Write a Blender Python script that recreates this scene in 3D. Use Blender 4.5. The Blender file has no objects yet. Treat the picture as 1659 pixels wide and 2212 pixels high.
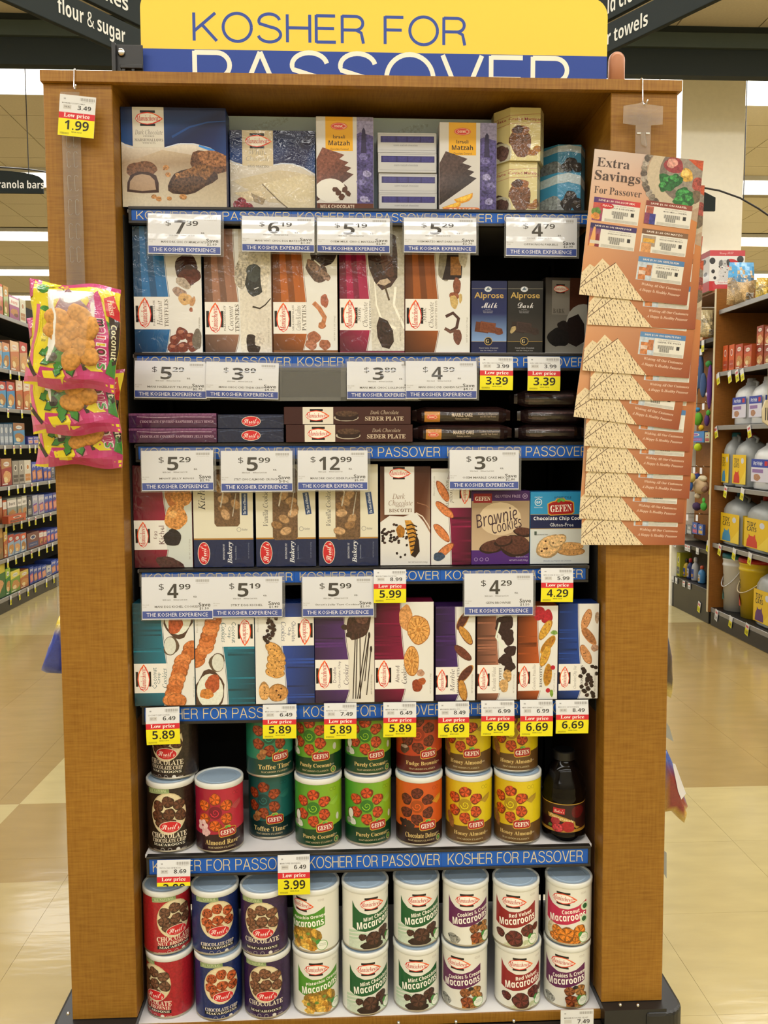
import bpy, math, random, os
from mathutils import Vector, Matrix
from mathutils.geometry import tessellate_polygon
random.seed(7)
SC = bpy.context.scene
COL = SC.collection
# ---------------------------------------------------------------- camera
CAMP = Vector((0.0, -1.88, 1.42)); FPX = 1877.0
YAW, PITCH, ROLL = math.radians(2.65), math.radians(4.7), 0.003
_f = Vector((math.sin(YAW)*math.cos(PITCH), math.cos(YAW)*math.cos(PITCH), -math.sin(PITCH)))
_r0 = Vector((math.cos(YAW), -math.sin(YAW), 0)); _u0 = _r0.cross(_f)
UPV = (_u0 + ROLL*_r0).normalized(); RTV = (_r0 - ROLL*_u0).normalized()
cam = bpy.data.cameras.new('camera'); cam.sensor_fit = 'VERTICAL'; cam.sensor_height = 24.0
cam.lens = FPX/2212*24.0; cam.clip_start = 0.05; cam.clip_end = 100
camo = bpy.data.objects.new('camera', cam); COL.objects.link(camo)
camo.matrix_world = Matrix(((RTV.x, UPV.x, -_f.x, CAMP.x), (RTV.y, UPV.y, -_f.y, CAMP.y), (RTV.z, UPV.z, -_f.z, CAMP.z), (0, 0, 0, 1)))
SC.camera = camo
# ---------------------------------------------------------------- colour management, world, ceiling light
SC.view_settings.view_transform = 'Standard'; SC.view_settings.look = 'None'
SC.view_settings.gamma = 1.0; SC.view_settings.use_curve_mapping = False
SC.view_settings.exposure = 0.02
wd = bpy.data.worlds.new('store_air'); SC.world = wd; wd.use_nodes = True
wd.node_tree.nodes['Background'].inputs[0].default_value = (1.0, .93, .80, 1)
wd.node_tree.nodes['Background'].inputs[1].default_value = 0.08
CEIL = 4.42
LAMP_ROWS = [-8.1, -5.35, -2.6, .15, 2.9, 5.65, 8.4, 11.15, 13.9, 16.65]
LAMP_W = {}
for _y in LAMP_ROWS:
    ld = bpy.data.lights.new('fluorescent_light', 'AREA'); ld.shape = 'RECTANGLE'
    ld.size = 15.0; ld.size_y = .5; ld.color = (.98, .985, .985)
    ld.energy = 178 if _y < 5 else 165
    lo = bpy.data.objects.new('fluorescent_light', ld); COL.objects.link(lo)
    lo.location = (0.3, _y, CEIL-.06)
# ---------------------------------------------------------------- photo pixel -> a point on a real plane
def ray(px, py): return _f + RTV*((px-829.5)/FPX) + UPV*((1106-py)/FPX)
def onY(px, py, Y):
    d = ray(px, py); t = (Y-CAMP.y)/d.y; return CAMP + d*t
def onX(px, py, X):
    d = ray(px, py); t = (X-CAMP.x)/d.x; return CAMP + d*t
def onZ(px, py, Z):
    d = ray(px, py); t = (Z-CAMP.z)/d.z; return CAMP + d*t
# ---------------------------------------------------------------- colours, materials
def lin(h):
    v = [int(h[i:i+2], 16)/255 for i in (0, 2, 4)]
    return tuple(x/12.92 if x <= .04045 else ((x+.055)/1.055)**2.4 for x in v)
def new_mat(name):
    m = bpy.data.materials.new(name); m.use_nodes = True
    return m, m.node_tree, m.node_tree.nodes['Principled BSDF']
def print_mat(name, rough=.4, coat=0.0, bump=0.0, bscale=60, spec=.5):
    """printed card: colour from the mesh's ink attribute, its alpha says how grainy the printed picture is"""
    m, nt, b = new_mat(name); N = nt.nodes; L = nt.links
    at = N.new('ShaderNodeAttribute'); at.attribute_name = 'ink'
    tc = N.new('ShaderNodeTexCoord')
    nz = N.new('ShaderNodeTexNoise'); nz.inputs['Scale'].default_value = 170; nz.inputs['Detail'].default_value = 5; nz.inputs['Roughness'].default_value = .65
    L.new(tc.outputs['Object'], nz.inputs['Vector'])
    mr = N.new('ShaderNodeMapRange'); mr.inputs[1].default_value = .33; mr.inputs[2].default_value = .67; mr.inputs[3].default_value = -.95; mr.inputs[4].default_value = .95
    L.new(nz.outputs['Fac'], mr.inputs[0])
    mu = N.new('ShaderNodeMath'); mu.operation = 'MULTIPLY_ADD'; mu.inputs[2].default_value = 1
    L.new(mr.outputs[0], mu.inputs[0]); L.new(at.outputs['Alpha'], mu.inputs[1])
    vm = N.new('ShaderNodeVectorMath'); vm.operation = 'SCALE'
    L.new(at.outputs['Color'], vm.inputs[0]); L.new(mu.outputs[0], vm.inputs['Scale'])
    L.new(vm.outputs[0], b.inputs['Base Color'])
    b.inputs['Roughness'].default_value = rough; b.inputs['Coat Weight'].default_value = coat; b.inputs['Coat Roughness'].default_value = .06
    b.inputs['Specular IOR Level'].default_value = spec
    if bump:
        n2 = N.new('ShaderNodeTexNoise'); n2.inputs['Scale'].default_value = bscale; n2.inputs['Detail'].default_value = 2; n2.inputs['Distortion'].default_value = 1.2
        L.new(tc.outputs['Object'], n2.inputs['Vector'])
        bp = N.new('ShaderNodeBump'); bp.inputs['Strength'].default_value = bump; bp.inputs['Distance'].default_value = .004
        L.new(n2.outputs['Fac'], bp.inputs['Height'])
        L.new(bp.outputs[0], b.inputs['Coat Normal']); 
        if coat < .01: L.new(bp.outputs[0], b.inputs['Normal'])
    return m
def plain_mat(name, hexc, rough=.5, metal=0, var=0.0, scale=(8, 8, 8), spec=.5, coat=0):
    m, nt, b = new_mat(name); c = lin(hexc)
    b.inputs['Roughness'].default_value = rough; b.inputs['Metallic'].default_value = metal; b.inputs['Specular IOR Level'].default_value = spec
    b.inputs['Coat Weight'].default_value = coat
    N = nt.nodes; L = nt.links
    tc = N.new('ShaderNodeTexCoord'); mp = N.new('ShaderNodeMapping'); mp.inputs['Scale'].default_value = scale
    nz = N.new('ShaderNodeTexNoise'); nz.inputs['Scale'].default_value = 3; nz.inputs['Detail'].default_value = 4
    L.new(tc.outputs['Object'], mp.inputs[0]); L.new(mp.outputs[0], nz.inputs['Vector'])
    cr = N.new('ShaderNodeValToRGB'); v = max(var, .02)
    cr.color_ramp.elements[0].position = .3; cr.color_ramp.elements[1].position = .7
    cr.color_ramp.elements[0].color = (*[x*(1-v) for x in c], 1); cr.color_ramp.elements[1].color = (*[min(1, x*(1+v)) for x in c], 1)
    L.new(nz.outputs['Fac'], cr.inputs[0]); L.new(cr.outputs[0], b.inputs['Base Color'])
    return m
def film_mat(name, tint='FFFFFF', alpha=.18, rough=.08):
    m, nt, b = new_mat(name); N = nt.nodes; L = nt.links
    out = nt.nodes['Material Output']; tr = N.new('ShaderNodeBsdfTransparent'); tr.inputs[0].default_value = (*lin(tint), 1)
    b.inputs['Base Color'].default_value = (.75, .75, .72, 1); b.inputs['Roughness'].default_value = rough
    mx = N.new('ShaderNodeMixShader'); fr = N.new('ShaderNodeFresnel'); fr.inputs[0].default_value = 1.5
    ad = N.new('ShaderNodeMath'); ad.operation = 'ADD'; ad.inputs[1].default_value = alpha; ad.use_clamp = True
    tc = N.new('ShaderNodeTexCoord'); n2 = N.new('ShaderNodeTexNoise'); n2.inputs['Scale'].default_value = 25; n2.inputs['Distortion'].default_value = 1
    bp = N.new('ShaderNodeBump'); bp.inputs['Strength'].default_value = .4; bp.inputs['Distance'].default_value = .006
    L.new(tc.outputs['Object'], n2.inputs['Vector']); L.new(n2.outputs['Fac'], bp.inputs['Height']); L.new(bp.outputs[0], b.inputs['Normal'])
    L.new(fr.outputs[0], ad.inputs[0]); L.new(ad.outputs[0], mx.inputs[0]); L.new(tr.outputs[0], mx.inputs[1]); L.new(b.outputs[0], mx.inputs[2])
    L.new(mx.outputs[0], out.inputs[0]); return m
def glow_mat(name, c, e):
    m, nt, b = new_mat(name); b.inputs['Base Color'].default_value = (1, 1, 1, 1)
    b.inputs['Emission Color'].default_value = (*c, 1); b.inputs['Emission Strength'].default_value = e
    return m
def wood_mat(name, c1, c2, vertical=True):
    m, nt, b = new_mat(name); N = nt.nodes; L = nt.links
    tc = N.new('ShaderNodeTexCoord')
    def nz(scale, sc3, det=4):
        mp = N.new('ShaderNodeMapping'); mp.inputs['Scale'].default_value = sc3
        n = N.new('ShaderNodeTexNoise'); n.inputs['Scale'].default_value = scale; n.inputs['Detail'].default_value = det
        L.new(tc.outputs['Object'], mp.inputs[0]); L.new(mp.outputs[0], n.inputs['Vector']); return n
    flake = nz(9, (2.2, 2.2, 26) if vertical else (26, 2.2, 2.2)); grain = nz(14, (16, 16, 1) if vertical else (1, 16, 16)); blot = nz(2.0, (1, 1, 1), 2)
    mx = N.new('ShaderNodeMath'); mx.operation = 'MULTIPLY_ADD'; mx.inputs[1].default_value = .62
    L.new(flake.outputs['Fac'], mx.inputs[0]); m2 = N.new('ShaderNodeMath'); m2.operation = 'MULTIPLY'; m2.inputs[1].default_value = .38
    L.new(grain.outputs['Fac'], m2.inputs[0]); L.new(m2.outputs[0], mx.inputs[2])
    cr = N.new('ShaderNodeValToRGB'); cr.color_ramp.elements[0].position = .36; cr.color_ramp.elements[1].position = .64
    cr.color_ramp.elements[0].color = (*lin(c1), 1); cr.color_ramp.elements[1].color = (*lin(c2), 1)
    L.new(mx.outputs[0], cr.inputs[0])
    sm = N.new('ShaderNodeMapRange'); sm.inputs[1].default_value = .35; sm.inputs[2].default_value = .65; sm.inputs[3].default_value = .9; sm.inputs[4].default_value = 1.06
    L.new(blot.outputs['Fac'], sm.inputs[0])
    vm = N.new('ShaderNodeVectorMath'); vm.operation = 'SCALE'; L.new(cr.outputs[0], vm.inputs[0]); L.new(sm.outputs[0], vm.inputs['Scale'])
    L.new(vm.outputs[0], b.inputs['Base Color']); b.inputs['Roughness'].default_value = .42; b.inputs['Specular IOR Level'].default_value = .35
    return m
M = {}
M['card'] = print_mat('printed_card', .42, .08, .0, spec=.3)
M['wrap'] = print_mat('shrink_wrapped_card', .45, .8, .8, 32, spec=.2)
M['paper'] = print_mat('printed_paper', .55, .0)
M['tagm'] = print_mat('price_card_in_sleeve', .5, 1.0, .12, 14)
M['tagm'].node_tree.nodes['Principled BSDF'].inputs['Coat IOR'].default_value = 1.6
M['canp'] = print_mat('can_label', .35, .25, .0, spec=.35)
M['sign'] = print_mat('sign_board', .6, .0)
M['bagp'] = print_mat('printed_foil_bag', .3, .9, .75, 34)
M['foilbag'] = print_mat('dark_foil_wrapper', .28, .6, .6, 40)
M['bg'] = print_mat('stock_print', .5, .15)
M['wood'] = wood_mat('maple_laminate', '845816', '9A6E26')
M['woodh'] = wood_mat('maple_laminate_crosswise', '845816', '9A6E26', False)
M['woodb'] = wood_mat('orange_laminate', '80501C', '965E24')
M['black'] = plain_mat('black_metal', '0E0D0D', .45)
M['blackp'] = plain_mat('black_plastic', '191A1C', .35, var=.1)
M['dark'] = plain_mat('dark_grey_metal', '24211F', .4)
M['cavity'] = plain_mat('dark_backing', '14110F', .8)
M['walnut'] = plain_mat('painted_shade_laminate', '5A3A1E', .5, var=.1)  # post wood darkened: shade of the lower recess painted into the colour
M['shelfgrey'] = plain_mat('grey_metal', '8E8C88', .35, .3)
M['liner'] = plain_mat('shelf_paper', 'E8E8EC', .5)
M['chrome'] = plain_mat('chrome', 'C8C8C8', .15, 1)
M['steel'] = plain_mat('tin_rim', 'B9B3A4', .28, .9)
M['lid'] = plain_mat('translucent_blue_lid', 'A9C0D6', .32, 0, .05, coat=.3)
M['lidrim'] = plain_mat('milky_lid_rim', 'DDE0DC', .3, coat=.3)
M['copper'] = plain_mat('copper_painted_metal', 'A8704C', .4, .2)
M['film'] = film_mat('clear_film', 'FFFFFF', .05, .06)
M['sleeve'] = film_mat('clear_sleeve', 'F4F4F4', .09, .1)
M['strip'] = film_mat('clear_strip', 'FFFFFF', .07, .15)
M['puff'] = plain_mat('toasted_marshmallow', 'C08A45', .8, 0, .35, (40, 40, 40))
M['glass'] = plain_mat('dark_bottle_glass', '040203', .1, 0, spec=.25)
M['cap'] = plain_mat('black_cap', '08080A', .4)
M['colm'] = plain_mat('cream_paint', 'FBF6E4', .7)
M['wallm'] = plain_mat('beige_paint', 'CFC6AE', .8)
M['ceilt'] = plain_mat('ceiling_tile', 'CFC4AA', .9, 0, .04, (20, 20, 20))
M['ceilg'] = plain_mat('ceiling_grid', 'A0967E', .7)
M['soffit'] = plain_mat('dark_soffit_paint', '16201F', .8)
M['soffit2'] = plain_mat('green_grey_paint', '3B4641', .8)
M['whitep'] = plain_mat('white_plastic', 'CFCFCB', .35, 0, .03, coat=.2)
M['greyp'] = plain_mat('grey_plastic', '9DA09C', .4, 0, .04, coat=.2)
M['beigep'] = plain_mat('beige_plastic', 'C9B993', .45)
M['tube'] = glow_mat('fluorescent_diffuser', (1.0, .95, .86), 3.2)
# ---------------------------------------------------------------- text outlines
FONT = None
try:
    _p = os.path.join(bpy.utils.resource_path('LOCAL'), 'datafiles', 'fonts', 'NotoSansMath-Regular.woff2')
    if os.path.exists(_p): FONT = bpy.data.fonts.load(_p)
except Exception:
    FONT = None
_FT = {'b': (0x1D5D4, 0x1D7EC), 'o': (0x1D63C, 0x1D7EC), 'S': (0x1D400, 0x1D7CE), 'I': (0x1D434, 0), 'B': (0x1D468, 0x1D7CE), 'K': (0x1D4D0, 0x1D7CE), 'k': (0x1D5A0, 0x1D7E2), 'i': (0x1D608, 0)}
_tc = {}
def txt(s, f='b', res=1):
    key = (s, f, res)
    if key in _tc: return _tc[key]
    c = bpy.data.curves.new('letters', 'FONT'); c.resolution_u = res
    body = s
    if f == 'l': c.offset = -.02
    elif f == 'm': c.offset = .012
    elif f == 'n': pass
    elif FONT:
        up, dg = _FT[f]; body = ''
        for ch in s:
            if 'A' <= ch <= 'Z': body += chr(up+ord(ch)-65)
            elif 'a' <= ch <= 'z': body += '\u210E' if (f == 'I' and ch == 'h') else chr(up+26+ord(ch)-97)
            elif ch.isdigit() and dg: body += chr(dg+ord(ch)-48)
            else: body += ch
        c.font = FONT
    c.body = body
    o = bpy.data.objects.new('letters', c)
    me = bpy.data.meshes.new_from_object(o)
    me.calc_loop_triangles()
    V = [(v.co.x, v.co.y) for v in me.vertices]; T = [tuple(t.vertices) for t in me.loop_triangles]
    bpy.data.objects.remove(o); bpy.data.curves.remove(c); bpy.data.meshes.remove(me)
    if V:
        x0 = min(v[0] for v in V); x1 = max(v[0] for v in V); y0 = min(v[1] for v in V); y1 = max(v[1] for v in V)
        V = [((x-x0)/(x1-x0 or 1)-.5, .5-(y-y0)/(y1-y0 or 1)) for x, y in V]
    _tc[key] = (V, T); return _tc[key]
# ---------------------------------------------------------------- print: flat inks laid on a surface, in the photograph's measure
def clip(poly, ax, v, keep_low):
    out = []; n = len(poly)
    for i in range(n):
        a = poly[i]; b = poly[(i+1) % n]; ia = (a[ax] <= v) if keep_low else (a[ax] >= v); ib = (b[ax] <= v) if keep_low else (b[ax] >= v)
        if ia: out.append(a)
        if ia != ib:
            t = (v-a[ax])/(b[ax]-a[ax]); out.append(tuple(a[k]+(b[k]-a[k])*t for k in range(len(a))))
    return out
class Art:
    def __init__(s): s.pr = []; s.st = [(0, 0, 1, 0, 1, 1)]
    def push(s, cx, cy, rot=0, sc=1, sy=None):
        X, Y = s.m(cx, cy); _, _, c, n, k, ky = s.st[-1]; a0 = math.atan2(n, c)+math.radians(rot)
        s.st.append((X, Y, math.cos(a0), math.sin(a0), k*sc, ky*(sc if sy is None else sy)))
    def pop(s): s.st.pop()
    def m(s, x, y):
        cx, cy, c, n, k, ky = s.st[-1]; x *= k; y *= ky
        return cx+x*c+y*n, cy-x*n+y*c
    def add(s, V, T, cols, al):
        P = [s.m(x, y) for x, y in V]
        bb = (min(p[0] for p in P), min(p[1] for p in P), max(p[0] for p in P), max(p[1] for p in P))
        ly = 0
        for q in s.pr:
            b = q[0]
            if b[0] < bb[2] and b[2] > bb[0] and b[1] < bb[3] and b[3] > bb[1]: ly = max(ly, q[1]+1)
        s.pr.append((bb, ly, P, T, cols, al))
    def g(s, pts, cols, al=0):
        cols = [lin(c) for c in cols] if isinstance(cols, (list, tuple)) else [lin(cols)]*len(pts)
        if len(pts) == 3: T = [(0, 1, 2)]
        elif len(pts) == 4: T = [(0, 1, 2), (0, 2, 3)]
        else: T = tessellate_polygon([[Vector((x, y, 0)) for x, y in pts]])
        s.add(pts, T, cols, al)
    def r(s, x0, y0, x1, y1, c, al=0): s.g([(x0, y0), (x1, y0), (x1, y1), (x0, y1)], c, al)
    def vg(s, x0, y0, x1, y1, c0, c1, al=0): s.g([(x0, y0), (x1, y0), (x1, y1), (x0, y1)], [c0, c0, c1, c1], al)
    def hg(s, x0, y0, x1, y1, c0, c1, al=0): s.g([(x0, y0), (x1, y0), (x1, y1), (x0, y1)], [c0, c1, c1, c0], al)
    def e(s, cx, cy, rx, ry, c, al=0, rot=0, n=20):
        a = math.radians(rot); P = []
        for i in range(n):
            t = i*2*math.pi/n; x = rx*math.cos(t); y = ry*math.sin(t)
            P.append((cx+x*math.cos(a)+y*math.sin(a), cy-x*math.sin(a)+y*math.cos(a)))
        s.g(P, c, al)
    def blob(s, cx, cy, rx, ry, c, al=.5, rot=0, n=13, j=.14, seed=1):
        R = random.Random(seed*31+int(cx)+int(cy)*7); a = math.radians(rot); P = []
        p1, p2, p3 = R.uniform(0, 6), R.uniform(0, 6), R.uniform(0, 6); soft = n > 8; n = max(n, 20) if soft and rx*abs(s.st[-1][4]) > 3 else n
        for i in range(n):
            t = i*2*math.pi/n; k = 1+j*(.5*math.sin(2*t+p1)+.35*math.sin(3*t+p2)+.3*math.sin(5*t+p3)+R.uniform(-.2, .2)) if soft else 1+R.uniform(-j, j)
            x = rx*k*math.cos(t); y = ry*k*math.sin(t)
            P.append((cx+x*math.cos(a)+y*math.sin(a), cy-x*math.sin(a)+y*math.cos(a)))
        s.g(P, c, al)
    def l(s, pts, w, c, al=0, w2=None):
        n = len(pts); A = []; B = []
        for i, (x, y) in enumerate(pts):
            a = pts[max(0, i-1)]; b = pts[min(n-1, i+1)]; dx, dy = b[0]-a[0], b[1]-a[1]; d = math.hypot(dx, dy) or 1
            ww = (w+(w2-w)*i/(n-1) if w2 is not None else w)/2
            A.append((x-dy/d*ww, y+dx/d*ww)); B.append((x+dy/d*ww, y-dx/d*ww))
        V = A+B; T = []
        for i in range(n-1): T += [(i, i+1, n+i+1), (i, n+i+1, n+i)]
        s.add(V, T, [lin(c)]*len(V), al)
    def t(s, st, cx, cy, w, h, c, f='b', rot=0, res=1, al=0):
        V, T = txt(st, f, res)
        if not V: return
        a = math.radians(rot); ca, sa = math.cos(a), math.sin(a)
        P = [(cx+x*w*ca+y*h*sa, cy-x*w*sa+y*h*ca) for x, y in V]
        s.add(P, T, [lin(c)]*len(P), al)
    def build(s, name, fn, xs=(), ys=(), box=None, nrm=None):
        """fn(x, y, layer) -> point; xs, ys: where the surface bends, so that inks bend with it"""
        VV = []; FF = []; CC = []; NN = []
        for bb, ly, P, T, cols, al in s.pr:
            if box is None and not len(xs) and not len(ys):
                b0 = len(VV)
                VV += [fn(x, y, ly) for x, y in P]; CC += [(*c, al) for c in cols]
                FF += [tuple(b0+i for i in t) for t in T]
                continue
            for t in T:
                tri = [(*P[i], *cols[i]) for i in t]
                if box:
                    for ax, v, kl in ((0, box[0], False), (1, box[1], False), (0, box[2], True), (1, box[3], True)):
                        if any((q[ax] > v) == kl for q in tri): tri = clip(tri, ax, v, kl)
                        if len(tri) < 3: break
                if len(tri) < 3: continue
                work = [tri]
                for ax, lst in ((0, xs), (1, ys)):
                    nw = []
                    for poly in work:
                        lo = min(q[ax] for q in poly); hi = max(q[ax] for q in poly); rest = poly
                        for v in lst:
                            if v <= lo+1e-6 or v >= hi-1e-6: continue
                            a = clip(rest, ax, v, True); rest = clip(rest, ax, v, False)
                            if len(a) > 2: nw.append(a)
                            if len(rest) < 3: break
                        if len(rest) > 2: nw.append(rest)
                    work = nw
                for poly in work:
                    b0 = len(VV)
                    for q in poly: VV.append(fn(q[0], q[1], ly)); CC.append((q[2], q[3], q[4], al))
                    if nrm: NN += [nrm(q[0], q[1]) for q in poly]
                    FF.append(tuple(range(b0, b0+len(poly))))
        me = bpy.data.meshes.new(name); me.from_pydata(VV, [], FF)
        at = me.color_attributes.new('ink', 'FLOAT_COLOR', 'POINT'); at.data.foreach_set('color', [k for c in CC for k in c])
        # turn every face towards the front (-Y) unless normals are given
        if nrm:
            import bmesh
            bm = bmesh.new(); bm.from_mesh(me); bm.normal_update(); bm.verts.ensure_lookup_table()
            fl = [f for f in bm.faces if f.normal.dot(Vector(NN[f.verts[0].index])) < 0]
            bmesh.ops.reverse_faces(bm, faces=fl); bm.to_mesh(me); bm.free()
            me.shade_smooth(); me.normals_split_custom_set_from_vertices(NN)
        else:
            fl = [p.index for p in me.polygons if p.normal.y > 0]
            if fl:
                import bmesh
                bm = bmesh.new(); bm.from_mesh(me); bm.faces.ensure_lookup_table()
                bmesh.ops.reverse_faces(bm, faces=[bm.faces[i] for i in fl]); bm.to_mesh(me); bm.free()
        return me
EPS = .00006
def _arc(cx, cy, rx, ry, a0, a1, n=14): return [(cx+rx*math.cos(math.radians(a0+(a1-a0)*i/n)), cy+ry*math.sin(math.radians(a0+(a1-a0)*i/n))) for i in range(n+1)]
THIN = {'K': (.8, [[(0, 0), (0, 1)], [(.76, 0), (0, .66)], [(.28, .42), (.8, 1)]]), 'O': (1.0, [_arc(.5, .5, .5, .5, 0, 360, 36)]),
 'S': (.82, [_arc(.41, .26, .37, .26, -10, -200, 16)+_arc(.41, .735, .40, .265, -80, 170, 20)]), 'H': (.8, [[(0, 0), (0, 1)], [(.8, 0), (.8, 1)], [(0, .48), (.8, .48)]]),
 'E': (.7, [[(0, 0), (0, 1)], [(0, .03), (.68, .03)], [(0, .48), (.64, .48)], [(0, .97), (.7, .97)]]), 'F': (.66, [[(0, 0), (0, 1)], [(0, .03), (.66, .03)], [(0, .49), (.6, .49)]]),
 'R': (.78, [[(0, 0), (0, 1)], [(0, .03), (.48, .03)]+_arc(.48, .275, .26, .245, -90, 90)+[(0, .52)], [(.5, .52), (.68, .62), (.72, .8), (.76, 1)]]),
 'P': (.74, [[(0, 0), (0, 1)], [(0, .03), (.46, .03)]+_arc(.46, .285, .27, .255, -90, 90)+[(0, .54)]]),
 'A': (.86, [[(.43, 0), (0, 1)], [(.43, 0), (.86, 1)], [(.15, .66), (.71, .66)]]), 'V': (.84, [[(0, 0), (.42, 1)], [(.84, 0), (.42, 1)]])}
def thin(a, text, x0, x1, yc, h, col, wd, gap=.23):
    tot = sum((THIN[c][0] if c != ' ' else .3)+gap for c in text)-gap; k = (x1-x0)/tot; x = x0
    for c in text:
        if c == ' ': x += (.3+gap)*k; continue
        w, st_ = THIN[c]
        for P in st_: a.l([(x+px*k, yc-h/2+(.03+py*.94)*h) for px, py in P], wd, col)
        x += (w+gap)*k
# ---------------------------------------------------------------- solids
class MB:
    def __init__(s): s.v = []; s.f = []
    def box(s, x0, y0, z0, x1, y1, z1):
        b = len(s.v); s.v += [(x0, y0, z0), (x1, y0, z0), (x1, y1, z0), (x0, y1, z0), (x0, y0, z1), (x1, y0, z1), (x1, y1, z1), (x0, y1, z1)]
        s.f += [tuple(b+i for i in q) for q in ((0, 3, 2, 1), (4, 5, 6, 7), (0, 1, 5, 4), (1, 2, 6, 5), (2, 3, 7, 6), (3, 0, 4, 7))]; return s
    def hexa(s, P):
        b = len(s.v); s.v += [tuple(p) for p in P]
        s.f += [tuple(b+i for i in q) for q in ((0, 3, 2, 1), (4, 5, 6, 7), (0, 1, 5, 4), (1, 2, 6, 5), (2, 3, 7, 6), (3, 0, 4, 7))]; return s
    def lathe(s, prof, n=24, cx=0, cy=0, cz=0, cap=True):
        b = len(s.v)
        for r, z in prof:
            for i in range(n):
                a = 2*math.pi*i/n; s.v.append((cx+r*math.cos(a), cy+r*math.sin(a), cz+z))
        for k in range(len(prof)-1):
            for i in range(n): s.f.append((b+k*n+i, b+k*n+(i+1) % n, b+(k+1)*n+(i+1) % n, b+(k+1)*n+i))
        if cap: s.f.append(tuple(b+i for i in reversed(range(n)))); s.f.append(tuple(b+(len(prof)-1)*n+i for i in range(n)))
        return s
    def prism(s, pts, z0, z1):
        """pts (x, y) counter-clockwise, extruded in z"""
        b = len(s.v); n = len(pts); s.v += [(x, y, z0) for x, y in pts]+[(x, y, z1) for x, y in pts]
        s.f.append(tuple(b+i for i in reversed(range(n)))); s.f.append(tuple(b+n+i for i in range(n)))
        for i in range(n): s.f.append((b+i, b+(i+1) % n, b+n+(i+1) % n, b+n+i))
        return s
    def slab(s, pts, y0, y1):
        """outline (x, z) extruded in y from y0 (front) to y1"""
        b = len(s.v); n = len(pts); s.v += [(x, y0, z) for x, z in pts]+[(x, y1, z) for x, z in pts]
        s.f.append(tuple(b+i for i in range(n))); s.f.append(tuple(b+n+i for i in reversed(range(n))))
        for i in range(n): s.f.append((b+(i+1) % n, b+i, b+n+i, b+n+(i+1) % n))
        return s
    def tube(s, path, r, n=8, caps=True):
        b = len(s.v); P = [Vector(p) for p in path]
        for i, p in enumerate(P):
            d = (P[min(i+1, len(P)-1)]-P[max(i-1, 0)]).normalized(); a = d.orthogonal().normalized() if i == 0 else (a-d*a.dot(d)).normalized(); c = d.cross(a)
            rr = r[i] if isinstance(r, (list, tuple)) else r
            for k in range(n):
                t = 2*math.pi*k/n; s.v.append(tuple(p+a*rr*math.cos(t)+c*rr*math.sin(t)))
        for i in range(len(P)-1):
            for k in range(n): s.f.append((b+i*n+k, b+i*n+(k+1) % n, b+(i+1)*n+(k+1) % n, b+(i+1)*n+k))
        if caps: s.f.append(tuple(b+k for k in reversed(range(n)))); s.f.append(tuple(b+(len(P)-1)*n+k for k in range(n)))
        return s
    def grid(s, fn, nu, nv):
        b = len(s.v)
        for j in range(nv+1):
            for i in range(nu+1): s.v.append(tuple(fn(i/nu, j/nv)))
        for j in range(nv):
            for i in range(nu): q = b+j*(nu+1)+i; s.f.append((q, q+1, q+nu+2, q+nu+1))
        return s
    def ell(s, cx, cy, cz, rx, ry, rz, nu=12, nv=8, jit=0, seed=0):
        R = random.Random(seed); b = len(s.v)
        s.v.append((cx, cy, cz-rz))
        for j in range(1, nv):
            t = math.pi*j/nv
            for i in range(nu):
                a = 2*math.pi*i/nu; k = 1+R.uniform(-jit, jit)
                s.v.append((cx+rx*k*math.sin(t)*math.cos(a), cy+ry*k*math.sin(t)*math.sin(a), cz-rz*k*math.cos(t)))
        s.v.append((cx, cy, cz+rz)); e = len(s.v)-1
        for i in range(nu):
            s.f.append((b, b+1+(i+1) % nu, b+1+i)); s.f.append((e, e-nu+i, e-nu+(i+1) % nu))
        for j in range(nv-2):
            for i in range(nu): q = b+1+j*nu; s.f.append((q+i, q+(i+1) % nu, q+nu+(i+1) % nu, q+nu+i))
        return s
    def mesh(s, name, smooth=False, bevel=0, ink=None):
        me = bpy.data.meshes.new(name); me.from_pydata(s.v, [], s.f)
        if bevel:
            import bmesh
            bm = bmesh.new(); bm.from_mesh(me)
            bmesh.ops.bevel(bm, geom=list(bm.edges), offset=bevel, segments=2 if bevel > .002 else 1, affect='EDGES', profile=.5); bm.to_mesh(me); bm.free()
        if smooth: me.shade_smooth()
        if ink is not None:
            at = me.color_attributes.new('ink', 'FLOAT_COLOR', 'POINT'); c = (*lin(ink), 0)
            at.data.foreach_set('color', list(c)*len(me.vertices))
        return me
def obj(name, me, mat, parent=None, loc=None):
    o = bpy.data.objects.new(name, me); COL.objects.link(o)
    if mat is not None and len(me.materials) == 0: me.materials.append(M[mat])
    if parent is not None: o.parent = parent
    if loc is not None: o.location = loc
    return o
def tag(o, label=None, cat=None, group=None, kind=None):
    for k, v in (('label', label), ('category', cat), ('group', group), ('kind', kind)):
        if v: o[k] = v
    return o
def thing(name, loc, label, cat, group=None, rotz=0):
    o = bpy.data.objects.new(name, None); o.empty_display_size = .02; COL.objects.link(o); o.location = loc; o.rotation_euler = (0, 0, rotz)
    return tag(o, label, cat, group)
def copy_tree(o, loc=None, label=None, parent=None, rot=None):
    c = o.copy(); COL.objects.link(c)
    if parent is not None: c.parent = parent
    for ch in list(o.children): copy_tree(ch, parent=c)
    if loc is not None: c.location = loc
    if rot is not None: c.rotation_euler = rot
    if label: c['label'] = label
    return c
# ================================================================ room
def st(name, me, mat, parent=None, loc=None):
    o = obj(name, me, mat, parent, loc)
    if parent is None: o['kind'] = 'structure'
    return o
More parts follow.
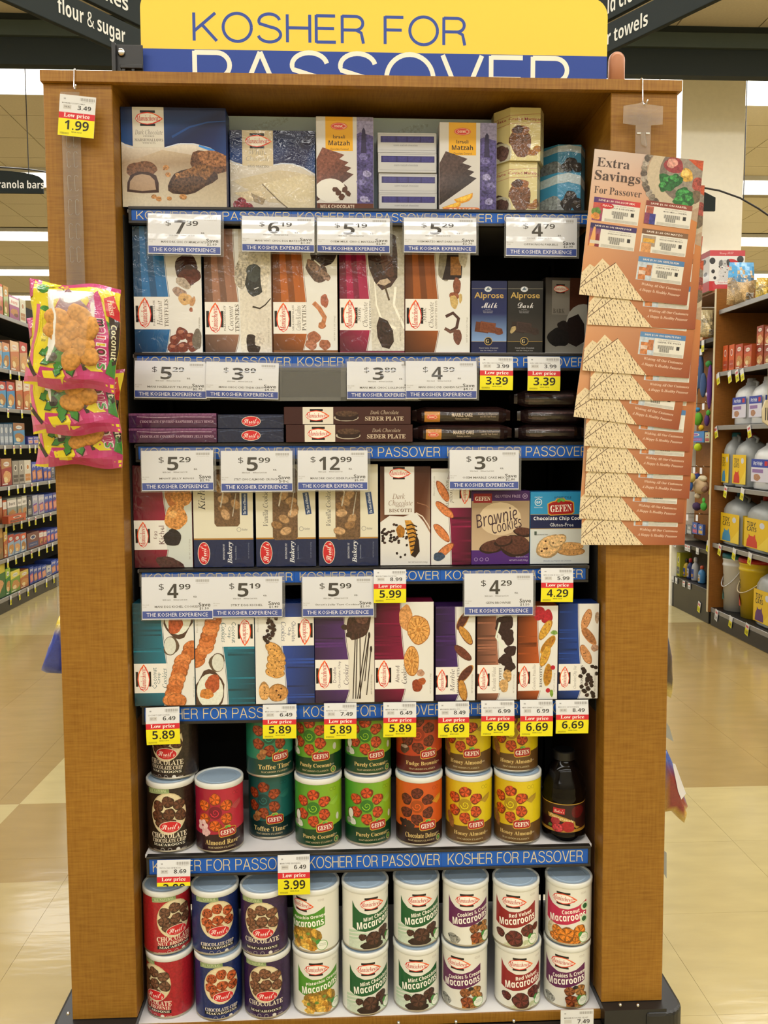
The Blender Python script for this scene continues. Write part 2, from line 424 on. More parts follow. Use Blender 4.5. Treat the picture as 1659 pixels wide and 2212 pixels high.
# floor: wax-polished vinyl with inlaid light diamonds and bands, and one painted reflection
def floor_mat():
    m, nt, b = new_mat('waxed_vinyl'); N = nt.nodes; L = nt.links
    ge = N.new('ShaderNodeNewGeometry'); sp = N.new('ShaderNodeSeparateXYZ'); L.new(ge.outputs['Position'], sp.inputs[0])
    def mth(op, a, b_, c=None):
        n = N.new('ShaderNodeMath'); n.operation = op
        for i, v in enumerate((a, b_, c)):
            if v is None: continue
            if isinstance(v, (int, float)): n.inputs[i].default_value = v
            else: L.new(v, n.inputs[i])
        return n.outputs[0]
    X, Y = sp.outputs[0], sp.outputs[1]
    pL = onZ(42, 1737, 0); qL = onZ(136, 1640, 0); pR = onZ(1540, 1700, 0)
    # sign of the cross-aisle joint and of the diagonal joint through pL
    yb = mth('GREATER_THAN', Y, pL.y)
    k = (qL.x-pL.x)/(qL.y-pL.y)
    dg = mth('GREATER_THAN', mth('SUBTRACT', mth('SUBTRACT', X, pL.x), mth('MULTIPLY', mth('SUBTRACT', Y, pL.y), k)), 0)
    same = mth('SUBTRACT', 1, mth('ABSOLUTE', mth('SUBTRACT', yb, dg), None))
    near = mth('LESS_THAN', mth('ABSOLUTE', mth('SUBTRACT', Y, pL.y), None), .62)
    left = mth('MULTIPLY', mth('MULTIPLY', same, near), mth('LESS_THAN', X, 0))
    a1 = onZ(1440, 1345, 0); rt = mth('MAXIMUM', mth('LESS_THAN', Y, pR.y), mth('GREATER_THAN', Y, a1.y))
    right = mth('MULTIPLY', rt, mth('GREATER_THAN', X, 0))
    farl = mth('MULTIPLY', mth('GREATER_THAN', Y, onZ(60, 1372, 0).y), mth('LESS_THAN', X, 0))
    refl_l = mth('MULTIPLY', mth('LESS_THAN', Y, pL.y-.62), mth('LESS_THAN', X, 0))  # near floor lightened: a reflection painted into the vinyl colour
    light = mth('MINIMUM', mth('ADD', mth('ADD', left, right), mth('ADD', mth('MULTIPLY', farl, .6), mth('MULTIPLY', refl_l, .55))), 1)
    nz = N.new('ShaderNodeTexNoise'); nz.inputs['Scale'].default_value = 5; nz.inputs['Detail'].default_value = 6
    mp = N.new('ShaderNodeMapping'); mp.inputs['Scale'].default_value = (1, 3, 1); L.new(ge.outputs['Position'], mp.inputs[0]); L.new(mp.outputs[0], nz.inputs['Vector'])
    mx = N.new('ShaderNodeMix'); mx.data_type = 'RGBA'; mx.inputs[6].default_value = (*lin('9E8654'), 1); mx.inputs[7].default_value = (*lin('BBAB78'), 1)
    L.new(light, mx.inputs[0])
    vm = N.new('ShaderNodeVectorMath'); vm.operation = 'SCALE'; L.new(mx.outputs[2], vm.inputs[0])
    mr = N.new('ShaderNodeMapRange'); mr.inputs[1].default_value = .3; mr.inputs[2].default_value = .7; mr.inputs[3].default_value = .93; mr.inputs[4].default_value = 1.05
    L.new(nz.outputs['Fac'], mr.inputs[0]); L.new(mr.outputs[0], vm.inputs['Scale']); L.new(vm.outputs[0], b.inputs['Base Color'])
    b.inputs['Roughness'].default_value = .15; b.inputs['Specular IOR Level'].default_value = .6
    n2 = N.new('ShaderNodeTexNoise'); n2.inputs['Scale'].default_value = 6; n2.inputs['Detail'].default_value = 3; L.new(mp.outputs[0], n2.inputs['Vector'])
    bp = N.new('ShaderNodeBump'); bp.inputs['Strength'].default_value = .08; bp.inputs['Distance'].default_value = .01; L.new(n2.outputs['Fac'], bp.inputs['Height']); L.new(bp.outputs[0], b.inputs['Normal'])
    return m
M['floor'] = floor_mat()
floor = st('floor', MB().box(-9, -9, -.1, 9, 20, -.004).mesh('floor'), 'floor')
TS = .457
me_t = MB().box(.0004, .0004, -.004, TS-.0004, TS-.0004, 0).mesh('tile')
pL = onZ(42, 1737, 0)
for i in range(-8, 8):
    for j in range(-3, 14):
        x = i*TS; y = pL.y+(j-3)*TS
        if -.5 < x+TS/2 < .62 or x < -3.3 or x > 3.3: continue
        p = Vector((x+TS/2, y+TS/2, 0))-CAMP; d = p.dot(_f)
        if d < .5: continue
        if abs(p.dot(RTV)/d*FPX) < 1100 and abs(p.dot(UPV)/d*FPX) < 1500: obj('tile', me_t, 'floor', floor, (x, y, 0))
# rest of the floor at tile level, beyond the tiles one can tell apart
ceiling = st('ceiling', MB().box(-9, -9, CEIL+.012, 9, 20, CEIL+.1).mesh('ceiling'), 'ceilg')
me_c = MB().box(.005, .005, 0, .605, .605, .012).mesh('tile')
far_c = MB()
for i in range(-15, 15):
    for j in range(-15, 33):
        x = i*.61; y = .15-.305+j*.61
        cx, cy = x+.305, y+.305
        if any(abs(cy-q) < .3 for q in LAMP_ROWS) and -7.3 < cx < 7.8: continue
        p = Vector((cx, cy, CEIL))-CAMP; d = p.dot(_f); u = p.dot(RTV)/d*FPX if d > .5 else 9e9; v = p.dot(UPV)/d*FPX if d > .5 else 9e9
        if abs(u) < 950 and 380 < abs(u) and 300 < v < 1100 and cy < 14.5: obj('tile', me_c, 'ceilt', ceiling, (x, y, CEIL))
        else: far_c.box(x+.005, y+.005, CEIL, x+.605, y+.605, CEIL+.012)
o = obj('distant_tiles', far_c.mesh('distant_tiles'), 'ceilt', ceiling); o['kind'] = 'stuff'
st('wall_back', MB().box(-9, 19.8, 0, 9, 20, CEIL).mesh('wall'), 'wallm')
st('wall_left', MB().box(-9.1, -9, 0, -9, 20, CEIL).mesh('wall'), 'wallm')
st('wall_right', MB().box(9, -9, 0, 9.1, 20, CEIL).mesh('wall'), 'wallm')
st('wall_front', MB().box(-9, -9.1, 0, 9, -9, CEIL).mesh('wall'), 'wallm')
# continuous fluorescent fixtures
for k, y in enumerate(LAMP_ROWS):
    nm = ['running across the aisles behind the photographer', 'above the wooden display', 'beyond the dark soffit']
    lab = {5: 'long fluorescent ceiling fixture just beyond the dark soffit', 6: 'long fluorescent ceiling fixture second beyond the dark soffit, level with the hanging aisle sign',
           7: 'long fluorescent ceiling fixture third beyond the dark soffit', 8: 'long fluorescent ceiling fixture fourth beyond the soffit, low behind the shelving'}.get(k, 'farthest long fluorescent ceiling fixture at the end of the store' if k == 9 else 'long fluorescent ceiling fixture of the store front, %s from the checkout wall' % ('first', 'second', 'third', 'fourth', 'fifth')[min(k, 4)])
    t = thing('ceiling_light', (0.3, y, CEIL-.05), lab, 'light', 'fluorescent ceiling fixtures')
    obj('housing', MB().box(-7.5, -.29, 0, 7.5, .29, .049).mesh('housing'), 'whitep', t)
    obj('diffuser', MB().box(-7.48, -.26, -.008, 7.48, .26, 0).mesh('diffuser'), 'tube', t)
# dark soffit with a paler stripe, hanging across the store
YS = 4.6
zb = onY(60, 139, YS).z; zs0 = onY(60, 80, YS).z; zs1 = onY(60, 47, YS).z
sf = st('beam_front', MB().box(-8, YS, zb, 8, YS+.08, CEIL-.0).mesh('beam'), 'soffit')
obj('stripe_panel', MB().box(-8, YS-.03, zs0, 8, YS-.001, zs1).mesh('stripe'), 'soffit2', sf)
# cream column
pc = onY(1472, 300, 5.37); pd = onY(1608, 300, 5.37)
st('column_1', MB().box(pc.x, 5.37, 0, pd.x, 5.37+(pd.x-pc.x), CEIL).mesh('column'), 'colm')
# ================================================================ aisle directory signs
def dir_sign(name, label, P0, ang, planks, side=1):
    """planks: (z0, z1, text, text position along, text height) on a board that runs along direction ang from P0"""
    t = thing(name, P0, label, 'sign', rotz=ang)
    for z0, z1, txs, tx, tw, th, L0, L1 in planks:
        pl = obj('sign_board', MB().box(L0, 0, z0, L1, .03, z1).mesh('board', bevel=.004), 'soffit', t)
        if txs:
            a = Art(); a.t(txs, tx, -(z0+z1)/2-.0, tw, th, 'E4E4DC', 'b', res=2)
            obj('lettering', a.build('lettering', lambda x, y, l: (x, -.002-l*EPS, -y)), 'sign', pl)
    for xx in (planks[0][6]+.05, planks[0][7]-.05):
        z = max(p[1] for p in planks)
        obj('hanger_rod', MB().tube([(xx, .015, z), (xx, .015, CEIL-P0[2]-.01)], .004, 6).mesh('rod'), 'dark', t)
    return t
# place so that the lettering falls where the photograph has it (both run obliquely away from the aisle)
def dsign(name, label, A, B, Yd, lines, hp):
    """A, B: pixel ends of the lowest text line's centre line; Yd: depth at A; the board is upright and level"""
    a = onY(A[0], A[1], Yd)
    # level line through a: find depth of B at the same height
    b = onZ(B[0], B[1], a.z)
    dx, dy = b.x-a.x, b.y-a.y; ang = math.atan2(dy, dx); Ln = math.hypot(dx, dy)
    t = thing(name, (a.x, a.y, a.z), label, 'sign', rotz=ang)
    for i, (s, x0, x1, fx) in enumerate(lines):
        z = i*hp*1.12
        pl = obj('sign_board', MB().box(-.75 if A[0] < 800 else -.3, 0, z-hp*.5, Ln+(.12 if A[0] < 800 else .9), .02, z+hp*.5).mesh('board', bevel=.003), 'soffit', t)
        ar = Art(); ar.t(s, (x0+x1)/2*Ln, -z, (x1-x0)*Ln, hp*fx, 'DDDDD2', 'b', res=2)
        obj('lettering', ar.build('lettering', lambda x, y, l: (x, -.0015-l*EPS, -y)), 'sign', pl)
    for xx in (.05*Ln, .95*Ln):
        obj('hanger_rod', MB().tube([(xx, .01, hp*2.6), (xx, .01, CEIL-a.z-.005)], .004, 6).mesh('rod'), 'dark', t)
    return t
dsign('aisle_sign', 'dark slatted aisle sign listing flour and sugar, beside the header board', (124, 14), (270, 82), 1.3, [('flour & sugar', 0, 1, .62), ('mixes', .42, 1.06, .5)], .115)
dsign('aisle_sign', 'dark slatted aisle sign ending in towels, beside the copper post', (1312, 82), (1400, 38), 1.5, [('r towels', -.0, 1, .5), ('ld cleaner', -.0, 1.2, .6)], .105)
# granola sign hanging over the far aisle
P = onY(48, 400, 5.3); q = onY(0, 400, 5.3).x; q1 = onY(95, 400, 5.3).x; s = (q1-q)/95
t = thing('hanging_sign', (P.x-.15, 5.3, P.z), 'dark arched aisle sign with white lettering ending in granola bars', 'sign')
pts = [(-.55, -17*s), (59*s+.1, -17*s), (59*s+.1, 12*s)]+[(-.15+.45*math.cos(a), 14*s+18*s*math.sin(a)) for a in [math.pi*k/12 for k in range(1, 12)]]+[(-.55, 8*s)]
obj('sign_board', MB().slab(pts, 0, .02).mesh('board'), 'soffit', t)
obj('arch_tube', MB().tube([(-.15+.62*math.cos(a), .01, 14*s+25*s*math.sin(a)) for a in [math.pi*k/20 for k in range(21)]], .006, 6).mesh('arch'), 'dark', t)
a = Art(); a.t('granola bars', .15-8*s, 1*s, 112*s, 22*s, 'F4F4F0', 'b', res=2)
obj('lettering', a.build('lettering', lambda x, y, l: (x, -.002-l*EPS, -y)), 'sign', t)
for xx in (-.5, .2): obj('hanger_rod', MB().tube([(xx, .01, 12*s), (xx, .01, CEIL-P.z-.005)], .004, 6).mesh('rod'), 'dark', t)
# ================================================================ wooden end-cap display
KD = .5
def q0(px, py, Y=0): return onY(px, py, Y)
base_z = q0(1365, 2163).z; top_z = (q0(93, 153).z+q0(1468, 181).z)/2; crb = (q0(96, 178).z+q0(1468, 203).z)/2
case = thing('display_case', (0, 0, base_z), 'tall honey-coloured wooden end display with six shelves and a dark kick base', 'display')
def cobj(name, me, mat, par=None): return obj(name, me, mat, par or case, (0, 0, -base_z) if par is None else None)
def pillar(xa, xb, ya, xc, xd, yc):
    A, B = q0(xa, ya), q0(xb, ya); C, D = q0(xc, yc), q0(xd, yc)
    def at(u, v, z): t = (z-u.z)/(v.z-u.z); return u.x+(v.x-u.x)*t
    x0b, x1b = at(A, C, base_z), at(B, D, base_z); x0t, x1t = at(A, C, crb), at(B, D, crb)
    return [(x0b, 0, base_z), (x1b, 0, base_z), (x1b, KD, base_z), (x0b, KD, base_z), (x0t, 0, crb), (x1t, 0, crb), (x1t, KD, crb), (x0t, KD, crb)]
PLf = pillar(93, 242, 200, 157, 297, 2212); PRt = pillar(1320, 1464, 200, 1299, 1430, 2150)
cobj('side_post', MB().hexa(PLf).mesh('post', bevel=.0015), 'wood'); cobj('side_post', MB().hexa(PRt).mesh('post', bevel=.0015), 'wood')
c0, c1 = q0(90, 165).x, q0(1469, 192).x
cobj('crown_board', MB().box(c0, -.012, crb, c1, .004, top_z).box(c0, .004, top_z-.006, c1, KD+.01, top_z).box(c0, .004, crb+.0003, PLf[5][0], KD+.01, top_z-.006).box(PRt[4][0], .004, crb+.0003, c1, KD+.01, top_z-.006).mesh('crown'), 'woodh')
IXL = (PLf[1][0]+PLf[5][0])/2; IXR = (PRt[0][0]+PRt[4][0])/2
cobj('back_panel', MB().box(PLf[1][0]-.02, KD-.02, base_z, PRt[0][0]+.03, KD, top_z-.006).mesh('back'), 'cavity')
z7_u = onY(800, 2197, 0).z
for x0, x1 in ((PLf[5][0], PLf[5][0]+.03), (PRt[4][0]-.03, PRt[4][0])):
    cobj('upright', MB().box(x0+ (.052 if x0 < 0 else -.022), .3, z7_u, x1+(.022 if x0 < 0 else -.052), .33, crb-.3).mesh('upright'), 'black')
zs1 = onY(780, 455, .05).z; zs5 = onY(780, 1540, .045).z
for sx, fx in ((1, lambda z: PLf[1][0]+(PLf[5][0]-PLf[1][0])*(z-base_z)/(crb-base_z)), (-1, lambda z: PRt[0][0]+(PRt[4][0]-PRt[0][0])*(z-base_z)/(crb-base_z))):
    for za, zb_, mt in ((zs5-.01, zs1-.01, 'cavity'), (z7_ := onY(800, 2197, 0).z, zs5-.011, 'walnut')):  # lower sheet only paints shade over the wooden post sides
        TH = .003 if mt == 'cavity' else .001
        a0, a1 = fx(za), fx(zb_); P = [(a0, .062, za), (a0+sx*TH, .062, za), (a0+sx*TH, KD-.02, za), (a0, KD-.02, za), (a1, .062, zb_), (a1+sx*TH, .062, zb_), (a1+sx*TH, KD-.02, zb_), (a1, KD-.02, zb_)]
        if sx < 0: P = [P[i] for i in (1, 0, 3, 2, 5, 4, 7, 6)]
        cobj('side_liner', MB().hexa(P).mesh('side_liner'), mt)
# floor deck, toe band and rolling base
z7 = q0(800, 2197).z
cobj('floor_deck', MB().box(PLf[1][0], .006, z7-.012, PRt[0][0], KD-.02, z7).mesh('deck'), 'liner')
cobj('toe_band', MB().box(PLf[1][0], 0, z7-.022, PRt[0][0], .006, z7-.002).mesh('band'), 'woodh')
kb = cobj('kick_base', MB().box(PLf[0][0], -.03, .02, PRt[1][0], KD, z7-.03).box(PLf[0][0], -.03, z7-.03, PLf[1][0]+.001, KD, base_z).box(PRt[0][0]-.001, -.03, z7-.03, PRt[1][0], KD, base_z).mesh('kick'), 'blackp')
kb2 = cobj('kick_rail', MB().box(PLf[1][0]+.0012, -.028, z7-.0298, PRt[0][0]-.0012, -.002, z7-.022).mesh('rail', bevel=.003), 'blackp')
for px, py in ((1378, 2172), (1340, 2171), (1110, 2206), (985, 2208), (861, 2210), (147, 2190)):
    p = onY(px, py, -.03); cobj('screw', MB().ell(p.x, -.029, p.z, .004, .004, .004, 10, 6).mesh('screw', True), 'chrome')
# rounded bumpers on both corners
for sx, pb in ((1, q0(1430, 2190)), (-1, q0(158, 2200))):
    pts = []
    for k in range(7): a = -math.pi/2+math.pi/2*k/6; pts.append((pb.x+sx*(.0+.045*math.cos(a)), .01+.045*math.sin(a)))
    pts = pts+[(pb.x+sx*.045, .4), (pb.x-sx*.05, .4), (pb.x-sx*.05, -.035)]
    if sx < 0: pts = pts[::-1]
    zt = q0(1442, 2166).z
    cobj('corner_bumper', MB().prism(pts, zt-.1, zt).mesh('bumper', bevel=.008), 'blackp')
# shelves with their printed price channels
SH = {}
def shelf(n, xl, xr, yl0, yl1, yr0, yr1, Y, texts, blue='1757B4'):
    ym0, ym1 = (yl0+yr0)/2, (yl1+yr1)/2; xm = (xl+xr)/2
    zt, zbt = onY(xm, ym0, Y).z, onY(xm, ym1, Y).z; X0, X1 = onY(xl, ym0, Y).x, onY(xr, ym0, Y).x
    sl = (yr0-yl0)
    s = cobj('shelf', MB().box(X0-.012, Y+.012, zt-.004, X1+.012, KD-.03, zt+.004).box(X0-.004, Y+.002, zbt-.004, X1+.004, Y+.012, zt+.004).mesh('shelf', bevel=.0008), 'shelfgrey' if n < 6 else 'liner')
    obj('edge_rail', MB().box(X0-.006, Y-.004, zt, X1+.006, Y+.012, zt+.006).box(X0-.006, Y-.004, zbt-.006, X1+.006, Y+.012, zbt).box(X0-.006, Y-.003, zbt, X0, Y+.006, zt).box(X1, Y-.003, zbt, X1+.006, Y+.006, zt).mesh('rail', bevel=.0006), 'dark', s)
    a = Art(); a.r(xl, ym0, xr, ym1, blue)
    hh = ym1-ym0
    for x0, x1 in texts: thin(a, 'KOSHER FOR PASSOVER', x0, x1, ym0+hh*.5, hh*.76, 'D8C998', 1.7)
    for k, (x0, x1) in enumerate(texts[:-1]): a.r(x1+4, ym0, x1+4.8, ym1, '0F3F8C')
    W, H = X1-X0, zt-zbt
    obj('channel_strip_print', a.build('strip', lambda x, y, l: (X0+(x-xl)/(xr-xl)*W, Y-.0005-l*EPS, zbt+(ym1-y)/(ym1-ym0)*H)), 'card', s)
    SH[n] = (zt+.0068, Y, X0, X1, zbt)
shelf(1, 284, 1275, 453, 478, 461, 484, .05, [(295, 620), (638, 940), (957, 1270)])
shelf(2, 296, 1272, 768, 793, 769, 796, .05, [(308, 622), (638, 940), (957, 1262)])
shelf(3, 299, 1270, 964, 992, 961, 989, .05, [(306, 622), (640, 945), (962, 1268)])
shelf(4, 306, 1265, 1235, 1258, 1228, 1255, .05, [(315, 626), (643, 942), (958, 1258)])
shelf(5, 312, 1265, 1529, 1560, 1511, 1541, .045, [(322, 636), (651, 948), (962, 1256)])
shelf(6, 322, 1270, 1857, 1890, 1830, 1863, .03, [(330, 642), (663, 944), (963, 1258)])
for k in (1, 2, 3, 4, 5, 6):
    z, Y, X0, X1, zb_ = SH[k]
    if k in (2, 3): cobj('shelf_liner', MB().box(X0+.01, Y+.004, z+.0005-.001, X1-.01, KD-.05, z+.0005).mesh('liner'), 'liner' if k != 3 else 'dark')
# ================================================================ header board, bracket and post behind it
YH = .16
def hb():
    x0, x1 = onY(304, 80, YH).x, onY(1312, 80, YH).x
    zt, z0 = onY(800, -14, YH).z, top_z
    t = thing('header_sign', (x0, YH, z0), 'large yellow and blue header board reading kosher for passover on top of the display', 'sign')
    W = x1-x0; R = .04
    pts = [(0, 0), (W, 0)]+[(W-R+R*math.cos(a), zt-z0-R+R*math.sin(a)) for a in [math.pi/2*k/8 for k in range(9)]]+[(R+R*math.cos(a), zt-z0-R+R*math.sin(a)) for a in [math.pi/2+math.pi/2*k/8 for k in range(9)]]
    # the top edge lies just outside the frame on one side and rounds off inside it on the other
    zmid = onY(800, 113, YH).z-z0
    obj('board', MB().slab(pts, .0005, .008).mesh('board'), 'whitep', t)
    a = Art(); a.g([(x, -z) for x, z in pts], 'F0D24A'); a.g([(0, 0), (W, 0), (W, -zmid), (0, -zmid)], '1F43A0')
    k = W/1008
    def X(px): return (px-304)*k
    def Z(py): return -(onY(800, py, YH).z-z0)
    thin(a, 'KOSHER FOR', X(417), X(1000), (Z(30)+Z(99))/2, abs(Z(96)-Z(32)), '2B4AA6', 6.5*k)
    zt2 = Z(113); thin(a, 'PASSOVER', X(417), X(1228), zt2+.056, .112, 'F3F1E2', 10*k, .2)
    for ch in range(1): pass
    me = a.build('print', lambda x, y, l: (x, -l*EPS, -y), xs=[1e3], box=(0, -9, W, 0))
    obj('board_print', me, 'sign', t)
hb()
p0 = onY(245, 155, .14); p1 = onY(308, 97, .14)
t = thing('bracket', (p0.x, .14, top_z), 'black slotted metal bracket with a chrome screw behind the header board', 'bracket')
W = p1.x-p0.x; H = p1.z-top_z
obj('plate', MB().box(0, 0, 0, W, .004, H).box(0, -.012, 0, .008, 0, H).box(W*.3, -.006, 0, W*.42, 0, H*.55).box(W*.62, -.006, 0, W*.74, 0, H*.55).box(W*.25, -.008, H*.55, W, 0, H*.62).mesh('plate', bevel=.001), 'blackp', t)
ps = onY(261, 112, .135); obj('screw', MB().ell(ps.x-p0.x, -.004, ps.z-top_z, .0085, .004, .0085, 16, 8).mesh('screw', True), 'chrome', t)
p0 = onY(1331, 175, .17); pt = onY(1331, 113, .17)
R = (onY(1348, 150, .17).x-onY(1313, 150, .17).x)/2
prof = [(R, 0), (R, pt.z-top_z-R)]+[(R*math.cos(a), pt.z-top_z-R+R*math.sin(a)) for a in [math.pi/2*k/7 for k in range(1, 7)]]
o = obj('post', MB().lathe(prof, 24).mesh('post', True), 'copper', None, (p0.x, .17, top_z)); tag(o, 'short rounded copper-coloured post end standing behind the header board', 'post')
# ================================================================ printed marks used on the packs
def logo_m(a, cx, cy, w, rot=0):
    a.push(cx, cy, rot, w/48)
    a.r(-15, -14, 12, -9.5, '17120F'); a.r(-15, 9.5, 12, 14, '17120F')
    P = [(-24, 1), (-20, -6), (-12, -9.5), (-2, -11), (8, -9.5), (18, -5), (26, 1), (18, 6), (8, 10), (-2, 11.5), (-12, 10), (-20, 6.5)]
    a.g(P, ['D8301E']*4+['E8601E']*3+['D8301E']*5)
    a.g([(-23, 1.5), (-19, -4.6), (-12, -7.8), (-2, -9), (7, -8), (16, -3.8), (22.5, 1), (16, 4.8), (7, 8.4), (-2, 10), (-12, 8.8), (-19, 5.6)], 'EEE9DE')
    a.t('Manischewitz', -.5, .3, 43, 11, 'BC2018', 'B', res=1); a.pop()
def logo_g(a, cx, cy, w):
    a.push(cx, cy, 3, w/40)
    a.g([(-20, -7), (-14, -10), (-8, -11), (-5, -15), (5, -15), (8, -11), (15, -10), (20, -7), (20, 8), (16, 11), (-16, 11), (-20, 8)], 'C9A23A')
    a.g([(-18.6, -6), (-13, -8.6), (-7, -9.5), (-4.5, -13), (4.5, -13), (7, -9.5), (14, -8.6), (18.6, -6), (18.6, 7.4), (15, 9.6), (-15, 9.6), (-18.6, 7.4)], 'A01A1E')
    a.blob(-2, -11, 4, 2.4, '4E9A3A', 0, 30); a.blob(3, -11.5, 4, 2.2, '6DB048', 0, -30)
    a.t('GEFEN', 0, .8, 32, 10.5, 'F4EFE2', 'S', res=1); a.pop()
def logo_s(a, cx, cy, w, rot=0, h=None):
    a.push(cx, cy, rot, w/46, (h or w*.56)/26)
    a.e(0, 0, 23, 13, 'E8DCCB'); a.e(0, 0, 21.8, 11.8, 'C61F28', n=28)
    a.t("Streit's", 0, -1, 36, 13, 'F6F2EA', 'K', res=1); a.t('SINCE 1916', 0, 8, 14, 2, 'E8B8B0', 'k'); a.pop()
def logo_o(a, cx, cy, w):
    a.push(cx, cy, 0, w/40); a.e(0, 0, 20, 9, 'C9352B'); a.e(0, 0, 18.4, 7.6, 'E9C9A6'); a.e(0, 0, 17.4, 6.7, 'CF3A30'); a.t('OSEM', -3, 0, 18, 6, 'F4E4C8', 'b'); a.e(11, 0, 4.5, 4.5, 'E9C9A6'); a.e(11, 0, 3.4, 3.4, 'CF3A30'); a.pop()
def swirl(a, x, y, r, c, seed=3, dk=None):
    """one piped macaroon"""
    d = dk or ''.join('%02X' % int(int(c[i:i+2], 16)*.6) for i in (0, 2, 4)); h = ''.join('%02X' % min(255, int(int(c[i:i+2], 16)*1.12+10)) for i in (0, 2, 4))
    a.blob(x, y, r, r*.94, d, .3, seed=seed); a.blob(x-r*.06, y-r*.06, r*.88, r*.82, c, .5, seed=seed+1)
    R = random.Random(seed+int(x))
    b = R.uniform(0, 6)
    for k in range(5):
        t = b+k*1.257; a.l([(x+r*.08*math.cos(t), y+r*.08*math.sin(t)), (x+r*.5*math.cos(t+.35), y+r*.5*math.sin(t+.35)), (x+r*.86*math.cos(t+.2), y+r*.86*math.sin(t+.2))], r*.05, d, .2, r*.2)
        t += .6; a.l([(x+r*.15*math.cos(t), y+r*.15*math.sin(t)), (x+r*.45*math.cos(t+.35), y+r*.45*math.sin(t+.35)), (x+r*.75*math.cos(t+.2), y+r*.75*math.sin(t+.2))], r*.05, h, .2, r*.16)
def biscuit(a, x, y, rx, ry, c, rot=0, chips=0, cc='4A2A18', seed=1, crust=None):
    d = crust or ''.join('%02X' % int(int(c[i:i+2], 16)*.78) for i in (0, 2, 4))
    a.blob(x, y, rx, ry, d, .3, rot, 16, .06, seed); a.blob(x, y-ry*.06, rx*.92, ry*.88, c, .5, rot, 16, .06, seed)
    R = random.Random(seed+int(x*3)); r0 = math.radians(rot)
    for k in range(chips):
        t = R.uniform(0, 6.28); q = R.uniform(.1, .75); u, v = rx*q*math.cos(t), ry*q*math.sin(t)
        a.blob(x+u*math.cos(r0)+v*math.sin(r0), y-u*math.sin(r0)+v*math.cos(r0), max(.8, min(rx, ry)*.12), max(.7, min(rx, ry)*.1), cc, 0, n=6, seed=k)
def shade_of(c, k): return ''.join('%02X' % max(0, min(255, int(int(c[i:i+2], 16)*k))) for i in (0, 2, 4))
def m_box(w, h, col, band, lines, food, streak=0, xb=.5, white='DADAD6', net=None, lw=.9):
    """upright pack with a coloured field on one side, a curved edge and a white name band; lines: (text, x, length, height, font, colour)"""
    a = Art(); a.r(0, 0, w, h, white)
    y0, y1 = band
    A = [(0, 0), (xb*w*.86, 0), (xb*w*.88, y0*.35), (xb*w*.93, y0*.7), (xb*w, y0), (0, y0)]
    B = [(0, y1), (xb*w*1.02, y1), (xb*w*.98, y1+(h-y1)*.4), (xb*w*.9, h), (0, h)]
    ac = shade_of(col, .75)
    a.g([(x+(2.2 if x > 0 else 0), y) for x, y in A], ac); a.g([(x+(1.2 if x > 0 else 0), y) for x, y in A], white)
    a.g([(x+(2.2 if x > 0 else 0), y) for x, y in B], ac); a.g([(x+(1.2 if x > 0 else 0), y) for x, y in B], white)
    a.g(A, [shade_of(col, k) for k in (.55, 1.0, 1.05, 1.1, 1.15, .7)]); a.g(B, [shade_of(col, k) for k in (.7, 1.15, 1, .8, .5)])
    if streak == 1:
        R = random.Random(int(w+h))
        for k in range(9):
            yy = R.uniform(0, y0-4); a.r(0, yy, xb*w*.86, yy+R.uniform(1.5, 5), shade_of(col, R.uniform(.6, 1.25)), .1)
    elif streak == 2:
        for k, (u, v) in enumerate(((.25, .42), (.5, .62), (.68, .8))):
            a.g([(xb*w*u*.8, 0), (xb*w*v*.8, 0), (xb*w*v*.95, y0*.5), (xb*w*(v+.06), y0), (xb*w*u, y0), (xb*w*u*.85, y0*.5)], shade_of(col, (1.14, .84, 1.12)[k]), .05)
    a.r(0, y0, xb*w*1.0, y1, 'E2E0DA')
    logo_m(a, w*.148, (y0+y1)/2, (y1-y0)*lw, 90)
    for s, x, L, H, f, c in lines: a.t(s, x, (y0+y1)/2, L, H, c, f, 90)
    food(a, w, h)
    a.t(net or 'NET WT 5.5 OZ (156g)', w-6, h*.82, h*.2, 4, '8A8578', 'k', 90)
    return a
# ================================================================ carton builder
def box_rect(x0, y0, x1, y1, Y, zb=None):
    ym, xm = (y0+y1)/2, (x0+x1)/2
    A = onY(x0, ym, Y).x; B = onY(x1, ym, Y).x; zt = onY(xm, y0, Y).z; z0 = onY(xm, y1, Y).z
    H = zt-z0
    return A, B-A, (z0 if zb is None else zb), H
def carton(name, label, rect, Y, dep, art, mat='card', side='C9C4B8', cat='box', zb=None, group=None, local=True, rotz=0, bev=.0012, flip=False):
    """art in its own measure 0..w x 0..h (local) or straight in photograph measure"""
    x0, y0, x1, y1 = rect; X, W, Z, H = box_rect(x0, y0, x1, y1, Y, zb)
    t = thing(name, (X, Y, Z), label, cat, group, rotz)
    obj('carton_body', MB().box(0, .0003, 0, W, dep, H).mesh('body', bevel=bev, ink=side), mat, t)
    ax, ay = (0, 0) if local else (x0, y0); w, h = x1-x0, y1-y0
    def fn(x, y, l):
        u, v = (x-ax)/w, (y-ay)/h
        if flip: u, v = 1-u, 1-v
        return (.0006+u*(W-.0012), -l*EPS, .0006+(1-v)*(H-.0012))
    obj('front_print', art.build('print', fn, xs=[1e4], box=(ax, ay, ax+w, ay+h)), mat, t)
    return t
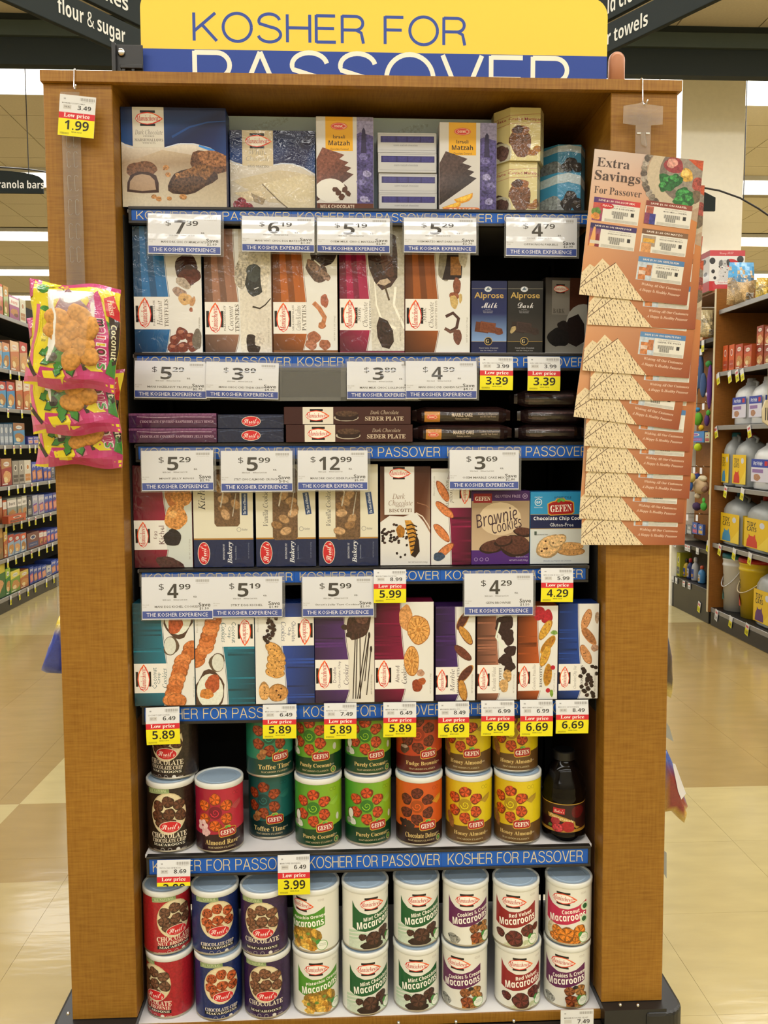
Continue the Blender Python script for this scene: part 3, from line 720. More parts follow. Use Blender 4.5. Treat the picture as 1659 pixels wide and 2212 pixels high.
# ================================================================ shelf 1 (top): z at SH[1]
Z1 = SH[1][0]
a = Art(); a.vg(258, 226, 489, 443, 'CFC9BE', 'A89680')
a.vg(258, 300, 489, 352, 'D8D2C8', '9C8468', .1); a.g([(258, 352), (350, 318), (489, 340), (489, 443), (258, 443)], ['A8937C', 'BBAA92', '8E7A62', 'BDB29C', 'CFC8B6'], .1)
a.g([(258, 226), (489, 226), (489, 335), (455, 312), (420, 303), (390, 303), (357, 312), (288, 311), (270, 306), (258, 299)], ['0A1438', '090F30', '123A7A', '0C2056', '0A1A48', '0A1944', '0A1844', '0E2A64', '144684', '124280'])
a.l([(258, 303), (275, 311), (288, 315)], 1.6, 'C8D2E4'); a.l([(357, 313), (385, 304.5), (415, 304), (450, 312), (489, 337)], 2.0, 'C8D2E4'); a.l([(430, 308), (460, 318), (489, 345)], 4, '2F7FD0', 0, 8)
a.l([(372, 290), (410, 268), (450, 257), (489, 254)], 5, '16407E', 0, 2)
a.r(287, 226, 355, 313, 'CBC6BA'); logo_m(a, 322, 250, 58); a.t('Dark Chocolate', 322, 280, 60, 11, '77716B', 'I'); a.t('COVERED', 322, 289, 24, 3.5, '77716B', 'S')
a.t('MARSHMALLOWS', 322, 297, 62, 6, '77716B', 'S'); a.t('WITH NUTS', 322, 303.5, 28, 3.5, '77716B', 'S')
a.blob(452, 345, 42, 26, '5E3F2C', .9, -8, 18); a.blob(462, 336, 34, 18, '8A5E3E', .9, -8); a.blob(413, 384, 54, 28, '3C271B', .9, 14, 20); a.blob(420, 372, 46, 18, '75502F', 1, 14, 18); a.blob(405, 392, 40, 16, '4F3828', 1, 8)
a.blob(305, 362, 32, 20, '6E4B34', .8, 0, 16); a.g([(272, 410), (273, 390), (280, 374), (296, 366), (318, 366), (336, 374), (341, 390), (341, 411), (305, 413)], '3A2218', .2)
a.g([(277, 405), (279, 387), (289, 375), (305, 371), (322, 374), (332, 384), (335, 405), (305, 408)], 'A58C74', .1)
for x, y, r in ((357, 357, 6), (362, 372, 5), (340, 425, 6), (363, 424, 5), (393, 420, 7), (330, 420, 5), (382, 372, 4)): a.blob(x, y, r*1.2, r, 'A8794A', .8, n=8)
carton('candy_box', 'large blue and cream box picturing nut-coated chocolate marshmallows, first on the top shelf', (262, 226, 489, 443), .058, .06, a, local=False, side='1B2A5C', zb=Z1)
a = Art(); a.vg(496, 262, 681, 441, 'CFC9BE', 'B8AFA0')
a.g([(496, 262), (681, 262), (681, 355), (655, 340), (630, 333), (608, 332), (590, 336), (523, 336), (505, 331), (496, 326)], ['10163C', '10163C', '1E4A8C', '141C4C', '121A44', '121A44', '121A44', '121A44', '183E7C', '183E7C'])
a.l([(496, 328), (510, 336), (523, 339)], 1.5, 'C8D2E4'); a.l([(590, 337), (610, 333.5), (632, 334), (655, 342), (681, 358)], 2, 'C8D2E4')
a.r(523, 262, 590, 339, 'C4B698'); logo_m(a, 557, 285, 56); a.t('White', 557, 309, 38, 12, '9A9488', 'I'); a.t('Chocolate', 556, 323, 50, 11, '9A9488', 'I'); a.t('EGG MATZO', 557, 340, 46, 5, '8E887C', 'S')
a.g([(500, 372), (600, 348), (640, 352), (681, 362), (681, 385), (565, 378), (608, 420), (580, 418)], 'BFB296', .1); a.g([(565, 378), (660, 356), (681, 372), (681, 432), (636, 441), (624, 434)], 'C9BD9E', .12); a.l([(565, 378), (600, 414), (632, 440)], 2.5, '6F634E')
a.g([(503, 398), (560, 392), (575, 410), (535, 418)], 'C8B99A', .3); a.g([(540, 398), (572, 412), (566, 424), (548, 418)], '8F7F66', .3)
for x, y, r in ((516, 424, 14), (533, 431, 13), (520, 416, 9)): a.blob(x, y, r, r*.9, '7E2236', .9, n=12)
carton('candy_box', 'blue and white shrink-wrapped box of white chocolate coated matzo beside two raspberries', (496, 262, 681, 441), .095, .05, a, 'wrap', local=False, side='20285A', zb=Z1)
def matz(a, x0, w, top, bot, c1, c2, name, orange=False):
    a.r(0, 0, w, bot-top, 'C9C6C2')
    W1 = w*.71; H = bot-top
    a.r(W1, 0, w, H, '4C4478', .8); a.g([(W1, 0), (w, 0), (w, H*.2), (W1+8, H*.16), (W1, H*.18)], '8B86A8', .3)
    a.g([(W1+w*.09, H*.14), (W1+w*.12, H*.11), (W1+w*.15, H*.14), (W1+w*.17, H*.38), (W1+w*.07, H*.38)], '2E2748', .3)
    for k in range(6): a.blob(W1+w*.06+random.random()*w*.18, H*(.42+.09*k), w*.08, 7, ['6A6496', '3A3360', '8A86AE'][k % 3], .9, n=9, seed=k)
    a.r(w*.16, 0, w*.64, H*.36, 'D9A21F'); logo_o(a, w*.4, H*.085+3, 36); a.t('Israeli', w*.4, H*.2+2, 26, 8, '3E3020', 'm'); a.t('Matzah', w*.4, H*.275, 46, 11, '33281C', 'b'); a.t('Chocolate Covered', w*.4, H*.34, 40, 4.5, '5A4424', 'm')
    for k, (dx, dy) in enumerate(((14, 34), (9, 20), (3, 8), (-6, -8))):
        x = w*.22+dx; y = H*.47+dy
        a.g([(0, y+4), (x-8, y-22), (x+w*.32, y-6), (x+w*.2, y+6), (0, y+54)], shade_of(c1, .7+.12*k), .5)
    if orange:
        for x, y, r in ((52, 160, 14), (26, 178, 20)): a.push(x, y, 20, 1); a.g([(-22, 0), (22, 0), (18, 9), (8, 14), (-8, 14), (-18, 9)], 'D8952C', .2); a.g([(-19, 1), (19, 1), (14, 7), (0, 11), (-14, 7)], 'E8BC48', .3); a.pop()
    else:
        for k in range(6): a.blob(46+random.random()*26, 152+random.random()*18, 8, 6, '4A2A1E', .3, random.random()*90, 6, .2, k)
        a.e(30, 160, 34, 26, 'D8D6D0', .0)
        for k in range(5): a.blob(40+k*7, 158+(k % 3)*8, 8, 6, '50301F', .3, k*30, 6, .2, k)
a = Art(); matz(a, 0, 124, 238, 443, '74483A', '', '', False); a.r(0, 188, 124, 206, '5C2E1C'); a.t('MILK CHOCOLATE', 45, 195, 74, 7.5, 'D8C8B4', 'b'); a.t('7 oz (200g)', 105, 182, 22, 5, 'D8D4E0', 'k')
carton('matzah_box', 'purple and white milk chocolate matzah box with a yellow logo patch and brown foot band', (683, 238, 807, 444), .08, .035, a, zb=Z1, side='B9B4B6')
a = Art(); matz(a, 0, 124, 250, 447, '4A3A36', '', '', True); a.e(18, 191, 9, 6.5, 'D67A42'); a.r(18, 184.5, 80, 197.5, 'D67A42'); a.e(80, 191, 9, 6.5, 'D67A42'); a.t('ORANGE', 49, 191, 58, 8, 'EFE3D0', 'b')
carton('matzah_box', 'purple and white orange chocolate matzah box with two orange slices pictured', (949, 251, 1073, 447), .08, .035, a, zb=Z1, side='B9B4B6')
a = Art(); a.r(0, 0, 126, 43, 'B9BABC'); a.l([(2, 3), (124, 3), (124, 38), (2, 38), (2, 3)], .8, '8A8C92'); a.r(6, 7, 122, 21, '2E2A60', .1)
for x, w in ((10, 28), (42, 20), (65, 26), (94, 26)): a.r(x, 8, x+w, 20, '3C3878', .25)
a.t('osem matzah chocolate', 60, 27, 52, 4.5, '6E6E76', 'k')
t0 = None
for k, (x0, x1, y0, y1, lb) in enumerate(((818, 944, 404, 447, 'lowest in its stack of four'), (818, 944, 362, 405, 'second from the bottom of its stack'), (817, 943, 320, 363, 'third from the bottom of its stack'), (816, 943, 278, 321, 'topmost of its stack'))):
    X, W, Z, H = box_rect(x0, y0, x1, y1, .085)
    if k == 0: H0 = H
    t = carton('flat_box', 'white flat box with a navy picture strip, '+lb, (x0, 404, x1, 447), .085+.003*(k % 2), .06, a, zb=Z1+k*(H0+.0005), side='A9AAAE', group='flat boxes stacked between the two matzah boxes')
def hexbox(label, xs, y0, y1, Y, art, zb, side, dep=.09, w=None, H=None):
    """tall six-sided carton; xs: pixel x of its four visible upright edges"""
    ym = (y0+y1)/2; P = [onY(x, ym, Y).x for x in xs]; xm = (P[0]+P[-1])/2
    zt = onY((xs[0]+xs[-1])/2, y0, Y).z; zb0 = onY((xs[0]+xs[-1])/2, y1, Y).z; H = H or zt-zb0
    r = dep/2; L = [(P[0]-xm, r*.8), (P[1]-xm, 0), (P[2]-xm, 0), (P[3]-xm, r*.8)]
    back = [(P[3]-xm, r*1.6), (P[2]-xm, r*2.2), (P[1]-xm, r*2.2), (P[0]-xm, r*1.6)]
    t = thing('hexagonal_box', (xm, Y, zb), label, 'box')
    obj('carton_body', MB().prism(L+back, 0, H).mesh('body', ink=side), 'wrap', t)
    xa = list(xs)
    def fn(x, y, l):
        x = min(max(x, xa[0]), xa[3]); k = 0 if x < xa[1] else (1 if x < xa[2] else 2)
        f = (x-xa[k])/(xa[k+1]-xa[k]); p, q = L[k], L[k+1]; nx, ny = (q[1]-p[1]), -(q[0]-p[0]); d = math.hypot(nx, ny); nx, ny = nx/d, ny/d
        return (p[0]+(q[0]-p[0])*f+nx*(.0003+l*EPS), p[1]+(q[1]-p[1])*f+ny*(.0003+l*EPS), (y1-y)/(y1-y0)*H)
    obj('front_print', art.build('print', fn, xs=[xs[1], xs[2]], box=(xs[0], y0, xs[3], y1)), 'wrap', t)
    return t, H
def marz(o):
    a = Art(); a.r(1060, 330, 1190, 460, 'CFC48E')
    a.t('Chocolate Coated Marzipan', 1110, 361, 118, 8, 'A04A50', 'm'); a.l([(1060, 356), (1190, 347)], .8, 'A04A50'); a.l([(1060, 373), (1190, 366)], .8, 'A04A50')
    a.blob(1124, 411, 24, 30, '6B4632', .6, 0, 16); a.blob(1124, 385, 20, 10, '8A5A38', .6); a.blob(1118, 383, 12, 9, '4A2E22', .3); a.blob(1160, 424, 9, 8, '9A6A34', .5); a.blob(1150, 432, 12, 6, '8A5A30', .5)
    a.blob(1084, 425, 14, 22, '4E382E', .5, 20); a.e(1086, 430, 18, 24, 'B8B4A0', .2, 20); a.blob(1086, 428, 12, 18, '59403A', .6, 20)
    return a
tm, HM = hexbox('cream six-sided box of coated marzipan, lower of the two', (1074, 1100, 1160, 1174), 336, 449, .085, marz(0), Z1, 'BDB27E')
a2 = marz(0); a2.push(0, 0); hexbox('cream six-sided box of coated marzipan, upper of the two', (1072, 1101, 1166, 1181), 336, 449, .078, a2, Z1+HM+.0005, 'BDB27E', H=HM)
def blue_hex():
    a = Art(); a.r(1165, 340, 1280, 460, '3F8FB8'); a.g([(1165, 362), (1228, 350), (1280, 362), (1280, 382), (1228, 370), (1165, 380)], 'B4C4CA', .2)
    a.blob(1190, 428, 24, 30, '7E8486', .9, 0, 16); a.e(1192, 430, 26, 30, '8E9698', .5)
    for x, y in ((1232, 402), (1224, 418), (1246, 418)): a.blob(x, y, 13, 14, '2A2625', .3); a.blob(x-3, y-5, 5, 4, '58524E', .2)
    a.blob(1228, 442, 24, 8, 'A8B4B8', .6)
    return a
tb, HB = hexbox('blue six-sided box of chocolate mints beside the marzipan boxes, lower of the two', (1175, 1204, 1254, 1272), 350, 449, .12, blue_hex(), Z1, '2F7FA8')
hexbox('blue six-sided box of chocolate mints in shade, upper of the two', (1175, 1204, 1254, 1272), 350, 449, .155, blue_hex(), Z1+HB+.0005, '1E5A78', H=HB*.72)  # same carton with darker body ink, shade painted into it
a = Art(); a.vg(0, 0, 748, 260, 'C0D8EA', 'B4CCE0')
for k in range(5): a.blob(90+k*150, 20+k*5, 50, 10, 'B9D0E0', .3, 20, seed=k)
a.g([(690, 0), (748, 0), (720, 30)], 'B0582C')
carton('display_tray', 'pale blue marbled card standing behind the boxes of the top shelf', (488, 254, 1069, 1106-(Vector((.03, .155, Z1))-CAMP).dot(UPV)/(Vector((.03, .155, Z1))-CAMP).dot(_f)*FPX), .155, .006, a, 'paper', side='B4CCE0', zb=Z1)
# ================================================================ shelf 2
Z2 = SH[2][0]+.0006
D2 = .03
def truf(a, w, h):
    a.blob(116, 92, 26, 34, '3A1C16', .3, 10, 18); a.blob(122, 108, 24, 18, '57281E', .4, 10); a.blob(108, 122, 18, 10, 'A89A8A', .5, -30)
    a.blob(100, 142, 16, 10, '9A8070', .6, -20); a.blob(112, 157, 15, 13, 'C9A26C', .3); a.e(110, 158, 3, 3, '7A5A38'); a.blob(128, 162, 5, 12, 'B88A60', .5, -20); a.blob(124, 180, 4, 5, '9A5A40', .4)
    for x, y, r in ((103, 232, 14), (88, 245, 12), (120, 240, 10), (84, 264, 13), (104, 262, 13), (126, 258, 14)): a.blob(x, y, r, r*.95, '6E3024', .4, seed=int(x)); a.blob(x-2, y-4, r*.45, r*.3, 'A86A54', .2)
    a.blob(136, 245, 10, 24, '6B6258', .3)
lay = lambda s1, s2, s3, x1, x2, x3, L3: [(s1, x1, 56, 4.2, 'S', '6F6A62'), (s2, x2, 54, 12, 'I', '6F6A62'), (s3, x3, L3, 9, 'S', '6F6A62')]
a = m_box(148, 274, '1F5F94', (152, 223), lay('DARK CHOCOLATE', 'Hazelnut', 'TRUFFLES', 43, 55, 70, 60), truf, 2, .51, net='NET WT 3.2 OZ (90g)')
carton('candy_box', 'blue and white hazelnut truffles box standing on end, first on the second shelf', (288, 486, 436, 760), .07, D2, a, 'wrap', '26384E', zb=Z2)
def tend(a, w, h):
    a.g([(75, 0), (144, 0), (144, h), (78, h)], ['C8C0B0', 'D8D4C8', 'CFC9BE', 'DAD6CA'], .15)
    a.blob(80, 96, 14, 34, 'A8A090', .9, 0); a.blob(96, 66, 20, 26, 'BDB6A4', .6); a.blob(110, 112, 21, 34, '2A2B2A', .4, -8, 18); a.blob(107, 95, 15, 20, '3D4240', .3, -8); a.l([(108, 130), (118, 126)], 2, 'C8C8C8')
    a.l([(104, 168), (120, 172), (132, 164), (144, 150)], 4, '2E241C', .5, 2); a.blob(104, 252, 14, 26, '2A1C1A', .5, 8); a.blob(118, 240, 10, 16, 'C8C0B4', .5); a.blob(132, 80, 10, 60, 'CDC6B6', .4)
a = m_box(145, 268, '86604E', (158, 229), lay('DARK CHOCOLATE', 'Coconut', 'TENDERS', 43, 56, 70, 60), tend, 2, .5)
carton('candy_box', 'dusty brown and white coconut tenders box standing on end, second on its shelf', (441, 488, 588, 757), .07, D2, a, 'wrap', '6A5246', zb=Z2)
def patt(a, w, h):
    a.blob(110, 60, 30, 26, '2E201C', .3); a.blob(96, 96, 30, 18, '5A463C', .9, -42, 18); a.blob(92, 88, 22, 10, '8A6E60', .9, -42); a.blob(112, 104, 16, 8, '8C7264', .9, -42); a.l([(90, 72), (104, 84)], 3, 'E8E8E8', .2)
    a.blob(112, 160, 9, 14, '9E5A44', .4); a.l([(88, 164), (100, 176), (112, 196), (108, 212)], 10, 'B87850', .4); a.blob(106, 214, 9, 7, 'B07048', .4)
    a.blob(88, 240, 14, 14, '9A5E44', .5); a.blob(82, 256, 12, 12, 'A56A50', .5); a.blob(112, 256, 12, 12, '9A5E44', .5)
a = m_box(140, 268, '96501C', (163, 232), lay('MILK CHOCOLATE', 'Cashew & Cashew', 'PATTIES', 43, 54, 67, 56), patt, 2, .51)
carton('candy_box', 'burnt orange and white cashew patties box standing on end in the middle of its shelf', (589, 484, 729, 758), .07, D2, a, 'wrap', '7A4A24', zb=Z2)
def lolly(a, w, h):
    a.g([(62, 0), (142, 0), (142, h), (70, h)], ['B9B4A6', 'A8A494', 'D0CCC0', 'C8C4B8'], .2)
    a.g([(92, 70), (96, 30), (110, 14), (122, 20), (126, 60), (126, 110), (112, 130), (92, 138), (76, 120), (64, 90), (60, 50), (76, 40)], '38221C', .8); a.blob(104, 80, 12, 34, '543429', .5, 15)
    a.l([(97, 124), (108, 160)], 4, '4A3A26'); a.g([(76, 130), (84, 124), (98, 128), (112, 120), (104, 112), (88, 116)], 'B4A08A', .3)
    a.l([(76, 120), (80, 170), (92, 205), (122, 222)], 2, 'EDE9DC', 0, 6); a.l([(122, 130), (118, 170), (142, 222)], 5, 'EDEADF', .1)
    a.g([(86, 196), (80, 216), (82, 240), (92, 262), (108, 266), (118, 250), (116, 226), (104, 204)], '2E1A16', .8)
a = m_box(139, 270, '8C1440', (157, 225), [('Milk', 40, 32, 11, 'I', '6F6A62'), ('Chocolate', 55, 54, 11, 'I', '6F6A62'), ('LOLLYCONES', 67, 60, 6, 'S', '6F6A62')], lolly, 2, .46)
carton('candy_box', 'crimson and white chocolate lollycones box standing on end with a dipped cone pictured', (733, 484, 874, 759), .07, D2, a, 'wrap', '6A1434', zb=Z2)
def cups(a, w, h):
    a.blob(78, 34, 20, 10, '2A1E1C', .3); a.blob(100, 30, 18, 14, '6E4230', .5); a.blob(86, 84, 16, 34, '8E887A', .3)
    a.g([(92, 48), (126, 56), (122, 112), (108, 116), (80, 116), (88, 84)], '2A1C18', .3); a.r(98, 66, 121, 106, '9A6A38', .4)
    a.blob(112, 130, 9, 18, '7E4A34', .4); a.blob(106, 152, 10, 10, '8A5238', .4); a.blob(106, 164, 8, 16, 'C0A468', .3, 10); a.blob(120, 156, 4, 10, 'C0A468', .3)
    a.l([(88, 196), (104, 188), (116, 200), (112, 220), (98, 228), (86, 222)], 7, '4A302A', .2); a.l([(86, 222), (98, 230), (112, 226)], 6, '6A4A3E', .2); a.blob(114, 240, 10, 16, '6E4638', .4)
    a.blob(126, 60, 10, 30, 'B9B2A2', .4)
a = m_box(141, 274, '84481C', (158, 227), [('Milk', 40, 32, 11, 'I', '6F6A62'), ('Chocolate', 56, 56, 11, 'I', '6F6A62'), ('ALMOND BUTTER CUPS', 67, 62, 5, 'S', '8A857A')], cups, 2, .5)
carton('candy_box', 'brown and white almond butter cups box standing on end beside the dark gap', (875, 484, 1016, 760), .07, D2, a, 'card', '6A3E1C', zb=Z2)
def alp(dark):
    a = Art(); w, h = 77, 157; c0, c1 = ('141D48', '7C9CCB') if not dark else ('181614', '3A3630')
    a.vg(0, 0, w, h*.45, c0, shade_of(c0, 1.2)); a.vg(0, h*.45, w, h*.84, shade_of(c0, 1.2), c1); a.r(0, h*.84, w, h, c0)
    a.l([(0, 17), (77, 17)], .6, 'A8A490'); a.e(36, 18, 8, 6, 'C8CCD2', .4); a.g([(31, 20), (36, 13), (41, 20)], '5A6A7A')
    a.t('Alprose', 38, 33, 64, 17, 'B89A52', 'm', res=2); a.t('Milk' if not dark else 'Dark', 39, 53, 34, 12, 'DCDCE0', 'K', res=2)
    for k, ww in enumerate((12, 22, 20)): a.t('Swiss chocolate', 36, 62+k*3.4, ww, 2, 'B4B4BC', 'k')
    a.push(36, 104, -8); a.r(-28, -12, 2, 10, '5A2E18' if not dark else '2A1C16', .3); a.r(-18, -14, 16, 8, '6E3A20' if not dark else '352520', .3); a.l([(-16, -12), (14, -12), (14, 6), (-16, 6), (-16, -12)], .8, '8A5234' if not dark else '4A342C'); a.blob(22, 2, 12, 8, '6A3820' if not dark else '33241E', .5)
    a.pop()
    if dark: a.blob(12, 106, 9, 5, 'A89468', .3, 50)
    a.l([(0, h*.84), (77, h*.84)], .8, 'B89A52'); a.e(37, 131, 9, 9, 'B89A52'); a.e(37, 131, 7.8, 7.8, '14161C'); a.t('G', 35, 131, 7, 8, 'D8C48A', 'S'); a.t('Finest Swiss Chocolate', 38, 146, 42, 3, 'B8B8B8', 'k'); a.t('Net Wt 100g 3.5oz', 38, 152, 36, 3, 'B8B8B8', 'k')
    return a
carton('chocolate_bar', 'tall blue milk chocolate bar in a card wrapper', (1018, 602, 1095, 760), .075, .012, alp(0), 'card', '16204A', 'chocolate', zb=Z2)
carton('chocolate_bar', 'tall black dark chocolate bar beside the blue one', (1096, 602, 1173, 760), .075, .012, alp(1), 'card', '141210', 'chocolate', zb=Z2)
a = Art(); a.vg(0, 0, 112, 168, '3A3430', '8A8880'); a.g([(55, 0), (112, 0), (112, 90), (80, 70), (52, 72)], '3E1E10', .2); a.r(14, 6, 54, 80, '7E7A72'); logo_m(a, 34, 24, 34); a.t('BARK', 30, 72, 26, 10, '4A4640', 'S')
a.e(86, 100, 40, 44, '9A9A94'); a.g([(52, 88), (74, 78), (88, 100), (90, 138), (70, 150), (52, 142), (44, 108)], '1A1212', .3); a.blob(30, 130, 24, 22, '161414', .5); a.blob(40, 104, 14, 10, '1C1616', .4)
carton('candy_box', 'shaded chocolate bark box at the end of the second shelf behind the coupons', (1178, 592, 1272, 760), .1, .03, a, 'card', '2A2420', zb=Z2, rotz=math.radians(6))
# ================================================================ shelf 3: flat packs in pairs
Z3 = SH[3][0]+.0009
def pair(name, labels, rects, art, wh, Y, dep, mat, side, group, cat='box'):
    out = []
    x0, y0, x1, y1 = rects[0]; X, W, Z, H = box_rect(x0, y0, x1, y1, Y)
    t = carton(name, labels[0], rects[0], Y, dep, art, mat, side, cat, Z3, group)
    X2 = box_rect(*rects[1], Y)[0]
    copy_tree(t, (X2, Y+.002, Z3+H+.0006), labels[1])
    return t
a = Art(); w, h = 197, 31.5; a.vg(0, 0, w, h, '5A2450', '3C1838'); a.r(0, 0, 16, h, '3A1A44', .3); a.r(0, 0, w, 5, '7A4A74', .5); a.l([(18, 7), (60, 9), (120, 7.5), (180, 8)], 2, 'A88AA4', .6); a.t('CHOCOLATE COVERED RASPBERRY JELLY RINGS', 104, 18.5, 160, 6.5, 'B49AB0', 'S')
pair('candy_box', ['long plum box of raspberry jelly rings, lower of its pair', 'long plum box of raspberry jelly rings, upper of its pair'], [(278, 923.5, 468, 955), (277, 890, 466, 921.5)], a, None, .04, .1, 'wrap', '4A2044', 'flat packs lying in pairs on the third shelf')
a = Art(); w, h = 143, 30; a.r(0, 0, w, h, '141E3C', .25); a.l([(4, 6), (30, 3), (60, 7), (140, 4)], 1.5, '3A4868', .5); logo_s(a, 72, 15, 42)
pair('candy_box', ['navy box of almond crunch with a red oval logo, lower of its pair', 'navy box of almond crunch with a red oval logo, upper of its pair'], [(470, 925, 613, 955), (470, 895, 613, 925)], a, None, .045, .1, 'wrap', '141E3C', 'flat packs lying in pairs on the third shelf')
a = Art(); w, h = 274, 38; a.r(0, 0, w, h, '3A1C1A'); a.r(40, 0, 106, h, 'D6D0C2'); logo_m(a, 71, 19, 50); a.r(106, 0, w, h, '3E201C')
a.e(134, 24, 27, 8, 'B8AE9C'); a.e(135, 17, 26, 9, '1C1210', 0); a.e(135, 15, 25, 7, '4A3428', .8); a.g([(109, 17), (161, 17), (158, 26), (148, 30), (122, 30), (112, 26)], '2A1814'); a.e(135, 15, 24, 6.5, '4E382A', .8)
a.t('Dark Chocolate', 217, 12, 62, 9, 'B8A894', 'I'); a.t('SEDER PLATE', 217, 26, 84, 9.5, 'CBBBA4', 'S', res=2)
pair('candy_box', ['long brown seder plate chocolate box, lower of its pair', 'long brown seder plate chocolate box, upper of its pair'], [(617.5, 917, 891.5, 955), (613, 877.5, 887, 915.5)], a, None, .035, .16, 'card', '3A1C1A', 'flat packs lying in pairs on the third shelf')
# foil-wrapped marble cakes
def pillow(W, H, D, crimp=.03, nu=22, nv=6):
    def fn(u, v, l=0):
        e = min(u*W, W-u*W)/crimp; k = min(1, e) if e > 0 else 0; k = k*k*(3-2*k)
        hh = H*(.55+.45*k); b = 4*v*(1-v)
        return (u*W, -D*.5*k*(b**.5)-l*EPS*2, H/2+(v-.5)*hh+.0015*math.sin(u*60)*(1-k))
    return fn
def wrapped(label, rect, Y, art, group, H=None, zb=None, face=True, col='1E100E'):
    x0, y0, x1, y1 = rect; X, W, Z, Hh = box_rect(x0, y0, x1, y1, Y); H = H or Hh; zb = Z if zb is None else zb
    t = thing('cake_wrapper', (X, Y, zb), label, 'cake', group)
    f = pillow(W, H, .05)
    def back(u, v): p = f(u, v); return (p[0], .06-p[1]*.6, p[2])
    mb = MB().grid(lambda u, v: back(1-u, v), 22, 6)
    obj('wrapper_back', mb.mesh('back', True, ink=col), 'foilbag', t)
    w, h = x1-x0, y1-y0
    n = 22; xs = [x0*0+w*i/n for i in range(1, n)]; ys = [h*i/6 for i in range(1, 6)]
    me = art.build('print', lambda x, y, l: f(x/w, 1-y/h, l), xs=xs, ys=ys, box=(0, 0, w, h)); me.shade_smooth()
    obj('front_print', me, 'foilbag', t)
    obj('wrapper_edge', MB().grid(lambda u, v: (u*W, f(u, 1)[1]*(1-v)+v*back(u, 1)[1], f(u, 1)[2]), 22, 1).grid(lambda u, v: (u*W, f(u, 0)[1]*v+(1-v)*back(u, 0)[1], f(u, 0)[2]), 22, 1).mesh('edge', True, ink=col), 'foilbag', t)
    return t
a = Art(); w, h = 214, 38; a.r(0, 0, w, h, '201110', .2); a.r(0, 0, w, 8, '2E1A18', .3); a.r(25, 11, 58, 33, 'B87A24', .1); logo_o(a, 41, 23, 24); a.t('MARBLE CAKE', 105, 18, 44, 8, 'C8B8A8', 'm'); a.t('Gateau marbre', 105, 26, 30, 4, 'A89888', 'm'); a.t('Kosher for Passover', 160, 16, 42, 4.5, '9A8A7C', 'm'); a.t('and All Year Round', 160, 21.5, 34, 4.5, '9A8A7C', 'm')
G3 = 'foil-wrapped marble cakes on the third shelf'
t1 = wrapped('dark foil-wrapped marble cake beside the seder plate boxes, lower of its pair', (893, 915, 1105, 953), .062, a, G3, zb=Z3)
h1 = box_rect(893, 915, 1105, 953, .06)[3]
copy_tree(t1, (t1.location.x-.003, .064, Z3+h1*.99), 'dark foil-wrapped marble cake beside the seder plate boxes, upper of its pair')
a = Art(); a.r(0, 0, 150, 36, '1C0E0F', .3); a.blob(75, 12, 50, 3, '4A3434', .5); a.blob(40, 24, 20, 3, '3A2424', .5)
t2 = wrapped('plain dark foil cake wrapper behind the coupons, lowest of three', (1112, 916, 1262, 953), .075, a, G3, zb=Z3)
h2 = box_rect(1112, 916, 1262, 953, .075)[3]
copy_tree(t2, (t2.location.x+.006, .08, Z3+h2*.99), 'plain dark foil cake wrapper behind the coupons, middle of three')
copy_tree(t2, (t2.location.x-.002, .078, Z3+h2*1.98), 'plain dark foil cake wrapper behind the coupons, topmost of three')
# ================================================================ shelf 4
Z4 = SH[4][0]; D4 = .045
def egg(a, w, h):
    a.blob(80, 60, 12, 26, 'B8763C', .5); a.blob(95, 78, 16, 30, 'B06A30', .5, -10); a.blob(105, 62, 22, 28, 'C08442', .7, -10, 18); a.blob(92, 112, 26, 26, 'C88A48', .7, 0, 18); a.blob(85, 105, 10, 8, 'DDA866', .5)
    a.blob(84, 156, 20, 18, '241E20', .5, -20); a.blob(78, 216, 30, 18, '4A2A28', .5, -20)
a = m_box(127, 221, '7E1430', (118, 182), [('Egg', 47, 16, 8, 'k', '5A3030'), ('Kichel', 60, 40, 12, 'n', '5A3030')], egg, 0, .56, white='C8CEC8', net='NET WT 3.25 OZ (64g)', lw=.85)
carton('cookie_box', 'crimson and white egg kichel box, first on the fourth shelf', (288, 1003, 415, 1224), .07, D4, a, 'wrap', '6A1228', zb=Z4)
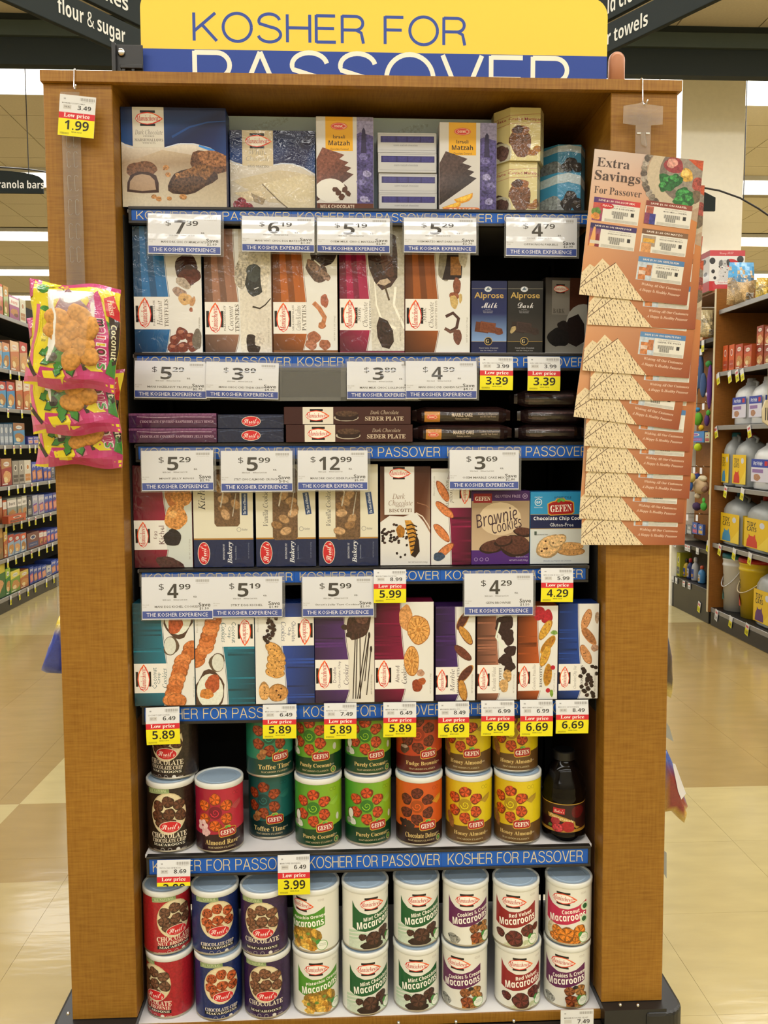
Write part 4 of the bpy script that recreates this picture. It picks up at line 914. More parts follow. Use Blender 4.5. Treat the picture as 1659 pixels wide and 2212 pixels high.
def streit(w, h, name, big=False):
    a = Art(); a.r(0, 0, w, h, 'D6D2BE'); a.r(0, h*.72, w, h, '15234A', .12); a.r(0, h*.715, w, h*.73, 'A87A34')
    x0, x1 = (w*.35, w*.78) if big else (w*.28, w*.7); a.g([(x0, 14), (x0+5, 8), (x1-5, 8), (x1, 14), (x1, h*(.57 if big else .71)), (x1-5, h*(.6 if big else .74)), (x0+5, h*(.6 if big else .74)), (x0, h*(.57 if big else .71))], '6A5038', .5)
    R = random.Random(int(w*10)+len(name))
    for k in range(9): biscuit(a, x0+8+R.random()*(x1-x0-16), 40+k*13 if big is False else 18+k*11, 13, 9, ['A8835A', '8E6A44', 'B8936A'][k % 3], R.uniform(-60, 60), seed=k)
    a.l([(x0+8, 30), (x0+20, 60), (x0+14, 90)], 3, 'C8C0B0', .3); a.l([(x1-8, 60), (x1-16, 110)], 2, 'B8B0A0', .3)
    if big: a.t('Kichel', w*.14, h*.3, 60, 16, '2A2A2E', 'I', 90, res=2)
    else: a.t(name, w*.16, h*.42, 80, 11, '33333A', 'I', 90, res=2)
    a.push(w*.86, h*.38, 8 if not big else 0); a.r(-6.5, -24, 6.5, 24, '24406E'); a.t('The Taste of Memories', 0, 0, 44, 6, 'DDE4EC', 'S', 90); a.pop()
    a.e(w*.76, h*.63, 5, 5, '8A8A86', 0); a.e(w*.76, h*.63, 4, 4, 'D6D2BE', 0); a.t('Kosher', w*.86, h*.63, 12, 5, '8A8A86', 'b')
    logo_s(a, w*.165, h*.865, 50, 90, 27); a.t('RIVINGTON ST', w*.5, h*.85, 34, 4, 'C8CCD4', 'S', 90); a.t('Bakery', w*.61, h*.86, 48, 13, 'DDE0E4', 'B', 90, res=2); a.t('Passover Edition', w*.7, h*.86, 30, 3, '8A94A8', 'S', 90); a.t('NET WT 8 OZ (227g)', w*.92, h*.84, 34, 3, '7A86A0', 'k', 90)
    return a
carton('cookie_box', 'tall navy and cream kichel box with a wide window under the 5.99 sign', (417, 1000, 547, 1220), .07, D4, streit(130, 220, 'Kichel', True), 'wrap', '1A2848', zb=Z4)
carton('cookie_box', 'navy and cream windowed vanilla cookie box beside the kichel', (552, 1000, 682, 1221), .07, D4, streit(130, 221, 'Vanilla Cookies'), 'wrap', '1A2848', zb=Z4)
carton('cookie_box', 'navy and cream windowed vanilla cookie box beside the biscotti', (688, 1000, 817, 1220), .07, D4, streit(129, 220, 'Vanilla Cookies'), 'wrap', '1A2848', zb=Z4)
a = Art(); w, h = 109, 214; a.r(0, 0, w, h, 'D8D7D3'); a.g([(0, 0), (w, 0), (w, 145), (95, 120), (78, 100), (50, 108), (20, 106), (0, 120)], ['34190E', '3A1C10', 'A8866E', '6E4430', '5A3018', '5A3018', '4A2614', '7A5440'])
a.l([(78, 100), (92, 108), (104, 126), (109, 136)], 2.5, 'D8CCC0'); a.l([(80, 78), (100, 84), (109, 92)], 2, '8A6048'); a.r(9, 0, 74, 104, 'D8D7D3'); logo_m(a, 42, 14, 46); a.t('Dark', 40, 64, 28, 12, '8A7460', 'I', res=2); a.t('Chocolate', 44, 78, 52, 12, '8A7460', 'I', res=2); a.t('DIPPED', 43, 86, 20, 3.5, '8A7460', 'S'); a.t('BISCOTTI', 44, 94.5, 50, 8, '7A6452', 'S')
for k in range(46):
    a.blob(random.uniform(2, 60), random.gauss(148, 9), 3.4, 2.8, random.choice(['2A1A16', '3E2A24', '20120E']), .2, n=7, seed=k)
a.blob(44, 140, 9, 14, 'A06A24', .5); a.g([(53, 116), (66, 116), (74, 126), (82, 160), (84, 184), (76, 196), (66, 190), (60, 150)], 'C08A34', .5); a.g([(66, 116), (84, 160), (86, 184), (76, 198), (66, 192), (72, 184), (78, 150)], '2A1A12', .2)
for k in range(7): a.l([(57+k*1.6, 128+k*9), (68+k*1.6, 125+k*9), (80+k*.5, 130+k*9)], 3, '2E1C12', .1)
for x, y in ((36, 188), (44, 196), (54, 191), (58, 170)): a.blob(x, y, 3, 3.4, '241612', 0, n=5)
a.t('NET WT 4.25 OZ (120g)', 82, 208, 42, 4, '5A5650', 'k')
carton('cookie_box', 'brown and white dark chocolate dipped biscotti box', (821, 1007, 930, 1221), .07, D4, a, 'card', '3A2014', zb=Z4)
def mand(a, w, h):
    for x, y, r in ((58, 30, 40), (64, 70, -50), (58, 120, -40), (62, 160, -60)): biscuit(a, x, y, 26, 9, 'C87A48', r, 0, seed=int(y), crust='8A4424')
    a.blob(70, 18, 12, 10, '3A4A60', .5)
a = m_box(87, 209, '6E1238', (124, 186), [('Almond', 42, 40, 9, 'I', '6F6A62'), ('MANDEL CUTS', 52, 58, 6, 'S', '6F6A62')], mand, 1, .56, lw=.7)
carton('cookie_box', 'upside-down wine red mandel cuts box beside the biscotti', (931, 1009, 1018, 1218), .07, D4, a, 'card', '5A1230', zb=Z4, flip=True)
a = Art(); w, h = 126, 159; a.r(0, 0, w, h, 'C8B294'); a.vg(0, 20, w, 128, '9A8468', 'BEA688'); a.e(62, 60, 46, 36, 'CDB99A'); a.r(0, 0, w, 21, '3E1C58'); a.r(0, 128, w, h, '4A2270')
a.r(4, 5, 44, 25, '8A1A1E'); a.t('GEFEN', 24, 16, 33, 9, 'EFE8DA', 'S'); a.t('GLUTEN FREE', 78, 11, 56, 6, 'B8A4C8', 'n'); a.e(116, 11, 5.5, 5.5, 'B8A4C8'); a.e(116, 11, 4.5, 4.5, '3E1C58'); a.t('GF', 116, 11, 6, 4, 'B8A4C8', 'b')
a.t('Brownie', 54, 56, 92, 30, '3A2430', 'i', 12, res=2); 
for x, y, rx, ry, r in ((112, 90, 20, 10, -8), (44, 122, 26, 14, 8), (96, 120, 34, 24, 0), (70, 110, 20, 11, 10)): a.blob(x, y, rx, ry, '2E1A16', .2, r, 18, .08); a.blob(x, y-3, rx*.92, ry*.86, '553228', .5, r, 18, .08)
a.t('Cookies', 76, 73, 66, 25, '3A2430', 'i', 14, res=2)
for x in (10, 22, 34): a.e(x, 148, 4, 4, 'A890C0'); a.e(x, 148, 3, 3, '4A2270')
a.t('NET WT 5.3 OZ (150g)', 103, 151, 40, 4.5, 'D0C4DC', 'k'); a.t('Snacks to Share', 110, 143, 26, 3, 'C8B8D4', 'k')
carton('cookie_box', 'purple and tan gluten free brownie cookies box', (1018, 1057, 1144, 1216), .07, .05, a, 'card', '3E1C58', zb=Z4)
a = Art(); w, h = 129, 156; a.r(0, 0, w, h, 'CBD2D4'); a.r(0, 0, w, 48, '2B8FC4'); a.r(0, 48, w, 80, '17204C'); a.r(0, 48, w, 49, 'B89A52'); a.r(0, 79, w, 80, 'B89A52')
a.push(66, 34, 0, 1.45); logo_g(a, 0, 0, 40); a.pop(); a.t('HOMESTYLE', 70, 12, 36, 5, '1E5A80', 'b'); a.e(17, 22, 8, 8, 'DDEAF0'); a.e(17, 22, 6.6, 6.6, '2B8FC4'); a.t('GF', 17, 22, 9, 6, 'DDEAF0', 'b'); a.t('Certified', 17, 11, 16, 3, 'DDEAF0', 'k'); a.t('Gluten-Free', 17, 33, 18, 3, 'DDEAF0', 'k')
a.t('Chocolate Chip Cookies', 68, 58, 122, 10, 'E8EAF0', 'b', res=2); a.t('Gluten-Free', 68, 71, 52, 8, 'DCE0EA', 'n')
biscuit(a, 90, 130, 30, 9, 'C8965C', 0, 4, seed=3); biscuit(a, 88, 118, 30, 9, 'D4A468', 0, 4, seed=5); biscuit(a, 42, 118, 32, 22, 'DDB57E', 35, 9, seed=8); biscuit(a, 60, 106, 20, 13, 'E0BC88', 25, 4, seed=9); a.r(9, 85, 14, 93, '4A5A50'); a.t('Cholesterol free', 24, 92, 28, 3, '6A6A6A', 'k'); a.t('Biscuits aux Pepites de Chocolat', 60, 150, 60, 3.5, '2A4A8A', 'k')
carton('cookie_box', 'blue and white gluten free chocolate chip cookie box behind the lowest coupons', (1145, 1059, 1274, 1215), .07, .05, a, 'card', '2B7FB4', zb=Z4)
# ================================================================ shelf 5
Z5 = SH[5][0]; D5 = .06; Y5 = .032
def coco(a, w, h):
    a.blob(100, 30, 34, 44, '4A342A', .4, 0, 18); a.e(98, 30, 29, 38, 'D8DCD0', .1); a.blob(92, 46, 16, 20, 'A8502C', .5); a.blob(106, 24, 14, 12, 'C07A38', .5); a.blob(82, 92, 16, 22, '5A4A3A', .3); a.e(80, 92, 13, 19, 'CDD0C6', .1)
    for k in range(9): biscuit(a, 116-k*4.5+(10 if k < 2 else 0), 96+k*14, 19, 15, ['C2713C', 'B4642F', 'CC7E46'][k % 3], 20, 0, seed=k)
    biscuit(a, 92, 212, 21, 18, 'C0713A', 0, 0, seed=20)
txtc = [('Coconut', 44, 46, 10, 'n', '35606A'), ('Crisp', 54, 26, 9, 'n', '35606A'), ('Cookies', 66, 42, 11, 'I', '35606A')]
a = m_box(136, 222, '136074', (130, 194), txtc, coco, 1, .52)
carton('cookie_box', 'teal coconut crisp cookie box standing upright, first on the fifth shelf', (288, 1300, 420, 1522), Y5, D5, a, 'wrap', '125062', zb=Z5)
a = m_box(130, 218, '136074', (126, 188), txtc, coco, 1, .52)
carton('cookie_box', 'teal coconut crisp cookie box turned upside down', (421, 1299, 550, 1516), Y5, D5, a, 'wrap', '125062', zb=Z5, flip=True)
def chip(a, w, h):
    biscuit(a, 80, 24, 22, 20, 'C08A4C', 0, 5, seed=1); biscuit(a, 110, 28, 12, 20, 'CE9C5E', 0, 4, seed=2)
    for k in range(5): biscuit(a, 86-k*1.5+(8 if k > 3 else 0), 68+k*13, 21, 12, 'CC9852', -10-6*k, 5, seed=5+k)
    for k in range(36): a.blob(100+random.gauss(0, 7)-k*.3, 134+k*2.1, 4.5, 4, random.choice(['2E1C1A', '3C2622', '241412']), .2, n=6, seed=k)
a = m_box(128, 217, '1A3A84', (126, 188), [('Chocolate', 44, 44, 9, 'n', '44506E'), ('Chip', 54, 20, 9, 'n', '44506E'), ('Cookies', 66, 42, 11, 'I', '44506E')], chip, 1, .54)
carton('cookie_box', 'dark blue chocolate chip cookie box turned upside down', (551, 1298, 679, 1515), Y5, D5, a, 'wrap', '16306E', zb=Z5, flip=True)
def dbl(a, w, h):
    a.blob(96, 40, 26, 40, '3E2420', .6, -10, 16); a.blob(104, 26, 16, 20, '6A453C', .6)
    for x0, x1 in ((88, 82), (92, 88), (98, 98), (112, 92), (118, 96)): a.l([(x0, 66), (x1, 208)], 2.2, '2A1A1A')
    for x, y in ((118, 70), (122, 100)): a.l([(x, y), (x-10, y+100)], 2, '2A1A1A'); a.e(x, y, 2.5, 7, '2A1A1A')
    for x, y in ((62, 10), (64, 52), (74, 68)): a.blob(x, y, 7, 6, '33201C', .4)
a = m_box(129, 216, '421E5C', (122, 188), [('Double', 42, 34, 7, 'n', '5A4A60'), ('Chocolate Chip', 53, 60, 7, 'n', '5A4A60'), ('Cookies', 67, 44, 11, 'I', '4A3A50')], dbl, 1, .56, white='D6D2C8')
carton('cookie_box', 'purple double chocolate chip cookie box with dark sticks pictured', (680, 1299, 809, 1515), Y5, D5, a, 'wrap', '3A1A50', zb=Z5)
def alm(a, w, h):
    a.blob(68, 34, 14, 30, 'C89058', .5); 
    for x, y, rx, ry in ((95, 60, 25, 32), (80, 128, 17, 32)):
        a.blob(x, y, rx, ry, 'A86C34', .2, 0, 18, .07); a.blob(x, y, rx*.93, ry*.93, 'D29A54', .5, 0, 18, .07)
        for k in range(12): t = k*.5236; a.l([(x+rx*.35*math.cos(t), y+ry*.35*math.sin(t)), (x+rx*.85*math.cos(t+.15), y+ry*.85*math.sin(t+.15))], 1.5, '9A6028', .1)
        a.blob(x, y, rx*.2, ry*.16, 'B87C3C', .3)
    a.blob(100, 154, 9, 7, 'B48A70', .4); a.blob(92, 182, 11, 14, '8A3E24', .4); a.blob(103, 172, 9, 7, 'A4542C', .4)
a = m_box(128, 216, '6E1034', (124, 188), [('Almond', 49, 36, 9, 'n', '5A4A4A'), ('Cookies', 64, 42, 12, 'I', '4A3A3A')], alm, 1, .5)
carton('cookie_box', 'crimson almond cookie box with a flower-shaped cookie pictured', (809, 1293, 937, 1509), Y5, D5, a, 'card', '5A0E2A', zb=Z5)
def slices(cols, chipc=None, ys=((30, 60), (62, -55), (100, -40), (146, 50), (182, -80))):
    def f(a, w, h):
        for k, (y, r) in enumerate(ys):
            biscuit(a, w*.72+(k % 2)*6-3, y, 24, 9.5, cols[k % len(cols)], r, 4 if chipc else 0, chipc or '4A2A18', seed=k+3, crust=cols[(k+1) % len(cols)])
    return f
a = m_box(86, 204, '3A1E58', (130, 190), [('Marble', 36, 50, 10, 'I', '6A6468'), ('MANDEL CUTS', 49, 56, 5.5, 'S', '5A5458')], slices(['5A3228', 'B8843C', '6A3A2C']), 1, .56, lw=.78)
carton('cookie_box', 'narrow violet marble mandel cuts box', (941, 1304, 1027, 1508), Y5, D5, a, 'card', '321A4A', zb=Z5)
def walnut(a, w, h):
    for x, y, r in ((58, 36, 20), (66, 62, 15), (72, 92, 12), (62, 112, 14), (70, 128, 12)): a.blob(x, y, r, r*1.1, '33201F', .5, 0, 9, .25)
    a.blob(66, 146, 9, 14, 'B8925C', .8); a.blob(58, 168, 10, 14, 'C09A66', .5); a.l([(48, 30), (40, 62), (56, 84)], 4, 'D4DCD0')
a = m_box(86, 200, '8A5A46', (122, 184), [('Chocolate Walnut', 36, 52, 9, 'I', '8A8078'), ('BISCOTTI', 50, 48, 5.5, 'S', '5A5450')], walnut, 1, .54, lw=.78)
carton('cookie_box', 'narrow cocoa brown chocolate walnut biscotti box under the brownie sign', (1031, 1306, 1117, 1505), Y5, D5, a, 'card', '7A4E3C', zb=Z5)
def cran(a, w, h):
    for x, y in ((44, 16), (62, 24)): a.blob(x, y, 12, 16, 'A82430', .4)
    slices(['C4963A', 'A87428'], '8A2A24', ((52, 60), (84, 50), (108, 70), (150, 84)))(a, w, h)
    for x, y in ((76, 134), (66, 184)): a.e(x, y, 5, 5, 'B02030')
    a.blob(78, 58, 7, 5, '7A9A4A', .4); a.blob(74, 190, 4, 8, '7A9A3A', .4)
a = m_box(86, 203, '9A4A20', (124, 184), [('Cranberry Pistachio', 36, 54, 9, 'I', '8A8078'), ('BISCOTTI', 50, 46, 5.5, 'S', '5A5450')], cran, 1, .54, lw=.78)
carton('cookie_box', 'narrow rust orange cranberry pistachio biscotti box', (1119, 1302, 1205, 1505), Y5, D5, a, 'card', '8A4018', zb=Z5)
def nutc(a, w, h):
    slices(['C08858', 'A06A40'], '3A2218', ((34, 70), (70, -50), (110, -65)))(a, w, h)
    for k in range(26): a.blob(60+random.gauss(0, 8)+k*.3, 136+k*2.6, 5, 4.5, random.choice(['2A1C18', '3A2822']), .3, n=7, seed=k)
    a.blob(82, 30, 5, 12, 'A89078', .5); a.blob(78, 96, 8, 8, 'B08A70', .5)
a = m_box(86, 206, '1A3A80', (130, 188), [('Chocolate Chip Nut', 36, 50, 9, 'I', '8A8680'), ('MANDEL CUTS', 51, 52, 5.5, 'S', '5A5450')], nutc, 1, .54, lw=.78)
carton('cookie_box', 'narrow royal blue chocolate chip nut mandel cuts box, last on the fifth shelf', (1207, 1298, 1293, 1504), Y5, D5, a, 'card', '16306E', zb=Z5)
# ================================================================ macaroon tins
NF = 72; STEP = 2*math.pi/NF
def can_mesh(art, R, H, rpx, cx, y0, y1):
    """wrap the label: art x is arc length in pixels about cx, y from y0 (under the lid) to y1 (bottom rim)"""
    hw = math.pi*rpx
    xs = [cx+k*STEP*rpx for k in range(-NF//2, NF//2+1)]
    zb, zt = .006, H-.012
    def ang(x): return (x-cx)/rpx
    def fn(x, y, l):
        a = ang(x); k = math.floor(a/STEP+1e-7); am = (k+.5)*STEP; r = (R-.0006)*math.cos(STEP/2)/math.cos(a-am)+.0003+l*EPS
        return (r*math.sin(a), -r*math.cos(a), zb+(y1-y)/(y1-y0)*(zt-zb))
    return art.build('label', fn, xs=xs, box=(cx-hw, y0, cx+hw, y1), nrm=lambda x, y: (math.sin(ang(x)), -math.cos(ang(x)), 0))
def can_parts(t, art, R, H, rpx, cx, y0, y1, lid=('BFD0DC', 'D9DCD8')):
    obj('tin_body', MB().lathe([(R*.96, 0), (R, .0012), (R, .0045), (R-.0012, .0058), (R-.0012, H-.013), (R-.0006, H-.009)], NF).mesh('tin', True), 'steel', t)
    obj('label_print', can_mesh(art, R, H, rpx, cx, y0, y1), 'canp', t)
    ld = obj('lid', MB().lathe([(R+.0004, H-.0125), (R+.0012, H-.0118), (R+.0013, H-.002), (R+.0002, H), (R-.0035, H), (R-.0045, H-.0022), (R-.0046, H-.0035)], 48, cap=False).mesh('lid', True), 'lidrim', t)
    obj('lid_panel', MB().lathe([(R-.0046, H-.0045), (R-.0046, H-.0028), (R-.014, H-.0028), (R-.016, H-.002)], 48).mesh('panel', False), 'lid', ld)
def frame_streit(col, l1, l2, l3, food, mott=.25, namec='E9DFC8', l2c=None):
    a = Art(); a.r(-170, 0, 170, 150, col, mott)
    a.blob(0, 57, 40, 48, 'C9B98E', 0, 0, 26, .015); a.blob(0, 58, 38, 46, 'DACDA6', .1, 0, 26, .015)
    for k, (x, y) in enumerate(((-22, 40), (0, 30), (24, 38), (-24, 62), (2, 58), (27, 62), (4, 80), (-14, 78))):
        if food == 'chip': a.blob(x, y, 12.5, 12, '8A3A18', .3, seed=k); a.blob(x-1, y-1, 11, 10.5, 'A8502A', 1, seed=k+2); [a.blob(x+random.uniform(-7, 7), y+random.uniform(-7, 7), 1.6, 1.5, '3A1A10', 0, n=5, seed=q) for q in range(6)]
        else: swirl(a, x, y, 13.5, food, seed=k+1)
    a.push(-24, 6, 4); a.r(-27, -6, 27, 6, '7E9460'); a.r(-27, -5, 27, -4.4, 'C8D0A8'); a.r(-27, 4.4, 27, 5, 'C8D0A8'); a.t('ALL NATURAL', 0, 0, 44, 6, 'C8CFA4', 'S'); a.pop()
    logo_s(a, 4, 86, 47)
    y = 106
    if l1: a.t(l1, 0, y, 82, 12, namec, 'S', res=2)
    if l2: a.t(l2, 0, y+12, 78, 8.5, l2c or namec, 'S', res=2); y += 2
    a.r(-40, y+15, 40, y+23, '0E0C0E'); a.t(l3, 0, y+19, 72, 5.6, 'E6E0CC', 'S')
    for x in (-14, 2, 20): a.e(x, y+31, 4.6, 4.6, 'C8C4BC' if x > 10 else 'A8A4A0'); a.e(x, y+31, 3.6, 3.6, col if x < 10 else 'D8D4CC')
    a.t('NET WT 10 OZ', -30, y+32, 16, 2.6, 'D8D0C8', 'k'); a.t('KOSHER', 34, y+31, 12, 3, 'D8D0C8', 'k')
    return a
def frame_gefen(c0, c1, band, name, food, fx=0, extra=None, leaf=None, off=0, seal=False):
    a = Art(); a.hg(-170, 0, 170, 122, c0, c0); a.g([(-52, 0), (52, 0), (52, 122), (-52, 122)], [c0, c1, c1, c0], .03)
    a.r(52, 0, 110, 122, c1)
    a.r(-170, 104, 170, 150, band); a.g([(-52, 104), (-20, 103), (10, 101), (52, 96), (52, 112), (-52, 112)], band); a.r(52, 96, 110, 112, band)
    cx, cy = -8+off, 54
    a.e(cx, cy, 15, 15, shade_of(c0, .8), 0, n=18)
    for k in range(3):
        P = [(cx+(1+q*.8)*math.cos(q*.7+k*0), cy+(1+q*.8)*math.sin(q*.7)) for q in range(int(6+k*3))]
    a.l([(cx+(1+q*.62)*math.cos(q*.62), cy+(1+q*.62)*math.sin(q*.62)) for q in range(16)], .5, shade_of(c1, 1.3), 0, 1.2)
    for k in range(6):
        t = math.radians(-90+60*k); swirl(a, cx+29*math.cos(t), cy+30*math.sin(t), 13.5, food, seed=k+3)
    if leaf: a.g([(cx+34, cy-10), (cx+48, cy-20), (cx+62, cy-24), (cx+60, cy-12), (cx+48, cy-3)], leaf); a.l([(cx+34, cy-8), (cx+60, cy-23)], .8, shade_of(leaf, .7))
    if extra: extra(a, cx, cy)
    for x in (34, 43): a.e(x, 14, 4.2, 4.2, shade_of(c1, .72)); a.e(x, 14, 3.4, 3.4, c1)
    logo_g(a, 18+off*.5, 98, 40); a.t(name, 4, 121, 76, 11, 'D3B978', 'S', res=2); a.t('MACAROON CLASSICS', 4, 132.5, 62, 4, 'B8A880', 'S')
    a.t('NET WT', 46, 120, 8, 3, 'D8D0B8', 'k')
    if seal: a.e(48, 132, 7.5, 7.5, 'B8A860'); a.e(48, 132, 5.5, 5.5, '1E4A20'); a.blob(48, 132, 3, 4, '6AA040', 0, 30)
    return a
def frame_mani(col, l1, food, green=False, extra=None, logow=56):
    a = Art(); a.r(-170, 0, 170, 150, 'DCDCD2')
    if green: [a.g([(-60, 96+k*9), (-20, 90+k*9), (-12, 93+k*9), (-60, 103+k*9)], 'B4CBB0') for k in range(5)]; a.r(-60, 118, 60, 150, 'C4D2BE', .1)
    a.g([(-50, 20), (-44, 34), (-32, 46), (-14, 53), (6, 52), (28, 44), (50, 30), (50, 76), (28, 84), (4, 92), (-20, 96), (-38, 94), (-50, 88)], col)
    a.l([(50, 30), (50, 76)], 1, col)
    logo_m(a, -4, 27, logow); a.t('KOSHER', 42, 12, 14, 6, 'B0A89C', 'k')
    a.push(12, 58, 12); a.t(l1, 0, 0, 7.2*len(l1)*.66+8, 10, 'F0EEE2', 'o', res=2); a.pop()
    a.push(4, 74, 12); a.t('Macaroons', 0, 0, 90, 18, 'F4F2E8', 'o', res=2); a.pop()
    food(a)
    a.e(44, 126, 13, 13, '5FA04C'); a.e(44, 126, 11.5, 11.5, 'E4E8DA'); a.blob(34, 116, 4, 7, '3E8A3A', 0, -30); a.t('Gluten Free', 45, 122, 15, 2.6, '5A7A50', 'k'); a.t('Natural & Fresh', 45, 126, 16, 2.6, '5A7A50', 'k'); a.t('NET WT 10 OZ', -10, 145, 30, 3, '8A8A7C', 'k')
    return a
def pile(c, big=1):
    def f(a):
        a.blob(-4, 132, 30*big, 10, shade_of(c, .6), .4)
        for k, (x, y, r) in enumerate(((26, 102, 15), (-26, 110, 9), (34, 118, 12), (0, 116, 19*big))): swirl(a, x, y, r, c, seed=k+2)
    return f
def nuts(a):
    a.blob(4, 108, 42, 26, '8A6A24', .5, 0, 18)
    for k in range(13): a.blob(random.uniform(-32, 38), random.uniform(94, 134), 10, 7, ['C99A3A', 'B8822A', 'D6B050'][k % 3], .7, random.uniform(0, 180), 9, .3, k)
    for k in range(5): a.blob(random.uniform(-26, 30), random.uniform(96, 126), 5, 4, '6E8A3A', .5, 0, 8, .2, k)
def cook(a):
    a.blob(-36, 128, 16, 12, '8E8E86', 1, 0, 12, .2); a.r(6, 118, 50, 150, 'B8772E', .5)
    for k, (x, y, r, c) in enumerate(((14, 100, 13, '8E5630'), (38, 98, 14, 'A8743E'), (44, 116, 13, 'B07A40'), (18, 124, 15, '8A4424'), (36, 134, 12, '9E6A34'))): swirl(a, x, y, r, c, seed=k+5)
    a.blob(26, 90, 6, 5, '2A2020', 0)
def redv(a):
    for k in range(9): a.blob(-20+k*9, 140-(k % 3)*5, 8, 6, ['D0D4B8', 'BCC49E'][k % 2], .2, 0, 9, .2, k)
    for k, (x, y, r) in enumerate(((-36, 112, 12), (30, 102, 17), (52, 96, 10), (-2, 120, 21))): swirl(a, x, y, r, '5E2420', seed=k+5)
def cocn(a):
    a.blob(4, 124, 44, 22, 'C8701E', .4, 0, 16); a.blob(-36, 112, 12, 18, 'C8C0A0', .4)
    for k, (x, y, r) in enumerate(((-20, 110, 13), (34, 108, 16), (-26, 128, 12), (22, 134, 13), (2, 118, 20))): swirl(a, x, y, r, 'D07A22', seed=k+5)
    for x, y in ((46, 46), (44, 78)): a.e(x, y, 11, 11, 'C8D4BC'); a.e(x, y, 6.5, 6.5, '1E5A34')
def coc_x(a, cx, cy): a.blob(-48, 74, 9, 13, '5A3E2E', .4); a.e(-47, 74, 7, 11, 'D2D4CC'); a.blob(-42, 92, 9, 8, 'C8CAC0', .2); a.blob(-54, 92, 7, 7, '8A8A80', .3); a.e(52, 80, 5, 8, 'C8CAC0')
def flw(a, cx, cy):
    for k in range(5): a.blob(-40+8*math.cos(k*1.26), 84+8*math.sin(k*1.26), 6, 6, 'D8B4B4', .2, seed=k); a.blob(-32+6*math.cos(k*1.26), 98+5*math.sin(k*1.26), 5, 5, 'D0A8A8', .2, seed=k)
def chk(a, cx, cy): [a.blob(-44+k*5, 92+(k*7) % 14, 8, 6, '2A1A18', .3, k*40, 6, .2, k) for k in range(6)]
def nutx(a, cx, cy): a.blob(-38, 88, 12, 11, '4A3224', .5); a.blob(-38, 83, 9, 4, 'A89080', .3)
def tofx(a, cx, cy): a.blob(-26, 96, 11, 9, '8A5A34', .8, 10, 8, .2); a.blob(-22, 86, 8, 6, 'A87040', .6, 10, 8, .2)
def almx(a, cx, cy): a.blob(-44, 92, 9, 18, '8A5A30', .5, 20)
A_BRN = frame_streit('2A1E18', 'CHOCOLATE', 'CHOCOLATE CHIP', 'MACAROONS', '5A3424', .7)
A_RED = frame_streit('A01C26', 'CHOCOLATE', 'NUT BROWNIE', 'MACAROONS', '6A4632', .25)
A_BLU = frame_streit('17285E', None, 'CHOCOLATE CHIP', 'MACAROONS', 'chip', .3)
A_PUR = frame_streit('321C44', 'CHOCOLATE', None, 'MACAROONS', '7A5038', .3)
A_ALM = frame_gefen('8E1230', 'B8283C', '2A0E16', 'Almond Rave', 'C85A1A', extra=flw, leaf='B0484C', off=-2)
A_TOF = frame_gefen('0F4A48', '1E6260', '0C2A28', 'Toffee Time', '943C1C', leaf='2A6E68', extra=tofx)
A_TOF2 = frame_gefen('1E6A50', '2E8A6C', '123A2E', 'Toffee Time', '943C1C', extra=tofx)
A_COC = frame_gefen('3E8A28', '86AE24', '0F3A1E', 'Purely Coconut', 'B8441E', leaf='8AB83C', extra=coc_x, seal=True)
A_FUD = frame_gefen('B23A1A', 'B84422', '541412', 'Fudge Brownie', '6E2A18', extra=nutx, off=2)
A_DEL = frame_gefen('C0561A', 'C4501A', '2A1612', 'Chocolate Deluxe', '5E2418', leaf='C88A24', extra=chk, off=2, seal=True)
A_HON = frame_gefen('C8A41C', 'D0BC16', '5E4220', 'Honey Almond', 'B8461E', leaf='A88A2A', extra=almx)
A_PIS = frame_mani('4A8A26', 'Pistachio Orange', nuts)
A_MIN = frame_mani('14572C', 'Mint Chocolate', pile('4A2C22'), True)
A_CKS = frame_mani('5E1A4E', 'Cookies & Cream', cook)
A_RV = frame_mani('8A1E20', 'Red Velvet', redv)
A_CN = frame_mani('B8224A', 'Coconut', cocn)
Z6 = SH[6][0]; Z7 = z7+.0005
pf = onZ(475, 1843, Z6); d0 = (pf-CAMP).dot(_f)
RC6 = 52.5*(onZ(475, 1760, Z6+.07)-CAMP).dot(_f)/FPX*1.0
H6 = onY(475, 1693, pf.y).z-Z6
RC7 = RC6*1.005; pf7 = onZ(900, 2188, Z7); H7 = onY(900, 1919, pf7.y).z-Z7; H7 = H7/2
PROT = {}
def can(key, art, cx, yb, z, label, rot, R, H, group, extra=None):
    p = onZ(cx, yb, z); Yc = p.y+R
    xc = onY(cx, (yb*2-140)/2, Yc).x if True else p.x
    Yc = max(Yc, (.0605 if z > Z6+.1 else (.045 if z > Z7+.1 and z < Z6+.1 and False else -.01+.012))+R)
    loc = (xc, Yc, z); a0 = math.atan2(xc-CAMP.x, Yc-CAMP.y)   # a label turned to rot = 0 faces the shopper
    rz = -a0+math.radians(rot)
    if (key, R) in PROT:
        t = copy_tree(PROT[(key, R)], loc, label, rot=(0, 0, rz)); t['group'] = group
    else:
        t = thing('macaroon_tin', loc, label, 'tin', group, rz); can_parts(t, art, R, H, 52.0, 0, 0, 140); PROT[(key, R)] = t
        t.location = loc
    return t
g6 = 'macaroon tins on the sixth shelf'; g7 = 'macaroon tins on the bottom deck'
R6, R7 = RC6-.0018, RC6*.952
ZU = Z6+H6+.0004
